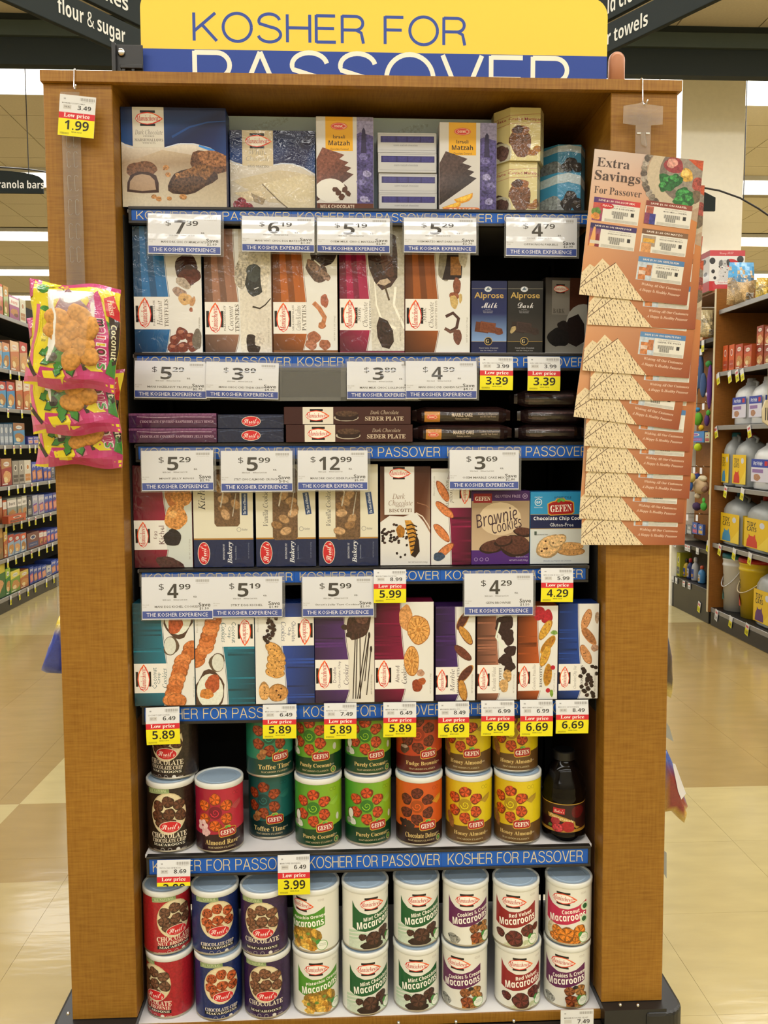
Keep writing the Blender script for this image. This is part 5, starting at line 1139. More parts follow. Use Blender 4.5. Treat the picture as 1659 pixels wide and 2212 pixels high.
for key, art, cx, yb, z, lb, rot in (
    ('brn', A_BRN, 371, 1843, Z6, 'dark brown chocolate chip macaroon tin, lower of the stack beside the post', -8),
    ('brn', A_BRN, 376, 1688, ZU, 'dark brown chocolate chip macaroon tin hidden partly by a price tag, upper of its stack', -25),
    ('alm', A_ALM, 475, 1844, Z6, 'raspberry red almond macaroon tin standing single with a grey lid', 0),
    ('tof', A_TOF, 587, 1814, Z6, 'teal toffee macaroon tin, lower of its stack and set back on the shelf', -12),
    ('tof2', A_TOF2, 581, 1688, ZU, 'sea green toffee macaroon tin, upper of its stack', 8),
    ('coc', A_COC, 688, 1833, Z6, 'green coconut macaroon tin below, next to the toffee stack', -4),
    ('coc', A_COC, 687, 1687, ZU, 'green coconut macaroon tin on top, next to the toffee stack', -14),
    ('coc', A_COC, 795, 1828, Z6, 'green coconut macaroon tin below, next to the orange chocolate stack', 6),
    ('coc', A_COC, 795, 1682, ZU, 'green coconut macaroon tin on top, next to the fudge brownie tin', 2),
    ('del', A_DEL, 905, 1829, Z6, 'orange and brown chocolate deluxe macaroon tin, lower of its stack', 2),
    ('fud', A_FUD, 909, 1692, ZU, 'red-orange fudge brownie macaroon tin, upper of its stack', 4),
    ('hon', A_HON, 1012, 1826, Z6, 'yellow honey almond macaroon tin below, beside the orange tins', 0),
    ('hon', A_HON, 1012, 1675, ZU, 'yellow honey almond macaroon tin on top, beside the fudge brownie tin', -10),
    ('hon', A_HON, 1117, 1825, Z6, 'yellow honey almond macaroon tin below, beside the juice bottle', -8),
    ('hon', A_HON, 1113, 1672, ZU, 'yellow honey almond macaroon tin on top, nearest the juice bottle', 0)):
    can(key, art, cx, yb, z, lb, rot, R6, H6, g6)
ZV = Z7+H7+.0004
for key, art, cx, yb, z, lb, rot in (
    ('red', A_RED, 369, 2202, Z7, 'bright red macaroon tin with its picture turned away, on the bottom deck', -44),
    ('red', A_RED, 362, 2064, ZV, 'bright red nut brownie macaroon tin, upper of the red stack', 18),
    ('blu', A_BLU, 473, 2208, Z7, 'navy chocolate chip macaroon tin with blue label, lower of its stack', 6),
    ('blu', A_BLU, 466, 2065, ZV, 'navy chocolate chip macaroon tin with blue label, upper of its stack', 4),
    ('pur', A_PUR, 577, 2211, Z7, 'dark purple chocolate macaroon tin, lower of its stack', -6),
    ('pur', A_PUR, 570, 2076, ZV, 'dark purple chocolate macaroon tin with an open cream chip on its lid', -8),
    ('pis', A_PIS, 683, 2196, Z7, 'white and lime green pistachio orange macaroon tin, lower of its stack', 6),
    ('pis', A_PIS, 683, 2060, ZV, 'white and lime green pistachio orange macaroon tin, upper and turned aside', -34),
    ('min', A_MIN, 789, 2197, Z7, 'white and dark green mint macaroon tin, lower, beside the pistachio stack', 14),
    ('min', A_MIN, 789, 2056, ZV, 'white and dark green mint macaroon tin, upper, beside the pistachio stack', 22),
    ('min', A_MIN, 899, 2188, Z7, 'white and dark green mint macaroon tin, lower, beside the plum stack', 6),
    ('min', A_MIN, 899, 2047, ZV, 'white and dark green mint macaroon tin, upper, beside the plum stack', 14),
    ('cks', A_CKS, 1003, 2184, Z7, 'white and plum cookies and cream macaroon tin, lower, between mint and red velvet', -12),
    ('cks', A_CKS, 1005, 2047, ZV, 'white and plum cookies and cream macaroon tin, upper, between mint and red velvet', 10),
    ('rv', A_RV, 1119, 2190, Z7, 'white and brick red velvet macaroon tin, lower of its stack', 12),
    ('rv', A_RV, 1114, 2053, ZV, 'white and brick red velvet macaroon tin, upper of its stack', 0),
    ('cks', A_CKS, 1224, 2182, Z7, 'white and plum cookies and cream macaroon tin under the coconut one, next to the post', -6),
    ('cn', A_CN, 1227, 2045, ZV, 'white and raspberry pink coconut macaroon tin on top, next to the post', -6)):
    can(key, art, cx, yb, z, lb, rot, R7, H7, g7)
for sx, (cx, yb, lb) in enumerate(((490, 1700, 'dark'),)):
    pass
# pomegranate juice bottle
pj = onZ(1217, 1821, Z6); RJ = 47*(pj-CAMP).dot(_f)/FPX*1.01; HJ = onY(1217, 1618, pj.y+RJ).z-Z6
t = thing('juice_bottle', (onY(1217, 1740, pj.y+RJ).x, pj.y+RJ, Z6), 'dark glass pomegranate juice bottle with a black cap at the end of the sixth shelf', 'bottle', None, -.12)
k = HJ/.22
obj('bottle_body', MB().lathe([(RJ*.9, 0), (RJ, .004), (RJ, .024*k), (RJ*.97, .026*k), (RJ*.97, .098*k), (RJ, .1*k), (RJ*1.02, .112*k), (RJ*.96, .12*k), (RJ*.98, .13*k), (RJ*.9, .148*k), (RJ*.74, .164*k), (RJ*.72, .172*k), (RJ*.58, .186*k), (RJ*.44, .194*k), (RJ*.42, .2*k)], 48).mesh('bottle', True), 'glass', t)
obj('cap', MB().lathe([(RJ*.5, .198*k), (RJ*.5, .218*k), (RJ*.46, .22*k)], 32).mesh('cap', False), 'cap', t)
a = Art(); a.r(-150, 0, 150, 72, '2A0C10'); a.r(-150, 0, 150, 2, 'B8923A'); a.r(-150, 63, 150, 70, 'A87E30'); a.blob(28, 20, 16, 16, '5A0E14', .3)
a.push(-16, 18, -3); a.r(-13, -7, 13, 7, 'B01E28'); a.t("Lieber's", 0, 0, 22, 8, 'E8DCC8', 'K'); a.pop()
a.g([(-42, 26), (-20, 28), (0, 34), (20, 44), (22, 54), (34, 60), (24, 62), (14, 52), (-6, 44), (-24, 38), (-40, 36)], 'A8863A'); a.t('Pomegranate', -10, 37, 54, 9, 'E6D3A0', 'S', -14)
a.blob(-24, 44, 10, 10, '9A2A34', .4); a.blob(4, 56, 15, 14, 'A01A22', .3); a.blob(-18, 60, 13, 12, '8E1A24', .3); a.e(-18, 60, 10.5, 9.5, 'B0343E', .9); a.blob(-36, 56, 5, 4, '4E6A2A', .2)
RL = RJ*.972
def jfn(x, y, l):
    an = x/47; kk = math.floor(an/STEP+1e-7); am = (kk+.5)*STEP; r = RL*math.cos(STEP/2)/math.cos(an-am)+.0006+l*EPS
    return (r*math.sin(an), -r*math.cos(an), (.026+.072*(1-y/70))*k)
obj('label_print', a.build('label', jfn, xs=[q*STEP*47 for q in range(-36, 37)], box=(-147, 0, 147, 70), nrm=lambda x, y: (math.sin(x/47), -math.cos(x/47), 0)), 'canp', t)
# ================================================================ price signs and tags
BIG = 155, 86
_bigbase = {}
def big_art(big, cents, desc, save, wo, oz):
    a = Art(); a.r(0, 0, 155, 86, 'D0D3DA'); a.r(1, 69, 154, 84, '2A4596')
    a.t('THE KOSHER EXPERIENCE', 77, 76.4, 134, 8, 'DDE2EE', 'n')
    for k in range(19): a.r(118+k*1.6, 5, 118+k*1.6+(1.1 if k % 3 else .6), 10, '8E8C88')
    a.t('0123456789', 133, 12.5, 26, 2, 'A09E9A', 'k')
    bw = 24 if len(big) == 1 else 46
    cx = 68 if len(big) == 1 else 70
    a.t('$', cx-bw/2-13, 20, 11, 14, '24211F', 'b', res=2); a.t(big, cx, 28, bw, 29, '24211F', 'b', res=2); a.t(cents, cx+bw/2+14, 19.5, 25, 11, '24211F', 'b', res=2)
    a.t('ea.', 117, 40, 8, 3.6, '4A4844', 'b'); a.t('With Card', 54, 46, 17, 3, '6A6864', 'b'); a.t('Without Card '+wo, 84, 46, 30, 3, '6A6864', 'b')
    a.t('No Limit', 9, 56, 14, 2.6, '8A8884', 'k'); a.t(oz, 6, 60.5, 8, 2.6, '8A8884', 'k')
    W = min(96, 4.7*len(desc)); a.t(desc, 76, 60, W, 4.6, '46443F', 'm')
    a.t('Save', 137, 56, 26, 8, '2A2826', 'm', res=2); a.t(save, 136, 64.2, 21, 6, '2A2826', 'm')
    return a
def small_art(old, new, nm, unit='$1.18'):
    a = Art(); a.r(0, 0, 72, 82, 'D6D8DA'); a.t('98', 10, 8, 4, 3, '5A5855', 'b')
    for k in range(17): a.r(41+k*1.7, 4, 41+k*1.7+(1.2 if k % 3 else .6), 10, '8E8C88')
    a.t('2345678901', 56, 12, 24, 2, 'A8A6A2', 'k'); a.t(nm, 28, 16.5, min(46, 2.8*len(nm)), 3, '6E6C68', 'm')
    a.r(8, 20, 24, 28.5, 'C2C1BE'); a.t(unit, 16, 24, 12, 3.4, '5A5855', 'm'); a.t(old, 50, 24, 27, 8.6, '2C2A27', 'b', res=2)
    a.r(0, 35, 72, 48, 'C81E2C'); a.t('Low price', 36, 41.4, 52, 10, 'F2EEE6', 'S', res=2); a.r(0, 47.5, 72, 82, 'E2DA10')
    a.t(new, 37, 60, 48, 19, '17150F', 'b', res=2); a.t('With Card', 37, 73.5, 20, 2.6, '3A3820', 'b'); a.r(4, 75, 22, 79, 'B8B010', .3)
    return a
def hang(kind, art, tl, rot, wpx, hpx, Y, label, tilt=0, cut=None, sleeve=True, curl=0.0):
    px, py = tl; w, h = (155, 86) if kind == 'big' else (72, 82)
    P = onY(px, py, Y); W = wpx*(P-CAMP).dot(_f)/FPX; H = hpx*(onY(px, py+hpx*.5, Y)-CAMP).dot(_f)/FPX
    t = bpy.data.objects.new('price_sign' if kind == 'big' else 'price_tag', None); COL.objects.link(t); t.location = P
    t.rotation_euler = (math.radians(tilt), math.radians(rot), 0)
    tag(t, label, 'sign' if kind == 'big' else 'price tag', 'white price signs in clear sleeves' if kind == 'big' else 'yellow low price tags')
    def bend(v): return -curl*(1-math.cos(min(1, v)*math.pi/2))*.02+curl*.006*(v-.5)
    xsn = []; ysn = [h*k/8 for k in range(1, 8)] if curl else []
    def fn(x, y, l): v = y/h; return (x/w*W, -.0012-l*EPS-curl*(.005*4*v*(1-v)+.004*v), -v*H)
    me = art.build('card', fn, xs=[1e4], ys=ysn, box=(0, 0, w, h if cut is None else cut))
    me.shade_smooth()
    obj('card_print', me, 'tagm' if kind == 'big' else 'paper', t)
    vm_ = 1 if cut is None else cut/h
    def bk(u, v): q = fn(u*w, v*vm_*h, 0); return (q[0], q[1]+.0007, q[2])
    obj('card_back', MB().grid(lambda u, v: bk(u, v), 1, 8).mesh('back', True), 'liner', t)
    if kind == 'big' and sleeve:
        obj('clear_sleeve', MB().box(-.003, .0008, -H-.003, W+.006, .0013, .006).mesh('sleeve'), 'sleeve', t)
    return t
YS1 = .034
for big, ce, desc, sv, wo, oz, x, y, x1, y1, rot, lb, Yt in (
    ('7', '39', 'MANI DRK CHC CV MRMLW NTS', '$2.60', '$9.99', '7 OZ', 320, 461, 476, 547, .8, 'price sign for chocolate marshmallows under the first box of the top shelf', YS1),
    ('6', '19', 'MANI WHT CHOC EGG MATZO', '$1.30', '$7.49', '8 OZ', 523, 467, 679, 543, .5, 'price sign for white chocolate egg matzo, glare across its upper half', YS1),
    ('5', '19', 'OSEM MILK CHOC MATZAH', '$2.80', '$7.99', '7 OZ', 685, 470, 842, 545, .3, 'price sign for milk chocolate matzah with a clear sleeve edge beside it', YS1),
    ('5', '29', 'OSEM MATZO MINT DARK CHOC', '$2.70', '$7.99', '7 OZ', 872, 470, 1029, 545, .2, 'price sign for mint dark chocolate matzah', YS1),
    ('4', '79', 'OPPH NON PARIELS', '$2.00', '$6.79', '5 OZ', 1093, 469, 1248, 552, .4, 'price sign for nonpareils hanging before the dark gap', YS1),
    ('5', '29', 'MANI HAZELNUT TRUFFLES', '$2.70', '$7.99', '3 OZ', 292, 779, 446, 859, 1.0, 'price sign for hazelnut truffles, first under the second shelf', YS1),
    ('3', '89', 'MANI CHOC CVD TNDR CNUT', '$4.10', '$7.99', '5 OZ', 446, 781, 602, 859, 1.4, 'price sign for coconut tenders with a bent upper corner', YS1-.003),
    ('3', '89', 'MANI MILK CHOC LOLLIPOPS', '$2.80', '$6.69', '5 OZ', 749, 781, 904, 862, .2, 'price sign for milk chocolate lollipops, its end tucked behind the next sign', YS1),
    ('4', '39', 'MANI CHOC CVD CASHEW PATT', '$4.10', '$8.49', '5 OZ', 876, 780, 1030, 861, .1, 'price sign for cashew patties overlapping the lollipop sign', YS1-.004),
    ('5', '29', 'MNHT JELLY RINGS', '$2.70', '$7.99', '9 OZ', 305, 974, 459, 1061, -.3, 'price sign for jelly rings, first under the third shelf', YS1),
    ('5', '99', 'STRT CHOC ALMOND CRUNCH', '50c', '$6.49', '8 OZ', 477, 974, 631, 1062, .1, 'price sign for chocolate almond crunch', YS1),
    ('12', '99', 'MANI DRK CHOC SEDER PLATE', '$5.00', '$17.99', '16 OZ', 643, 973, 794, 1059, .2, 'price sign for the chocolate seder plate', YS1),
    ('3', '69', 'OSEM MARBLE CAKE MIX', '$2.80', '$6.49', '8.8 OZ', 971, 972, 1122, 1057, .3, 'price sign for marble cake mix with bright glare on one edge', YS1),
    ('4', '99', 'MANI EGG KICHEL COOKIES', '$1.50', '$6.49', '2.25 OZ', 306, 1247, 458, 1339, .1, 'price sign for egg kichel cookies, first under the fourth shelf', .022),
    ('5', '19', 'STRT EGG KICHEL', '$1.40', '$6.59', '2.25 OZ', 459, 1246, 609, 1334, .3, 'price sign for the tall kichel box', .022),
    ('5', '99', "Streit's Jelly Tart Cookies", '$2.00', '$7.99', '9.5 OZ', 653, 1246, 807, 1333, .2, 'price sign for jelly tart cookies', .022),
    ('4', '29', 'GEFN BROWNIE', '$1.50', '$5.79', '5.3 OZ', 1003, 1239, 1153, 1330, .2, 'price sign for brownie cookies hanging over the narrow boxes', .022)):
    hang('big', big_art(big, ce, desc, sv, wo, oz), (x, y), rot, x1-x, y1-y, Yt, 'white '+lb, tilt=-1.5, curl=(1.0 if y < 900 and desc[:8] not in ('MANI DRK', 'OPPH NON') else .3))
for old, new, nm, un, x, y, x1, y1, rot, lb, Yt, cut in (
    ('3.99', '3.39', 'ALPRO MILK CHOCOLATE BAR', '$1.14', 1036, 770, 1108, 842, .6, 'under the blue chocolate bar', .034, None),
    ('3.99', '3.39', 'ALPRO DARK CHOCOLATE BAR', '$1.14', 1139, 770, 1210, 844, .6, 'under the black chocolate bar', .034, None),
    ('8.99', '5.99', 'MANI BSCTI MAN CHC DP PAK', '$2.12', 807, 1230, 877, 1302, .3, 'under the dipped biscotti box', .022, None),
    ('5.99', '4.29', 'GEFN COOKIE GF CHOC CHIP', '$1.19', 1168, 1227, 1238, 1300, .8, 'under the blue chocolate chip box', .022, None),
    ('6.49', '5.89', 'COCONUT CRISP COOKIES', '$1.18', 315, 1529, 387, 1609, -1.5, 'curling outwards, first under the fifth shelf', .025, None),
    ('6.49', '5.89', 'MANI CHOC CHIP COOKIES', '$1.18', 568, 1522, 640, 1595, .3, 'under the upside-down dark blue cookie box', .025, None),
    ('7.49', '5.89', 'MANI DBL CHOC CHIP COOKI', '$1.36', 700, 1519, 770, 1596, .2, 'under the purple double chocolate box', .025, None),
    ('6.49', '5.89', 'MANI ALMOND COOKIES', '$1.18', 828, 1517, 899, 1592, .6, 'under the almond cookie box', .025, None),
    ('8.49', '6.69', 'MANI MARBLE MANDEL CUTS', '$1.42', 946, 1516, 1013, 1593, .2, 'with wavy foot under the violet box', .025, None),
    ('6.99', '6.69', 'MANI CHOC WLNUT BISCOTTI', '$1.17', 1039, 1513, 1111, 1589, .7, 'under the cocoa brown walnut biscotti', .025, None),
    ('6.99', '6.69', 'MANI CRNBRY PSTCHIO BSCT', '$1.11', 1123, 1512, 1194, 1590, .6, 'under the rust orange biscotti', .025, None),
    ('8.49', '6.69', 'MANI CHOC CHP NUT MANDEL', '$1.42', 1200, 1512, 1271, 1584, .5, 'last under the fifth shelf', .025, None),
    ('6.49', '3.99', 'MNHN TOFFEE CRNCH MCRN', '$4.36', 600, 1847, 669, 1933, -.4, 'hanging over the purple tin', .012, None)):
    hang('small', small_art(old, new, nm, un), (x, y), rot, x1-x, (y1-y)*1.0, Yt, 'white, red and yellow low price tag '+lb, tilt=-3, cut=cut, curl=.8)
a_ = small_art('8.69', '3.99', 'STRT COC CHC CHP MCROON', '$6.95')
hang('small', a_, (340, 1858), 0, 71, 80, .012, 'low price tag bent up in its lower half over the red tin', tilt=-4, cut=56, curl=.8)
a_ = Art(); a_.r(0, 0, 72, 82, 'D6D8DA'); a_.t('98', 10, 8, 4, 3, '5A5855', 'b')
for k in range(17): a_.r(41+k*1.7, 4, 41+k*1.7+(1.2 if k % 3 else .6), 10, '8E8C88')
a_.t('MANI MCROON RED VELVET', 34, 18, 52, 3.4, '6E6C68', 'm'); a_.r(8, 22, 24, 30.5, 'C2C1BE'); a_.t('7.49', 50, 26.5, 27, 9.6, '2C2A27', 'b', res=2)
hang('small', a_, (1211, 2182), -.2, 72, 82, -.045, 'plain white price tag at the foot of the display', tilt=0)
# empty clear sleeve on the second shelf edge
P = onY(604, 785, .03); Q = onY(748, 866, .03)
t = thing('empty_sleeve', P, 'empty clear price sleeve between two signs on the second shelf edge', 'sleeve')
obj('clear_pocket', MB().box(0, 0, Q.z-P.z, Q.x-P.x, .0006, 0).box(Q.x-P.x-.012, -.001, Q.z-P.z, Q.x-P.x, -.0004, 0).box(0, -.001, Q.z-P.z, Q.x-P.x, -.0004, Q.z-P.z+.008).mesh('pocket'), 'sleeve', t)
# ================================================================ hanging things on the posts
# hook, clip strip and the tag over the bags
def hook(name, label, px, y0, y1, top=True):
    P0, P1 = onY(px, y0, -.016), onY(px, y1, -.016)
    pts = [(P0.x, .03, top_z+.003), (P0.x, -.012, top_z+.003), (P0.x, -.0165, top_z-.002), (P1.x, -.0165, P1.z+.006), (P1.x+.002, -.018, P1.z), (P1.x+.006, -.024, P1.z-.0005), (P1.x+.007, -.028, P1.z+.006)]
    t = thing(name, (P0.x, 0, top_z), label, 'hook')
    obj('wire', MB().tube([(p[0]-P0.x, p[1], p[2]-top_z) for p in pts], .0014, 8).mesh('wire', True), 'chrome', t)
    return P1
h1_ = hook('wire_hook', 'bent wire hook over the crown board holding the strip of snack bags', 160, 152, 194)
h2_ = hook('wire_hook', 'bent wire hook over the crown board holding the coupon pads', 1388, 176, 226)
def clipstrip():
    x0, x1 = onY(141, 500, -.008).x, onY(181, 500, -.008).x; z0 = onY(160, 640, -.008).z; z1 = h1_.z-.002
    t = thing('clip_strip', ((x0+x1)/2, -.01, z1), 'clear plastic merchandising strip with slots hanging on the post', 'strip')
    w = (x1-x0)/2; L = z1-z0
    obj('strip_band', MB().box(-w, 0, -L, w, .0008, 0).mesh('band'), 'strip', t)
    for py in (302, 345, 396, 448, 500, 550):
        z = onY(160, py, -.01).z-z1
        for sx in (-.006, .008):
            pts = [(sx+.0035*math.cos(q), -.0012, z+(.012 if math.sin(q) >= 0 else -.012)+.0035*math.sin(q)) for q in [k*math.pi/6 for k in range(13)]]
            obj('slot_rim', MB().tube(pts, .00045, 5).mesh('slot'), 'strip', t)
clipstrip()
hang('small', small_art('3.49', '1.99', 'MANI MRSHMLW COCONUT LCHMMLW', '98.8c'), (130, 203), 5.3, 77, 86, -.03, 'tilted low price tag hanging from the wire hook above the snack bags')
# clear T hanger
def thang():
    def q(x, y): p = onY(x, y, -.014); return p
    o0 = h2_
    t = thing('plastic_hanger', (o0.x, -.018, o0.z), 'clear plastic tee-shaped hanger on the wire hook', 'hanger')
    f = lambda x, y: (q(x, y).x-o0.x, q(x, y).z-o0.z)
    pts = [f(1382, 224), f(1346, 230), f(1345, 268), f(1372, 272), f(1371, 345), f(1403, 345), f(1405, 272), f(1430, 270), f(1431, 231), f(1393, 226), f(1388, 218)]
    obj('tee_plate', MB().slab(pts[::-1], 0, .001).mesh('tee'), 'strip', t)
    c = f(1388, 305); obj('hook_tab', MB().slab([(c[0]-.006, c[1]+.016), (c[0]-.004, c[1]-.008), (c[0]+.006, c[1]-.014), (c[0]+.007, c[1]-.01), (c[0]+.002, c[1]+.016)], -.003, -.001).mesh('tab'), 'strip', t)
    for sx in (-.014, .005): obj('slot_edge', MB().box(c[0]+sx, -.002, c[1]+.013, c[0]+sx+.008, -.0003, c[1]+.016).mesh('edge'), 'whitep', t)
thang()
# coupon sheets
def coupon_art():
    a = Art(); w, h = 240, 306
    a.g([(0, 0), (w, 0), (w, 120), (0, 150)], ['C8B8AE', 'B09484', 'BC7A48', 'CC9C74']); a.g([(0, 150), (w, 120), (w, h), (0, h)], ['CC9C74', 'BE7A40', '8A4224', 'C08050'])
    a.g([(120, 0), (w, 0), (w, 130), (210, 120), (176, 100), (146, 90), (128, 60), (118, 30)], 'A89078', .1)
    a.e(200, 34, 82, 76, 'B8AA92', .1, 30, 26); a.e(206, 32, 60, 60, '6E6258', .35, 0, 26); a.e(212, 28, 50, 48, '8A8074', .3)
    for k in range(15): t = 2.0+k*.135; a.blob(200+88*math.cos(t), 34+80*math.sin(t), 7, 8, ['7A7064', 'A0968A', '5A5048'][k % 3], .6, seed=k)
    a.g([(206, 0), (w, 0), (w, 22), (226, 14)], 'B0481E', .4)
    a.blob(176, 16, 20, 18, '8A3236', .4, 0, 16); a.blob(172, 12, 12, 10, 'C89082', .4); a.blob(206, 34, 14, 14, 'C49A3C', .5); a.blob(203, 30, 8, 8, 'DDBE6A', .3); a.blob(232, 52, 12, 16, '9A4438', .7); a.blob(228, 78, 14, 14, '6A5A44', .4)
    for x, y, r in ((168, 52, 20), (182, 46, 15), (158, 62, 12), (204, 74, 17), (214, 84, 15), (196, 88, 13), (210, 98, 10)):
        a.blob(x, y, r, r*.85, '1C5A28', .7, 0, 15, .3, int(x)); a.blob(x-2, y-3, r*.6, r*.45, '3A8A42', .7, 0, 11, .35, int(x))
    a.t('Extra', 44, 26, 72, 19, '463630', 'S', res=2); a.t('Savings', 56, 56, 100, 26, '463630', 'S', res=2); a.t('For Passover', 60, 84, 104, 15, '4E3C34', 'S', res=2)
    def cpn(x, y, col, col2, l1, l2, pic):
        a.push(x, y, -1.5); a.r(0, 0, 102, 49, 'D6D4CC'); a.hg(0, 0, 102, 11, col, col2); a.t('SAVE $1.00 ON '+l1, 50, 5.6, 80, 4.6, 'E4DCD4', 'm')
        a.t('Save $1.00 when you buy', 66, 14.5, 48, 2.6, '4A4440', 'k'); a.t(l2, 66, 19, 52, 3, '3A3430', 'm')
        for k in range(24): a.r(42+k*1.5, 25, 42+k*1.5+(.9 if (k*7) % 3 else .45), 33, '1E1C1A'); 
        for k in range(15): a.r(46+k*1.5, 33, 46+k*1.5+(.9 if (k*5) % 3 else .45), 40, '1E1C1A')
        a.r(84, 25, 91, 33, '2A2826', .3); a.r(28, 42, 100, 48, 'B8B6AE', .1); pic(); a.pop()
    cpn(10, 99, '3A2A6A', 'C8382A', 'SOUP MIX', 'SOUP & RECIPE MIX', lambda: (a.vg(0, 11, 22, 49, 'B8503A', '7A3A6A', .2), a.blob(8, 30, 10, 9, '5A7A34', .5), a.blob(8, 40, 9, 8, 'C08038', .5), a.e(30, 16, 15, 6, 'B82A2C'), a.t('Lipton', 30, 16, 22, 6, 'F0E4DC', 'K')))
    cpn(124, 95, '7A3226', '8A4030', 'FARFEL', 'MATZO MEAL or CAKE MEAL', lambda: (a.r(2, 12, 18, 49, 'A85A48', .4), a.r(0, 26, 12, 49, '7A3A5A', .4), a.r(11, 27, 24, 49, '3A3E8A', .4)))
    cpn(8, 153, '2A2254', '3A2A62', 'GRAPE JUICE', 'SPARKLING GRAPE JUICE', lambda: (a.vg(0, 11, 24, 49, '6A3A6A', 'C06A34', .2), a.g([(8, 8), (12, 8), (14, 28), (16, 49), (2, 49), (5, 28)], 'D8A060'), a.g([(16, 22), (20, 22), (23, 34), (24, 49), (14, 49)], '7A2434'), a.r(3, 36, 24, 43, 'C8C0B4')))
    cpn(122, 154, '6A4A34', '7A5A40', 'MATZO', 'WHOLE WHEAT MATZOS', lambda: (a.r(3, 14, 32, 36, '9A8A7A', .2), a.r(5, 20, 30, 28, 'C89A3A', .3), a.r(2, 30, 24, 49, 'C8905A', .3)))
    cpn(121, 213, '5A86B4', '4A76A8', 'GEFILTE FISH', 'GEFILTE FISH', lambda: (a.r(1, 11, 34, 49, 'B4C0CC', .2), a.r(4, 22, 20, 48, 'C07A48', .4), a.r(20, 16, 32, 38, 'B07048', .4), a.r(5, 29, 19, 37, 'D8C0B0', .3)))
    a.push(178, 280, -3); a.t('Wishing All Our Customers', 0, -7, 88, 7, 'DCC4B0', 'B', res=1); a.t('A Happy & Healthy Passover', -2, 5, 92, 7.5, 'DCC4B0', 'B', res=1); a.pop()
    def matzo(P, seed):
        a.g(P, 'D8C7A4', .12); R = random.Random(seed)
        x0 = min(p[0] for p in P); x1 = max(p[0] for p in P); y0 = min(p[1] for p in P); y1 = max(p[1] for p in P)
        def ins(x, y):
            s = 0; n = len(P)
            for i in range(n):
                ax, ay = P[i]; bx, by = P[(i+1) % n]
                if (ay > y) != (by > y) and x < (bx-ax)*(y-ay)/(by-ay)+ax: s ^= 1
            return s
        u = 0
        for i in range(26):
            for j in range(20):
                x = x0+(i+.5*(j % 2))*7.2+R.uniform(-1.5, 1.5); y = y0+j*7+R.uniform(-1.5, 1.5)
                if x < x1-2 and y < y1-2 and ins(x, y) and ins(x+2, y+3) and ins(x-2, y):
                    q = R.random(); c = '7E6646' if q < .5 else ('5A3E28' if q < .85 else '3A2418'); s = .7 if q < .5 else 1.25
                    a.g([(x, y), (x+1.1*s, y-.4), (x+3*s, y+4*s), (x+2*s, y+4.6*s)], c)
    matzo([(-2, 262), (16, 240), (34, 249), (-2, 290)], 3); matzo([(-2, 282), (42, 226), (60, 240), (0, 296)], 5)
    a.l([(0, 285), (36, 240)], 1.2, '5A4030'); matzo([(0, 290), (72, 232), (100, 262), (146, 308), (0, 308)], 9); a.l([(0, 291), (72, 232)], 1.4, '5A4030')
    return a
ca = coupon_art()
CW = 236*(onY(1380, 500, -.04)-CAMP).dot(_f)/FPX
CHt = 304*(onY(1380, 500, -.04)-CAMP).dot(_f)/FPX
def cfn(x, y, l): v = y/306; return (x/240*CW, -l*EPS-.004*math.sin(v*3.1)*(.5+x/480), -v*CHt)
cme = ca.build('sheet', cfn, xs=[60, 120, 180], ys=[306*k/10 for k in range(1, 10)], box=(0, 0, 240, 306)); cme.shade_smooth(); cme.materials.append(M['paper'])
cbk = MB().grid(lambda u, v: (lambda p: (p[0], p[1]+.0006, p[2]))(cfn(u*240, v*306, 0)), 4, 10).mesh('back', True); cbk.materials.append(M['liner'])
ords = ['frontmost and topmost, all five coupons showing', 'second from the top', 'third from the top, fish coupon showing', 'fourth from the top', 'fifth from the top, pushed out sideways', 'fifth from the bottom', 'fourth from the bottom', 'third from the bottom', 'second from the bottom', 'lowest in the fan']
for k, (bx, by, rot) in enumerate(((1251, 636, 5.4), (1269, 701, 2.4), (1258, 800, 4.2), (1273, 861, 1.8), (1239, 900, 7.2), (1262, 963, 3.4), (1265, 1018, 2.6), (1263, 1070, 2.2), (1251, 1120, 2.8), (1255, 1177, .6))):
    Yk = -.062+k*.0045; P = onY(bx, by, Yk); r = math.radians(rot)
    # bottom corner -> top corner of the sheet
    tx = P.x+CHt*math.sin(r); tz = P.z+CHt*math.cos(r)
    t = thing('coupon_sheet', (tx, Yk, tz), 'orange coupon sheet with matzo picture, '+ords[k], 'leaflet', 'coupon sheets fanned down the post'); t.rotation_euler = (0, r, 0)
    obj('sheet_print', cme, None, t); obj('sheet_back', cbk, None, t)
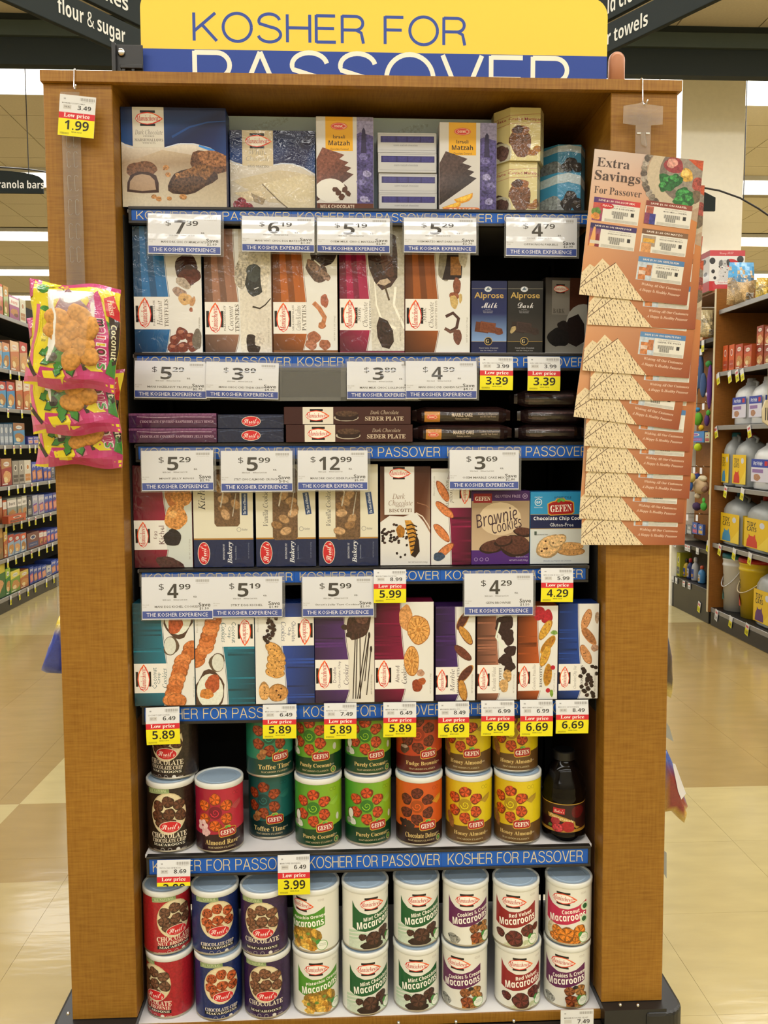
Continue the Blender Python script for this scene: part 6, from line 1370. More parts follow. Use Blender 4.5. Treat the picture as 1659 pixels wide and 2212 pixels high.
# ================================================================ bags of coconut marshmallows
BW, BH = 196, 260
def bag_art():
    a = Art(); P = 'B4246E'; Yl = 'D8C81A'; Pk = 'C85A84'; G = '2E7A2A'; Dk = '2A1816'
    a.r(0, 0, BW, BH, Yl)
    a.g([(0, 0), (BW, 0), (BW, 14), (60, 12), (30, 10), (0, 22)], P); a.g([(28, 0), (70, 0), (64, 12), (46, 18), (30, 16)], Yl)
    a.g([(0, 0), (14, 0), (10, 40), (0, 46)], P); a.blob(36, 20, 14, 12, G); a.blob(74, 34, 13, 11, 'C02A24'); a.l([(44, 14), (66, 6), (84, 22), (78, 40)], 1.6, Dk); a.blob(38, 70, 12, 7, G)
    a.g([(0, 50), (22, 54), (26, 90), (18, 150), (10, 200), (0, 210)], Yl); a.l([(22, 60), (8, 160), (16, 216)], 9, Pk)
    a.g([(0, 214), (30, 228), (60, 246), (0, 256)], Pk); a.l([(0, 190), (14, 214), (30, 236)], 9, Dk)
    a.g([(40, 212), (100, 216), (140, 196), (176, 208), (BW, 226), (BW, BH), (30, BH)], P); a.g([(46, 222), (92, 218), (98, 232), (88, 248), (52, 244)], Yl); a.g([(96, 222), (118, 206), (124, 230), (104, 238)], 'CC5A8E'); a.l([(130, 190), (138, 216)], 8, Dk)
    a.g([(126, 70), (150, 20), (156, 14), (176, 120), (186, 214), (170, 216), (140, 200)], P); a.g([(136, 206), (152, 188), (176, 214), (150, 216)], Yl)
    a.g([(150, 12), (196, 10), (196, 60), (178, 70)], Yl); a.g([(166, 34), (186, 22), (196, 60), (196, 84), (172, 76)], 'C01E2C', .05); a.g([(170, 88), (188, 100), (180, 130)], G); a.g([(176, 76), (196, 84), (196, 190), (186, 200), (178, 150)], Dk); a.g([(186, 176), (196, 190), (196, 226), (180, 216)], G)
    a.t('Paskesz', 182, 54, 36, 13, 'E8C8B8', 'S', -82)
    a.t('Yummy', 142, 50, 56, 18, 'D0C4E4', 'b', -80); [(a.t(ch, 157+k*2.2, 96+k*17.5, hh*1.28+2.5, 20.5, 'DCC8D0', 'b', -84, res=2), a.t(ch, 157+k*2.2, 96+k*17.5, hh*1.28-1.5, 16, cc, 'b', -84, res=2)) for k, (ch, hh, cc) in enumerate((('m', 15, '2A1816'), ('a', 11, 'B0246A'), ('l', 5, 'C01E2C'), ('l', 5, 'C0B81E'), ('o', 12, '4A2A1E'), ('w', 15, 'B0246A'), ('s', 11, '2E8A2A')))]
    a.t('Coconut', 188, 138, 86, 11, 'D8D4B4', 'b', -86, res=2); a.t('Gluten Free', 134, 170, 50, 6, 'D8A8B8', 'b', -86); a.t('NET WT 5 OZ (142g)', 30, 110, 34, 4, '7A7424', 'k', 90)
    a.e(38, 132, 6, 6, '4A4420'); a.e(38, 132, 4.8, 4.8, Yl); a.e(38, 132, 2.4, 2.4, '4A4420'); a.t('KD', 36, 148, 10, 6, '8A8240', 'b')
    # clear window (the film's tinted inside shows there)
    a.g([(92, 16), (134, 62), (150, 104), (146, 160), (138, 190), (108, 208), (80, 196), (62, 140), (44, 108), (70, 54)], '8E6A74', .15)
    a.l([(92, 16), (70, 54), (44, 108), (62, 142)], 1.5, P)
    # leaves
    for dk, k in ((1, 1.14), (0, 1)):
        c = '17301A' if dk else G
        for x, y, r, rot in ((58, 166, 24, 60), (72, 186, 26, 5), (84, 168, 22, -50), (62, 196, 24, 30), (96, 206, 26, -70), (76, 214, 20, 80), (92, 184, 24, -60), (46, 180, 16, 20)):
            a.push(x+6, y-6, rot, k*1.25); a.g([(-r, 0), (-r*.5, -7), (-r*.3, -5), (0, -9), (r*.2, -6), (r*.6, -8), (r, 0), (r*.6, 7), (r*.3, 5), (0, 9), (-r*.4, 5), (-r*.6, 7)], c); a.pop()
    a.blob(66, 188, 10, 12, '241A16', .2); a.blob(56, 178, 6, 9, 'A8A020', .3)
    return a
bgA = bag_art()
def bag(label, tl, tr, wpx, hpx, Y, rot, cutlow=1.0, seed=1, nl=7, ymax=None):
    P = onY(tl[0], tl[1], Y); k = (P-CAMP).dot(_f)/FPX; W, H = wpx*k, hpx*k
    t = thing('snack_bag', P, label, 'snack bag', 'marshmallow bags clipped to the strip'); t.rotation_euler = (math.radians(-2), math.radians(rot), 0)
    R = random.Random(seed); ph = [R.uniform(0, 6) for _ in range(6)]
    def hgt(u, v):
        e = min(1, v/.09, (1-v)/.09); e = max(0, e); f = max(0, math.sin(math.pi*min(1, max(0, u))))**.55
        return .034*f*e*(.8+.2*math.sin(v*3))+.0022*e*(math.sin(u*19+v*7+ph[0])*math.sin(v*15+ph[1]))
    def pos(u, v, l=0, off=0):
        pinch = 1-.05*math.sin(math.pi*v)
        return (W*(.5+(u-.5)*pinch)+.004*math.sin(v*7+ph[2]), -hgt(u, v)-off-l*EPS*3, -v*H+.004*math.sin(u*9+ph[3])*(1 if v > .95 or v < .05 else .3))
    me = bgA.build('bag', lambda x, y, l: pos(x/BW, y/BH, l), xs=[BW*i/20 for i in range(1, 20)], ys=[BH*i/24 for i in range(1, 24)], box=(0, 0, BW, BH)); me.shade_smooth()
    obj('bag_front_print', me, 'bagp', t)
    obj('bag_back', MB().grid(lambda u, v: (lambda p: (p[0], .002-p[1]*.25, p[2]))(pos(u, v)), 20, 24).mesh('back', True, ink='A82A66'), 'bagp', t)
    win = [(.36, .36, .062, .045), (.6, .33, .075, .04), (.5, .47, .07, .048), (.68, .45, .05, .055), (.42, .56, .05, .04), (.62, .6, .06, .05), (.7, .68, .045, .04), (.55, .73, .035, .03), (.34, .46, .03, .04)]
    for q, (u, v, ru, rv) in enumerate(win):
        if seed > 1 and v < .5: continue
        p = pos(u, v)
        mb = MB().ell(0, 0, 0, .024+ru*.06, .010, .016+rv*.08, 14, 9, .07, q+seed*3)
        o = obj('coconut_marshmallow', mb.mesh('marshmallow', True), 'puff', t, (p[0], p[1]-.003, p[2])); o.rotation_euler = (0, R.uniform(-1.2, 1.2), 0)
    fm = MB().grid(lambda u, v: pos(.24+u*.52, .08+v*.72, 0, (.0165 if seed == 1 else .009)*min(1, 6*u, 6*(1-u), 5*v, 5*(1-v))), 16, 18).mesh('film', True)
    obj('window_film', fm, 'film', t)
    return t
bag('pink and yellow bag of coconut marshmallows with a clear window, topmost of three', (68, 606), None, 196, 226, -.124, 4.5, seed=1)
bag('pink and yellow bag of coconut marshmallows, middle of three and half covered', (56, 690), None, 190, 250, -.070, -1.5, seed=2)
bag('pink and yellow bag of coconut marshmallows, lowest of three', (78, 790), None, 186, 214, -.016, 2.0, seed=3)
# ================================================================ neighbouring aisles
ORD = ['first', 'second', 'third', 'fourth', 'fifth', 'sixth', 'seventh', 'eighth', 'ninth', 'tenth', 'eleventh', 'twelfth', 'thirteenth', 'fourteenth', 'fifteenth', 'sixteenth']
XL = onZ(3, 1328, 0).x; XR = (onZ(1444, 1305, 0).x+onZ(1659, 1412, 0).x)/2
def gondola(name, label, X, sgn, Y0, Y1, lips, depth=.5, back='cavity', kick=.12, lipm='shelfgrey'):
    """shelving run whose face stands at x = X; sgn: direction into the shelving"""
    t = thing(name, (X, Y0, 0), label, 'shelving')
    top = max(lips)+.35; L = Y1-Y0
    def bx(a0, y0, z0, a1, y1, z1):
        x0, x1 = sorted((a0*sgn, a1*sgn)); return (x0, y0, z0, x1, y1, z1)
    obj('spine_panel', MB().box(*bx(depth, 0, 0, depth+.02, L, top)).mesh('spine'), back, t)
    obj('kick_base', MB().box(*bx(.0, 0, 0, depth-.001, L, min(lips)-.03)).mesh('kick', bevel=.006), 'blackp', t)
    for z in lips:
        s = obj('shelf', MB().box(*bx(.012, 0, z-.02, depth-.001, L, z-.002)).mesh('shelf'), 'black', t)
        obj('price_channel', MB().box(*bx(0, 0, z-.034, .011, L, z-.001)).mesh('channel', bevel=.002), lipm, s)
    return t
def side_box(name, label, cat, X, sgn, x0, x1, ytop, z, col, col2, seed, inset=.02, dep=.16, group=None, mat='bg', style=0, ya=None):
    """a pack whose front lies parallel to the aisle; x0, x1: pixel ends, ytop: pixel of its top at the middle"""
    Xf = X+sgn*inset; ym = 950
    a = onX(x0, ym, Xf).y; b = onX(x1, ym, Xf).y; xm = (x0+x1)/2
    y0, y1 = sorted((a, b)); H = onX(xm, ytop, Xf).z-z; H = max(H, .04)
    y0 += .003; y1 -= .003
    if sgn > 0 and y0 < Yb < y1+.01: y1 = Yb-.005
    L = y1-y0
    t = thing(name, (Xf, y0, z+.0008), label, cat, group)
    xa, xb = sorted((.0006*sgn, dep*sgn))
    obj('carton_body', MB().box(xa, 0, 0, xb, L, H).mesh('body', ink=shade_of(col, .8)), mat, t)
    R = random.Random(seed); A = Art()
    A.vg(0, 0, 60, 100, col, shade_of(col, .85), .08)
    wh = 'D8D2C4'
    if style == 0:
        A.g([(0, 0), (60, 0), (60, 30), (0, 38)], col2); A.e(30, 20, 17, 9, wh); A.t('GRANOLA', 30, 20, 28, 6, col, 'b'); A.blob(32, 68, 24, 22, R.choice(['B8803E', 'C8925A', '9A6A34']), .7, 0, 14, .15, seed); A.blob(24, 78, 12, 10, 'D8C08A', .5, seed=seed)
        A.r(4, 92, 34, 96, wh)
    elif style == 1:
        A.r(0, 8, 60, 40, wh); A.t('bars', 30, 24, 40, 14, col2, 'o'); A.blob(30, 68, 22, 16, 'B07A3E', .7, 20, 12, .2, seed); A.blob(40, 80, 14, 8, '6A3A20', .5, seed=seed)
    elif style == 2:
        A.t('pop', 30, 20, 46, 18, wh, 'o'); A.g([(4, 46), (50, 38), (56, 84), (10, 92)], col2, .3); A.g([(10, 52), (46, 46), (50, 78), (16, 84)], 'C88A6A', .4)
    elif style == 3:
        A.r(0, 0, 60, 100, col, .2); A.r(6, 60, 54, 90, col2, .1); A.t('WEIGHT 12 OZ', 30, 75, 36, 5, wh, 'k'); A.e(30, 30, 14, 14, wh); A.e(30, 30, 10, 10, col2)
    flipx = sgn < 0
    def fn(x, y, l): u = x/60; u = 1-u if sgn > 0 else u; return (-sgn*(l*EPS*4), .001+u*(L-.002), (1-y/100)*(H-.002)+.001)
    # reading direction: seen from the aisle
    obj('front_print', A.build('print', fn, xs=[1e4], box=(0, 0, 60, 100)), mat, t)
    return t
def shelf_tag(label, X, sgn, px, z, group, col='D9D010', h=.055, w=.04, drop=.0, tilt=0):
    y = onX(px, 950, X-sgn*.004).y
    t = thing('shelf_tag', (X-sgn*.005, y, z-.001), label, 'price tag', group)
    A = Art(); A.r(0, 0, 30, 20, 'D6D4CE'); A.r(4, 7, 26, 16, 'C05A5A' if int(px) % 3 == 0 else 'D6D4CE'); A.r(0, 20, 30, 45, col); A.t('3.99', 15, 33, 20, 12, '2A2812', 'b')
    obj('tag_print', A.build('tag', lambda x, yy, l: (-sgn*(.0012+l*EPS*4), (x/30 if sgn < 0 else 1-x/30)*w, -yy/45*h), xs=[1e4]), 'paper', t)
    obj('tag_back', MB().box(-.0006, 0, -h, .0006, w, 0).mesh('back'), 'liner', t)
    if tilt: t.rotation_euler = (tilt, 0, 0)
# ---- snack aisle
lipy = [1296, 1211, 1133, 1052, 961, 880, 794, 677]
zl = [onX(0, y, XL).z for y in lipy]
YA, YB = onX(-150, 950, XL).y, onX(240, 950, XL).y
gondola('shelving_unit', 'tall black grocery shelving of the granola bar aisle with eight shelves', XL, -1, YA, YB+2.5, zl)
stock = [
 [(-60, 0, 1226, '2E6A2A', 'C8B830', 0), (0, 11, 1232, '1E7A2A', '9AB82A', 0), (11, 32, 1236, '7A9A2E', 'D8C84A', 0), (32, 51, 1236, 'B4662A', 'C8B04A', 0), (53, 62, 1229, '2E4A9A', 'B84A6A', 2), (62, 71, 1229, '2E4A9A', 'A8742E', 2), (71, 80, 1227, '2E4A9A', 'B84A6A', 2), (80, 90, 1225, '2E4A9A', 'C88A5A', 2), (90, 101, 1226, 'B8B4AA', '4A5A8A', 3), (101, 112, 1214, '2A4AA8', 'A8743E', 2), (112, 122, 1212, '2A4AA8', 'B85A4A', 2)],
 [(-60, -2, 1150, '8A6A3A', 'C89A4A', 0), (-1, 8, 1151, 'B85A24', 'D8B04A', 0), (8, 22, 1157, '9AB0C4', 'B03A2A', 0), (22, 36, 1156, '8AA4BC', 'B03A2A', 0), (36, 49, 1154, '9AB0C4', 'C8542A', 0), (50, 77, 1152, '6A3A34', '2E3A6A', 3), (77, 86, 1150, 'A8484A', 'D8A09A', 1), (86, 94, 1149, 'B04A50', 'D8A09A', 1), (94, 102, 1146, '3A4AA0', 'C0506A', 2), (102, 110, 1144, '2E4AA0', 'B84A5A', 2), (110, 121, 1142, '3A4A9A', 'C88A8A', 2)],
 [(-60, -1, 1078, 'A85A28', 'D0C8B0', 1), (0, 9, 1082, 'B8501E', 'E0C89A', 1), (10, 31, 1077, '9A9C8A', '5A5248', 1), (32, 42, 1075, '8A8A78', '6A5A44', 1), (42, 53, 1072, 'A8A494', '4A4238', 1), (54, 64, 1074, '2A2E3A', '8A8478', 3), (65, 77, 1071, 'A8A8B8', '6A3A8A', 2), (78, 91, 1070, 'B0ACB8', '6A3A8A', 2), (91, 100, 1069, '2E4A9E', '8A3A5A', 2), (100, 109, 1067, '2E4A9E', 'A84A5A', 2), (109, 119, 1065, '3A3A84', 'A84A5A', 2)],
 [(-60, -1, 990, '8A2A2A', 'C89A6A', 0), (0, 23, 991, 'A0302C', 'A87848', 0), (24, 38, 996, '8E8678', '4A4038', 3), (38, 50, 995, '9A9284', '4A4038', 3), (50, 65, 994, 'C8C0AC', 'B87A3E', 3), (66, 76, 998, '2A44A0', 'A8642E', 2), (76, 90, 998, '2A44A0', 'A8642E', 2), (91, 100, 1003, '3048A4', '8A4A34', 2), (100, 108, 1005, '2A44A0', 'A8642E', 2), (108, 116, 1007, '6A6A78', '3A3A44', 3)],
 [(-60, -1, 912, '5A6A78', 'B8BCC0', 0), (0, 9, 916, '7A8694', 'AEB6BC', 3), (9, 19, 916, '7A8694', 'AEB6BC', 3), (19, 28, 916, '6A7A8A', 'AEB6BC', 3), (29, 54, 914, '4A8AB4', '8A5A34', 0), (60, 72, 944, '4A4A9E', 'B0A0C4', 2), (72, 84, 943, '4A4A9E', 'B0A0C4', 2), (84, 96, 942, '4A4A9E', 'B0A0C4', 2)],
 [(-60, -1, 822, '3A7AA8', 'B8542A', 0), (0, 17, 825, '4A94C0', 'B03A2A', 0), (18, 36, 826, '3A84B4', 'B03A2A', 0), (38, 53, 823, 'C0602A', 'D8C0A0', 0), (54, 70, 824, 'C0602A', 'D8C0A0', 0)],
 [(-60, -1, 735, '4A94C0', 'C8C0B0', 0), (0, 12, 741, '8AB0C8', 'C8A070', 0), (12, 28, 743, '4A94C0', 'C88A5A', 0), (29, 48, 740, 'C87A4A', 'D8B890', 0), (49, 66, 742, 'C8986A', 'B03A2A', 0)],
 [(-60, -1, 612, 'C0542E', 'D8B090', 1), (0, 18, 617, 'C85A3A', 'D8A890', 1), (19, 30, 624, '8A9A2E', 'B8862A', 0), (31, 52, 646, 'A85A84', 'C8705A', 1), (53, 66, 652, 'C8C4A8', 'A87A4A', 3)]]
kinds = ['bottom', 'second', 'third', 'fourth', 'fifth', 'sixth', 'seventh', 'top']
def cname(h):
    r, g, b = (int(h[i:i+2], 16) for i in (0, 2, 4)); mx, mn = max(r, g, b), min(r, g, b)
    if mx-mn < 28: return 'pale grey' if mx > 165 else ('grey' if mx > 80 else 'black')
    if b == mx: return ('light blue' if mx > 160 else 'blue') if g > r*.9 or b > r*1.3 else 'purple'
    if g == mx: return 'green'
    if g > r*.75: return 'cream' if b > 140 else 'yellow'
    if g > r*.45: return 'orange' if r > 150 and b < 80 else 'tan'
    return 'red' if b < r*.55 else 'pink'
for k, row in enumerate(stock):
    for i, (x0, x1, yt, c1, c2, sty) in enumerate(row):
        side_box('snack_box', '%s snack box, %s granola-aisle shelf, %s from near end' % (cname(c1), kinds[k], ORD[i]), 'box', XL, -1, x0, x1, yt, zl[k], c1, c2, k*20+i, group='snack boxes in the granola aisle', style=sty)
p = onX(31, 1110, XL+.01)
o = side_box('snack_box', 'flat orange box lying at the very edge of the third shelf of the granola aisle', 'box', XL, -1, 11, 50, 1113, zl[2], 'B84A1E', '6A2A14', 99, inset=-.06, dep=.05, group='snack boxes in the granola aisle', style=3)
tg = {0: (8, 27, 47, 62, 88, 104), 1: (5, 22, 40, 57, 74, 91, 104), 2: (4, 20, 38, 54, 69, 86, 102), 3: (13, 32, 47, 63, 76, 101), 4: (8, 27, 42, 61, 74), 5: (18, 47), 6: (26, 44), 7: ()}
for k, xs_ in tg.items():
    for i, x in enumerate(xs_): shelf_tag('yellow price tag on the %s granola-aisle shelf edge, %s from near end' % (kinds[k], ORD[i]), XL, -1, x, zl[k]-.004, 'price tags along the granola aisle shelves', h=.075, w=.035, tilt=(.15 if i % 2 else -.05))
# ---- pet aisle
lipR = [(1600, 1341), (1600, 1189), (1600, 1055), (1600, 917), (1600, 795), (1610, 650)]
zr = [onX(x, y, XR).z for x, y in lipR]
Yb = onX(1545, 950, XR).y
gondola('shelving_unit', 'grey-edged shelving of the pet aisle holding litter jugs and pails', XR, 1, Yb-1.3, Yb-.002, zr, .5, 'woodb')
brd = thing('divider_board', (XR-.02, Yb, 0), 'orange laminate divider board standing between litter and pet toys', 'board')
ztb = onX(1548, 626, XR).z
obj('board', MB().box(0, 0, .1, .52, .025, ztb).mesh('board', bevel=.002), 'woodb', brd)
obj('edge_band', MB().box(-.003, -.001, .1, 0, .026, ztb).mesh('band'), 'beigep', brd)
# far section: brown back, shelves, hooks
lipF = [(1500, 1262), (1500, 1180), (1515, 735)]
zf = [onX(x, y, XR).z for x, y in lipF]
tf = gondola('shelving_unit', 'pet toy section of the shelving with brown backing beyond the divider board', XR, 1, Yb+.03, 5.34, zf, .45, 'woodb', lipm='dark')
obj('top_board', MB().box(-.01, 0, ztb-.02, .45, 5.34-Yb-.03, ztb).mesh('top'), 'woodb', tf, (0, 0, 0))
obj('peg_board', MB().box(.16, .001, zf[1]+.02, .175, 5.34-Yb-.04, zf[2]-.04).mesh('board'), 'woodb', tf); obj('peg_board', MB().box(.3, .001, zf[0]+.02, .31, 5.34-Yb-.04, zf[1]-.04).mesh('board'), 'cavity', tf)
obj('kick_board', MB().box(0, 5.34-Yb-.03, 0, .02, 2.6, zf[0]-.03).mesh('board'), 'blackp', tf)
def rbox(name, label, cat, x0, x1, yt, z, c1, c2, sty=3, inset=.03, dep=.15, group=None, seed=1): return side_box(name, label, cat, XR, 1, x0, x1, yt, z, c1, c2, seed, inset, dep, group, 'bg', sty)
# red spotted pet box on top: front faces the shopper
pb0 = onY(1532, 600, Yb+.1); pb1 = onY(1608, 600, Yb+.1); zt = onY(1570, 541, Yb+.1).z
t = thing('pet_box', (pb0.x-.0, Yb+.1, ztb+.001), 'red and white spotted pet product box with a dalmatian puppy on top of the shelving', 'box')
Wd = pb1.x-pb0.x; Hh = zt-ztb
obj('carton_body', MB().box(0, .0005, 0, Wd, .42, Hh).mesh('body', ink='B8B4AE'), 'bg', t)
a = Art(); a.r(0, 0, 76, 100, 'D8D6CE'); a.r(0, 0, 76, 14, 'B81E24'); a.r(0, 76, 76, 100, 'B81E24'); a.t('Disney PETS', 36, 8, 30, 8, 'DDB0A8', 'K')
for x, y, r in ((6, 26, 8), (8, 52, 5), (66, 22, 9), (70, 44, 4), (22, 40, 3), (12, 68, 4)): a.e(x, y, r*.8, r, '23201E')
a.e(46, 48, 23, 27, 'B81E24')
a.blob(36, 58, 16, 20, 'C8C6C2', .3, 20); a.blob(30, 34, 9, 11, 'B4B2AE', .3); a.blob(24, 32, 4, 9, '6A6866', .3); a.blob(40, 30, 4, 8, '3A3836', .3); a.blob(28, 42, 5, 4, 'D0CECA'); a.e(27, 43, 1.6, 1.6, '222'*2); a.e(27, 34, 1, 1.3, '222222'); a.e(33, 33, 1, 1.3, '222222')
a.l([(30, 66), (20, 74), (12, 80)], 5, 'C8C6C2'); a.blob(56, 66, 14, 10, 'C8C6C2', .3)
for x, y in ((34, 54), (42, 62), (30, 64), (48, 70), (58, 64), (38, 48), (52, 60)): a.e(x, y, 1.3, 1.6, '3A3836')
a.e(16, 80, 4, 5, 'D8D6CE'); a.r(16, 76, 44, 84, 'D8D6CE'); a.t('Puppy Pads', 30, 80, 22, 5, 'B84A50', 'm')
obj('front_print', a.build('print', lambda x, y, l: (x/76*Wd, -l*EPS*4, (1-y/100)*Hh), xs=[1e4]), 'bg', t)
a = Art(); a.r(0, 0, 60, 100, 'B8B4AE'); a.r(0, 0, 60, 14, '8E1A20'); a.r(0, 76, 60, 100, '9A2A30')
for x, y, r in ((14, 30, 6), (44, 24, 7), (50, 56, 5), (26, 64, 4)): a.e(x, y, r, r, '3A3634')
a.blob(28, 52, 12, 20, '9A9894', .5)
obj('side_print', a.build('print', lambda x, y, l: (-l*EPS*4-.0003, (1-x/60)*.42, (1-y/100)*Hh), xs=[1e4]), 'bg', t)
def lump(name, label, cat, px, py, Y, rx, rz, col, mat='bagp', ry=None, seed=1, col2=None, par=None, jit=.12):
    """soft bag or plush seen at pixel (px, py); rx, rz half sizes in pixels"""
    P = onY(px, py, Y); k = (P-CAMP).dot(_f)/FPX; ry = (ry or min(rx, rz)*.7)
    t = thing(name, (P.x, Y, P.z), label, cat)
    obj('body', MB().ell(0, 0, 0, rx*k, ry*k, rz*k, 14, 10, jit, seed).mesh('body', True, ink=col), mat, t)
    return t, k
M['soft'] = print_mat('plush_fabric', .9, 0, .3, 80)
# clear rawhide bag with blue header on the top shelf
def pouch(name, label, x0, x1, y0, y1, Y, col, hd, base=None, lump_c='B89A6A'):
    A = onY((x0+x1)/2, (y0+y1)/2, Y); k = (A-CAMP).dot(_f)/FPX; W = (x1-x0)*k; H = (y1-y0)*k
    z0 = A.z-H/2 if base is None else base
    t = thing(name, (A.x, Y, z0), label, 'bag')
    def f(u, v, s=-1): e = max(0, 4*v*(1-v))**.5*max(0, 4*u*(1-u))**.5; return ((u-.5)*W*(1-.12*v*v), s*.055*e*(1.2-v)+.004*math.sin(u*20+v*13)*e, v*H)
    a = Art(); a.r(0, 0, 40, 60, lump_c, .8); a.r(0, 0, 40, 22, hd, .2); a.blob(20, 24, 18, 5, shade_of(hd, .7), .3)
    for q in range(8): a.blob(6+q*4, 34+(q*7) % 22, 6, 9, shade_of(lump_c, .7+.1*(q % 6)), .6, q*30, 9, .3, q)
    a.r(24, 44, 36, 56, 'C8C6BE'); [a.r(25+q*1.4, 46, 25.7+q*1.4, 54, '33302C') for q in range(7)]
    me = a.build('print', lambda x, y, l: (lambda p: (p[0], p[1]-l*EPS*3, p[2]))(f(x/40, 1-y/60)), xs=[40*i/10 for i in range(1, 10)], ys=[60*i/10 for i in range(1, 10)], box=(0, 0, 40, 60)); me.shade_smooth()
    obj('bag_front_print', me, 'bagp', t); obj('bag_back', MB().grid(lambda u, v: f(u, v, 1), 10, 10).mesh('back', True, ink=col), 'bagp', t)
    return t
pouch('treat_bag', 'clear bag of rawhide treats with a sky blue top on the highest pet shelf', 1570, 1631, 570, 660, Yb-.25, 'C8B48A', '3A94C8', zr[5]+.001)
pouch('treat_bag', 'crumpled yellow treat bag at the end of the highest pet shelf', 1632, 1660, 600, 648, Yb-.45, 'C8A83A', 'C8A02A', zr[5]+.001, 'C8A83A')
pouch('treat_bag', 'cream treat bag lying on the dark shelf of the pet toy section', 1503, 1543, 672, 730, Yb+.12, 'C8B070', 'C8B88A', zf[2]+.001, 'D0BE90')
rbox('treat_box', 'orange and cream treat box beside the cream bag in the toy section', 'box', 1497, 1513, 706, zf[2], 'C8743A', 'C8B890', seed=5)
for i, (x0, x1, yt) in enumerate(((1555, 1568, 748), (1568, 1582, 746), (1582, 1600, 745), (1600, 1619, 747))):
    rbox('baking_soda_box', 'orange deodorizer box in the front row of the pet shelf, %s from the divider board' % ORD[i], 'box', x0+1, x1-1, yt, zr[4], 'C8541A', 'A83A1A', 0 if i > 1 else 3, dep=.1, group='orange boxes on the pet shelf', seed=i)
for i, (x0, x1) in enumerate(((1626, 1643), (1643, 1664))):
    t = rbox('baking_soda_box', 'darker orange deodorizer box under the raised pair, %s past the front row' % ORD[i], 'box', x0+1, x1-1, 748, zr[4], 'A8481A', '8A3018', 0, inset=.06, dep=.12, group='orange boxes on the pet shelf', seed=i+9)
    zz = t.location.z+t.children[0].bound_box[1][2]
    rbox('baking_soda_box', 'orange deodorizer box on top of the stack, %s past the front row' % ORD[i], 'box', x0+1, x1-1, 706, zz, 'B8501A', '8A3018', 0, inset=.06, dep=.12, group='orange boxes on the pet shelf', seed=i+12)
def jug(label, x0, x1, yt, z, cap, kind, seed=1, inset=.05, dep=.2):
    Xf = XR+inset; a, b = sorted((onX(x0, 950, Xf).y, onX(x1, 950, Xf).y)); a += .004; b = min(b-.004, Yb-.006); L = b-a; H = onX((x0+x1)/2, yt, Xf).z-z; W = min(dep, L*.8+.06)
    t = thing('litter_jug', (Xf, a, z+.001), label, 'jug', 'litter jugs and pails in the pet aisle')
    white = kind == 'white'
    # body: rounded block with sloping shoulder and a handle arch
    prof = [(0, 0), (.0, .62*H), (.06, .74*H), (.2, .84*H), (.28, .9*H)]
    mb = MB(); n = 16; rings = []
    for s, zz in ((.96, 0), (1, .01), (1, .6*H), (.97, .7*H), (.8, .8*H), (.5, .87*H), (.36, .9*H), (.36, .95*H)):
        ring = []
        for q in range(n):
            an = 2*math.pi*q/n; ex = 4; c, s_ = math.cos(an), math.sin(an); rr = (abs(c)**ex+abs(s_)**ex)**(-1/ex)
            ring.append((W/2+W/2*s*c*rr, L/2+L/2*s*s_*rr+(1-s)*L*.12, zz))
        rings.append(ring)
    for r_ in rings: mb.v += r_
    for q in range(len(rings)-1):
        for i in range(n): mb.f.append((q*n+i, q*n+(i+1) % n, (q+1)*n+(i+1) % n, (q+1)*n+i))
    mb.f.append(tuple(reversed(range(n)))); mb.f.append(tuple((len(rings)-1)*n+i for i in range(n)))
    obj('jug_body', mb.mesh('jug', True), 'whitep' if white else 'greyp', t)
    obj('handle', MB().tube([(W/2, L*.3, .8*H), (W/2, L*.22, .93*H), (W/2, L*.45, .985*H), (W/2, L*.62, .93*H)], .011, 8).mesh('handle', True), 'whitep' if white else 'greyp', t)
    o = obj('cap', MB().lathe([(.03, 0), (.032, .004), (.03, .035), (.026, .038)], 20, W/2, L*.62, .93*H).mesh('cap', False), 'paper', t)
    o.data.color_attributes.new('ink', 'FLOAT_COLOR', 'POINT').data.foreach_set('color', list((*lin(cap), 0))*len(o.data.vertices))
    A = Art()
    if white: A.r(0, 0, 60, 18, '1E3A9A'); A.t('Pet Pride', 22, 9, 30, 9, 'DCE0E8', 'o'); A.r(44, 4, 54, 14, 'B81E2C'); A.r(0, 18, 60, 50, 'CFCBD4'); A.r(4, 22, 40, 30, '8A6A9E'); A.blob(20, 40, 12, 7, 'A87A5A', .5)
    else:
        A.r(0, 0, 60, 60, 'E0B814'); A.g([(30, 60), (60, 30), (60, 60)], 'E8C83A'); A.t('TIDY', 18, 12, 22, 9, '2A2618', 'b'); A.t('CATS', 19, 22, 24, 9, '2A2618', 'b'); A.e(44, 12, 6, 6, 'C8CCD0')
        ct = {'blue': '3A8AB0', 'red': 'C8321E', 'purple': '5A2A6A'}[kind]
        A.g([(6, 58), (8, 44), (12, 38), (12, 32), (16, 36), (24, 36), (28, 31), (29, 39), (33, 46), (34, 58)], ct)
    zA, zB = .06*H, .62*H
    obj('label_print', A.build('print', lambda x, y, l: (-.0015-l*EPS*4, L*.06+(1-x/60)*L*.88, zB-(y/60)*(zB-zA)), xs=[1e4]), 'bg', t)
    if x1-x0 > 45 or white: # end label facing the shopper
        obj('end_label_print', A.build('print', lambda x, y, l: (W*.08+(x/60)*W*.84, -.0015-l*EPS*4, zB-(y/60)*(zB-zA)), xs=[1e4]), 'bg', t)
    return t
jug('white litter jug with a blue label band, nearer the divider board', 1578, 1612, 822, zr[3], 'C8C8C8', 'white'); jug('white litter jug with a blue label band, second from the divider board', 1614, 1646, 818, zr[3], 'C8C8C8', 'white')
jug('white litter jug with a blue band on the shelf of yellow-labelled jugs', 1622, 1668, 952, zr[2], 'C8C8C8', 'white')
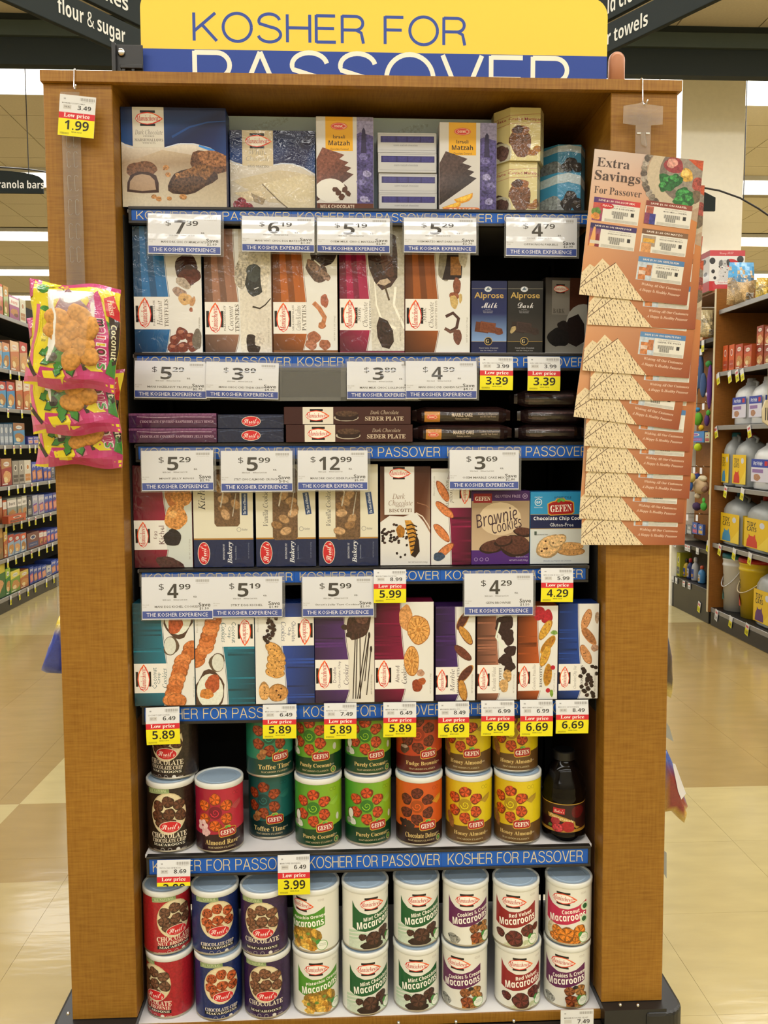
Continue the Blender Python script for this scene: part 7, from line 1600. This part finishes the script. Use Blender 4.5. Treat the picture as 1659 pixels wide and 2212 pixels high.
jug('slim grey jug with a yellow label and teal cat, beside the divider board', 1548, 1578, 938, zr[2], '2A7A8A', 'blue'); jug('slim grey jug with a yellow label and red cat, on the middle pet shelf', 1582, 1616, 940, zr[2], 'B8281E', 'red')
jug('large grey litter jug with a blue spot, beside the divider board', 1548, 1606, 1068, zr[1], '3A6A9A', 'blue'); jug('large grey litter jug with a red cat and red cap', 1610, 1672, 1078, zr[1], 'B8281E', 'red')
jug('large grey litter jug with a purple cat at the foot of the pet aisle', 1636, 1684, 1232, zr[0], '3A1E2A', 'purple')
def pail(label, x0, x1, yt, z, col, lid, cat):
    Xf = XR+.04; a, b = sorted((onX(x0, 950, Xf).y, onX(x1, 950, Xf).y)); R = (b-a)/2*.96; H = onX((x0+x1)/2, yt, Xf).z-z
    R = min(R, .165); cyy = min((a+b)/2, Yb-.008-R*1.06); t = thing('litter_pail', (Xf+R, cyy, z+.001), label, 'pail', 'litter jugs and pails in the pet aisle')
    def inkit(o, c): o.data.color_attributes.new('ink', 'FLOAT_COLOR', 'POINT').data.foreach_set('color', list((*lin(c), 0))*len(o.data.vertices))
    inkit(obj('pail_body', MB().lathe([(R*.86, 0), (R*.96, H*.78), (R, H*.79), (R, H*.82), (R*.97, H*.83), (R*.97, H*.88), (R, H*.89), (R, H*.93)], 36).mesh('pail', True), 'bg', t), col)
    inkit(obj('lid', MB().lathe([(R*1.02, H*.925), (R*1.03, H*.97), (R*.98, H)], 36).mesh('lid', True), 'bg', t), lid)
    obj('bail_handle', MB().tube([(-R*math.cos(q)*1.02 if abs(math.cos(q)) < 2 else 0, R*1.03*math.cos(q), H*.8-H*.42*math.sin(q)) if False else (-R*1.03*math.sin(q), R*1.03*math.cos(q), H*.82-H*.4*math.sin(q)) for q in [math.pi*i/14 for i in range(15)]], .004, 6).mesh('bail', True), 'whitep' if col != 'D8B800' else 'beigep', t)
    A = Art(); A.t('TIDY', 0, 14, 20, 8, '2A2618', 'b'); A.t('CATS', 0, 23, 20, 8, '2A2618', 'b'); A.g([(-16, 62), (-14, 44), (-10, 40), (-4, 42), (4, 44), (10, 52), (12, 62)], cat)
    obj('label_print', A.build('print', lambda x, y, l: (-(R*.945+l*EPS*4)*math.cos(x/26-.5), (R*.945)*math.sin(-(x/26-.5)) , H*.72-(y/70)*H*.6), xs=[-16, -12, -8, -4, 0, 4, 8, 12, 16]), 'bg', t)
    return t
pail('white litter pail with a teal lid beside the foot of the divider board', 1549, 1577, 1196, zr[0], 'D6D6CE', '2A7A84', '2E8A84'); pail('yellow litter pail with a red rim', 1587, 1632, 1208, zr[0], 'D8B800', 'C02A1A', 'B83218')
for k, xs_ in ((4, (1549, 1574, 1590, 1601)), (3, (1548, 1620)), (2, (1543, 1575, 1612)), (1, (1540, 1566, 1598, 1633)), (0, (1524, 1563, 1595, 1632))):
    for i, x in enumerate(xs_): shelf_tag('price tag clipped to the %s litter shelf edge, %s from divider board' % (kinds[k], ORD[i]), XR, 1, x, zr[k]-.002, 'price tags along the pet aisle shelves', col='D9D010' if (k, i) != (0, 1) else 'CFCFCB', h=.085, w=.05, tilt=.25 if k < 3 else -.3)
# scoops hanging on a clip strip
P = onY(1648, 860, Yb-.9)
t = thing('litter_scoop', (XR-.065, Yb-.95, zr[4]-.05), 'cream plastic slotted scoops hanging at the end of the pet shelf', 'scoop')
Yq = Yb-.95
obj('scoop_handle', MB().tube([(0, 0, 0), (.002, 0, -.12), (.004, 0, -.2)], [.014, .012, .016], 10).mesh('handle', True), 'beigep', t)
obj('scoop_pan', MB().slab([(-.03, -.2), (.035, -.2), (.055, -.26), (.05, -.34), (.0, -.37), (-.045, -.34), (-.05, -.26)], -.012, .0).mesh('pan', bevel=.004), 'beigep', t)
for q in range(5): obj('slot', MB().box(-.03+q*.015, -.0135, -.33, -.024+q*.015, -.0125, -.25).mesh('slot'), 'dark', t)
# pet toys on pegs beyond the board
def peg(px, py, label):
    P = onX(px, py, XR+.06)
    t = thing('peg_hook', (XR+.06, P.y, P.z), label, 'hook', 'peg hooks in the toy section')
    obj('peg_wire', MB().tube([(.1, 0, 0), (0, 0, 0), (-.012, 0, .01)], .003, 6).mesh('peg', True), 'chrome', t)
    obj('peg_tag', MB().box(-.03, -.02, -.055, -.026, .02, -.005).mesh('tag', bevel=.001), 'liner', t); return t
Yt = Yb+.35
pegs = [(1502, 872), (1527, 870), (1492, 1008), (1507, 1008), (1522, 1009), (1473, 1110), (1492, 1110), (1513, 1111), (1503, 758), (1522, 752)]
for i, (x, y) in enumerate(pegs): peg(x, y, 'white tagged peg hook in the toy section, %s counted row by row' % ORD[i])
def plush(name, label, parts, Xo=.06):
    """parts: (px, py, half w, half h, colour, name) drawn on the plane of the toy face"""
    px, py = parts[0][:2]; P = onX(px, py, XR+Xo); t = thing(name, P, label, 'pet toy')
    for q, (x, y, rx, rz, c, nm) in enumerate(parts):
        p = onX(x, y, XR+Xo)-P; k = ((P-CAMP).dot(_f)/FPX); ky = k*2.35  # aisle planes are seen at a slant
        me = MB().ell(p.x, p.y, p.z, min(rx, rz)*k*1.0, rx*ky*.8, rz*k, 14, 9, .06, q+int(x)).mesh(nm, True, ink=c)
        obj(nm, me, 'soft', t)
    return t
plush('plush_toy', 'blue fleece legged pet toy hanging at the top of the toy section', [(1510, 800, 9, 40, '4A6490', 'body'), (1502, 830, 6, 28, '5A78A4', 'leg'), (1519, 832, 6, 26, '3E5680', 'leg'), (1513, 762, 7, 10, '8A8A86', 'head')])
plush('plush_toy', 'purple knotted tug toy beside the divider board', [(1533, 835, 5, 48, '5A2A78', 'body'), (1531, 786, 6, 7, '3E8A3E', 'knot'), (1530, 852, 5, 6, 'C8C0C4', 'tag')])
plush('plush_toy', 'green duck plush toy with a yellow beak', [(1508, 905, 8, 14, '5A9A24', 'body'), (1499, 903, 4, 12, '4E8A20', 'wing'), (1515, 924, 5, 6, 'D0A818', 'beak'), (1507, 885, 5, 5, '2E7AA8', 'head')])
plush('plush_toy', 'small purple and green toy beside the duck', [(1527, 908, 5, 12, '4A2A6A', 'body'), (1530, 892, 4, 6, '4AA03E', 'head')])
plush('plush_toy', 'cream and brown spotted cow plush toy hanging in the middle of the toy section', [(1513, 1050, 15, 17, 'C8AC84', 'body'), (1518, 1034, 10, 7, 'D8CCA8', 'head'), (1494, 1056, 9, 6, 'B88A7A', 'leg'), (1501, 1044, 6, 5, 'B8948A', 'leg'), (1507, 1071, 6, 6, 'D0C0A0', 'foot'), (1521, 1056, 7, 8, '8A6A54', 'patch')])
plush('plush_toy', 'small yellow and blue bird toy beside the cow plush', [(1494, 1032, 7, 10, 'C8B45A', 'head'), (1491, 1048, 5, 12, '2E5A9A', 'body')], Xo=-.02)
plush('plush_toy', 'blue and red figure toy behind the cow plush', [(1506, 1030, 6, 8, '2A3A7A', 'body'), (1505, 1024, 4, 4, 'B86A5A', 'head')], Xo=.115)
plush('plush_toy', 'lime green spiky ball toy under the cow plush', [(1520, 1094, 6, 9, '4AA83A', 'body'), (1520, 1081, 3, 6, '5AB84A', 'tuft')])
plush('plush_toy', 'dark purple ball toy under the cow plush', [(1505, 1094, 8, 9, '3A2248', 'body')])
for i, (x, y) in enumerate(((1489, 967), (1508, 966))):
    P = onX(x, y, XR+.05); k = (P-CAMP).dot(_f)/FPX
    o = obj('tennis_ball', MB().ell(0, 0, 0, 8.5*k, 8.5*k, 8.5*k, 20, 14).mesh('ball', True, ink='B4C81E'), 'soft', None, P); tag(o, 'yellow-green tennis ball %s in the toy section' % ('nearer the coupon sheets' if i == 0 else 'nearer the divider board'), 'ball', 'tennis balls')
t = side_box('toy_pack', 'blue and violet toy pack hanging above the tennis balls', 'pack', XR, 1, 1484, 1521, 932, onX(1502, 956, XR).z, '2E78B8', '8A5AA0', 3, .05, .03, style=3)
t = side_box('toy_pack', 'cream and red toy pack beside the tennis balls', 'pack', XR, 1, 1522, 1533, 934, onX(1528, 956, XR).z, 'B8B48A', '9A2A2A', 4, .05, .03, style=3)
for i, (x0, x1, c1, c2, yt, yb) in enumerate(((1467, 1476, '3A4A7A', 'C86A8A', 1136, 1158), (1477, 1487, '9A9C9A', '7A8A8A', 1134, 1160), (1488, 1499, '8A8E8C', 'B8BAB8', 1136, 1160), (1500, 1512, '3A5AA8', 'B84A6A', 1130, 1160), (1513, 1524, '4A6AB8', 'C8A03A', 1134, 1162))):
    side_box('toy_pack', 'carded pet accessory pack in the lowest hanging row, %s from the coupon sheets' % ORD[i], 'pack', XR, 1, x0, x1, yt, onX((x0+x1)/2, yb, XR).z, c1, c2, i, .07, .02, 'carded packs hanging in the pet aisle', style=3)
for i, (x0, x1, c1, c2, yt) in enumerate(((1448, 1456, 'B8B41E', '6A6A6A', 1190), (1457, 1467, 'B8B81E', '8A8A7E', 1192), (1468, 1476, 'A8A41E', '5A5A5A', 1196))):
    side_box('care_box', 'yellow pet care box on the dark shelf, %s from the coupon sheets' % ORD[i], 'box', XR, 1, x0, x1, yt, zf[0] if False else zf[0], c1, c2, i, .03, .1, 'pet care packs on the lowest toy section shelf', style=3)
def bottle(label, px, py, R_, col, capc, z, X=None):
    P = onX(px, py, XR+.08); k = (P-CAMP).dot(_f)/FPX; H = P.z-z; r = R_*k
    t = thing('care_bottle', (XR+.08, P.y, z+.001), label, 'bottle', 'pet care packs on the lowest toy section shelf')
    obj('bottle_body', MB().lathe([(r*.9, 0), (r, .006), (r, H*.55), (r*.8, H*.68), (r*.4, H*.76), (r*.36, H*.82)], 20).mesh('bottle', True, ink=col), 'bg', t)
    obj('spray_cap', MB().lathe([(r*.5, H*.8), (r*.5, H*.94), (r*.3, H)], 16).mesh('cap', True, ink=capc), 'bg', t)
    A = Art(); A.r(-14, 0, 14, 30, 'B8B8B8' if col < '5' else '2A4A9A'); A.t('CARE', 0, 8, 18, 6, '3A3A3A', 'b'); A.r(-10, 16, 10, 26, 'B8862A')
    obj('label_print', A.build('print', lambda x, y, l: (-(r+.001+l*EPS*4)*math.cos(x/20), -(r+.001+l*EPS*4)*math.sin(x/20), H*.5-y/30*H*.4), xs=[-10, -5, 0, 5, 10]), 'bg', t)
bottle('yellow pet care bottle with a dark cap', 1484, 1207, 7, 'B89A1E', '2A2A2A', zf[0]); bottle('navy spray bottle with a red cap on the toy section shelf', 1492, 1206, 7, '1E2E6A', 'B82A2A', zf[0])
bottle('white care bottle with a white trigger', 1503, 1204, 8, 'B4B4B4', 'D0D0D0', zf[0]); bottle('light blue care bottle beside the divider board', 1517, 1222, 8, '4A8ABE', 'C85A3A', zf[0])
for k, xs_ in ((0, (1452, 1463, 1471, 1488, 1500)), (1, (1454, 1466, 1491, 1497, 1516)), (2, (1516,))):
    for i, x in enumerate(xs_): shelf_tag('small %s tag on the %s edge of the toy section, %s from the coupon sheets' % ('yellow' if k == 2 else 'white', ('lowest', 'second', 'top')[k], ORD[i]), XR, 1, x, zf[k]-.004, 'price tags along the pet aisle shelves', col='D9D010' if k == 2 else 'CFCFCB', h=.05 if k < 2 else .09, w=.05)
# dark arched sign hanging over the pet aisle
YD = 5.0
P = onY(1500, 415, YD); k = (P-CAMP).dot(_f)/FPX
t = thing('hanging_sign', P, 'dark green aisle sign hung from a curved bar over the pet aisle', 'sign')
obj('sign_board', MB().slab([(-60*k, -39*k), (47*k, -39*k), (47*k, -11*k), (24*k, 0), (-60*k, 12*k)], 0, .02).mesh('board'), 'soffit', t)
arc = [(onY(x, y, YD)-P) for x, y in ((1380, 402), (1440, 399), (1510, 403), (1555, 411), (1600, 427), (1640, 450), (1700, 492))]
obj('curved_bar', MB().tube([tuple(p+Vector((0, .01, 0))) for p in arc], .0075, 8).mesh('bar', True), 'dark', t)
for dx in (23*k, -40*k): obj('hanger_rod', MB().tube([(dx, .01, (0 if dx > 0 else 8*k)), (dx, .01, 14*k)], .003, 6).mesh('rod'), 'chrome', t)
obj('hanger_rod', MB().tube([(-80*k, .01, 13*k), (-80*k, .01, CEIL-P.z-.005)], .004, 6).mesh('rod'), 'dark', t); obj('hanger_rod', MB().tube([(110*k, .01, -15*k), (110*k, .01, CEIL-P.z-.005)], .004, 6).mesh('rod'), 'dark', t)
# ---- shelving run behind the display and the bags clipped to its flanks
t = thing('shelving_unit', (0, .53, 0), 'double-sided black shelving run standing directly behind the wooden display', 'shelving')
xw = .46
obj('spine_panel', MB().box(-.015+.02, 0, 0, .055, 5.5, 1.95).mesh('spine'), 'cavity', t); obj('kick_base', MB().box(-xw+.03, 0, 0, xw+.03, 5.5, .13).mesh('kick', bevel=.01), 'blackp', t)
for z in (.5, .85, 1.2, 1.55, 1.85):
    s = obj('shelf', MB().box(-xw+.05, 0, z, xw+.01, 5.5, z+.02).mesh('shelf'), 'black', t)
    obj('price_channel', MB().box(-xw+.04, 0, z-.015, -xw+.05, 5.5, z+.02).mesh('channel'), 'shelfgrey', s); obj('price_channel', MB().box(xw+.01, 0, z-.015, xw+.02, 5.5, z+.02).mesh('channel'), 'shelfgrey', s)
def flank_bag(label, pts, Y, cols, white=None, peg_=None):
    """soft snack bag sticking out past the post; pts: pixel outline, clockwise"""
    P = [onY(x, y, Y) for x, y in pts]; c = sum(P, Vector())/len(P)
    t = thing('snack_bag', c, label, 'snack bag')
    n = len(P); mb = MB(); cl = []
    for s, dep in ((-1, .03), (1, .03)):
        b = len(mb.v)
        for ring, (k, d) in enumerate(((1, 0), (.8, .55), (.45, .9), (.0, 1))):
            for p in P: q = (p-c)*k; mb.v.append((q.x, s*dep*d, q.z)); cl.append(cols[min(len(cols)-1, int((p.z-min(r.z for r in P))/(max(r.z for r in P)-min(r.z for r in P)+1e-6)*len(cols)))] if ring < 2 else cols[min(1, len(cols)-1)])
        for ring in range(3):
            for i in range(n):
                f = (b+ring*n+i, b+ring*n+(i+1) % n, b+(ring+1)*n+(i+1) % n, b+(ring+1)*n+i)
                mb.f.append(f if s < 0 else f[::-1])
    me = mb.mesh('bag', True); at = me.color_attributes.new('ink', 'FLOAT_COLOR', 'POINT'); at.data.foreach_set('color', [v for h in cl for v in (*lin(h), .15)])
    obj('bag_body', me, 'bagp', t)
    zt = max(p.z for p in P)-c.z; top = max(P, key=lambda p: p.z)-c
    sx = 1 if c.x < 0 else -1
    obj('hang_strip', MB().box(top.x-.004, -.0004, zt-.01, top.x+.004, .0004, zt+.12).mesh('strip'), 'strip', t)
    ex = (-.605 if sx > 0 else .715)-c.x
    obj('hang_arm', MB().tube([(top.x, 0, zt+.1), (ex, -.094, zt+.1)], .003, 6).mesh('arm', True), 'chrome', t)
    if white:
        Q = [onY(x, y, Y)-c for x, y in white]; m2 = MB(); m2.v = [(q.x, -.0315, q.z) for q in Q]; m2.f = [tuple(range(len(Q)))]
        obj('nutrition_panel', m2.mesh('panel'), 'liner', t)
    return t
flank_bag('blue snack bag with a red logo poking out behind the post on the granola side', [(150, 1330), (128, 1330), (120, 1360), (106, 1395), (97, 1425), (89, 1448), (100, 1453), (150, 1456)], .6, ['1E3AA0', '1E3AA0', '2A4AB8', 'C8C4B8', 'D0B81E'])
flank_bag('narrow red and green snack bag poking out behind the post on the pet side', [(1420, 1370), (1442, 1372), (1449, 1410), (1450, 1450), (1452, 1485), (1449, 1508), (1420, 1490)], .6, ['C8B25A', '3A2A22', '8A1E2A', '6A2A6A', '3A3A4A'])
flank_bag('blue and white snack bag with yellow corn puffs poking out behind the post', [(1420, 1615), (1440, 1620), (1452, 1645), (1466, 1685), (1476, 1712), (1486, 1742), (1480, 1752), (1484, 1760), (1478, 1778), (1462, 1764), (1450, 1752), (1420, 1755)], .6, ['C8A43A', '8A2A2A', '1E3E9A', '1E3E9A', '2A4A9A'], [(1444, 1640), (1450, 1642), (1473, 1705), (1463, 1718), (1456, 1700)])
for i, (pts, lb) in enumerate((([(1436, 1555), (1446, 1570), (1455, 1602), (1438, 1592)], 'upper'), ([(1430, 1835), (1440, 1842), (1440, 1898), (1430, 1880)], 'lower'))):
    P = [onY(x, y, .6) for x, y in pts]; c = sum(P, Vector())/4; t = thing('shelf_flap', c, 'grey plastic flap sticking out behind the post, %s of the two' % lb, 'flap')
    obj('flap', MB().slab([((p-c).x, (p-c).z) for p in P][::-1], 0, .002).mesh('flap'), 'greyp', t)
    obj('flap_arm', MB().tube([((P[0]-c).x, 0, 0), (.71-c.x, -.094, 0)], .003, 6).mesh('arm', True), 'chrome', t)
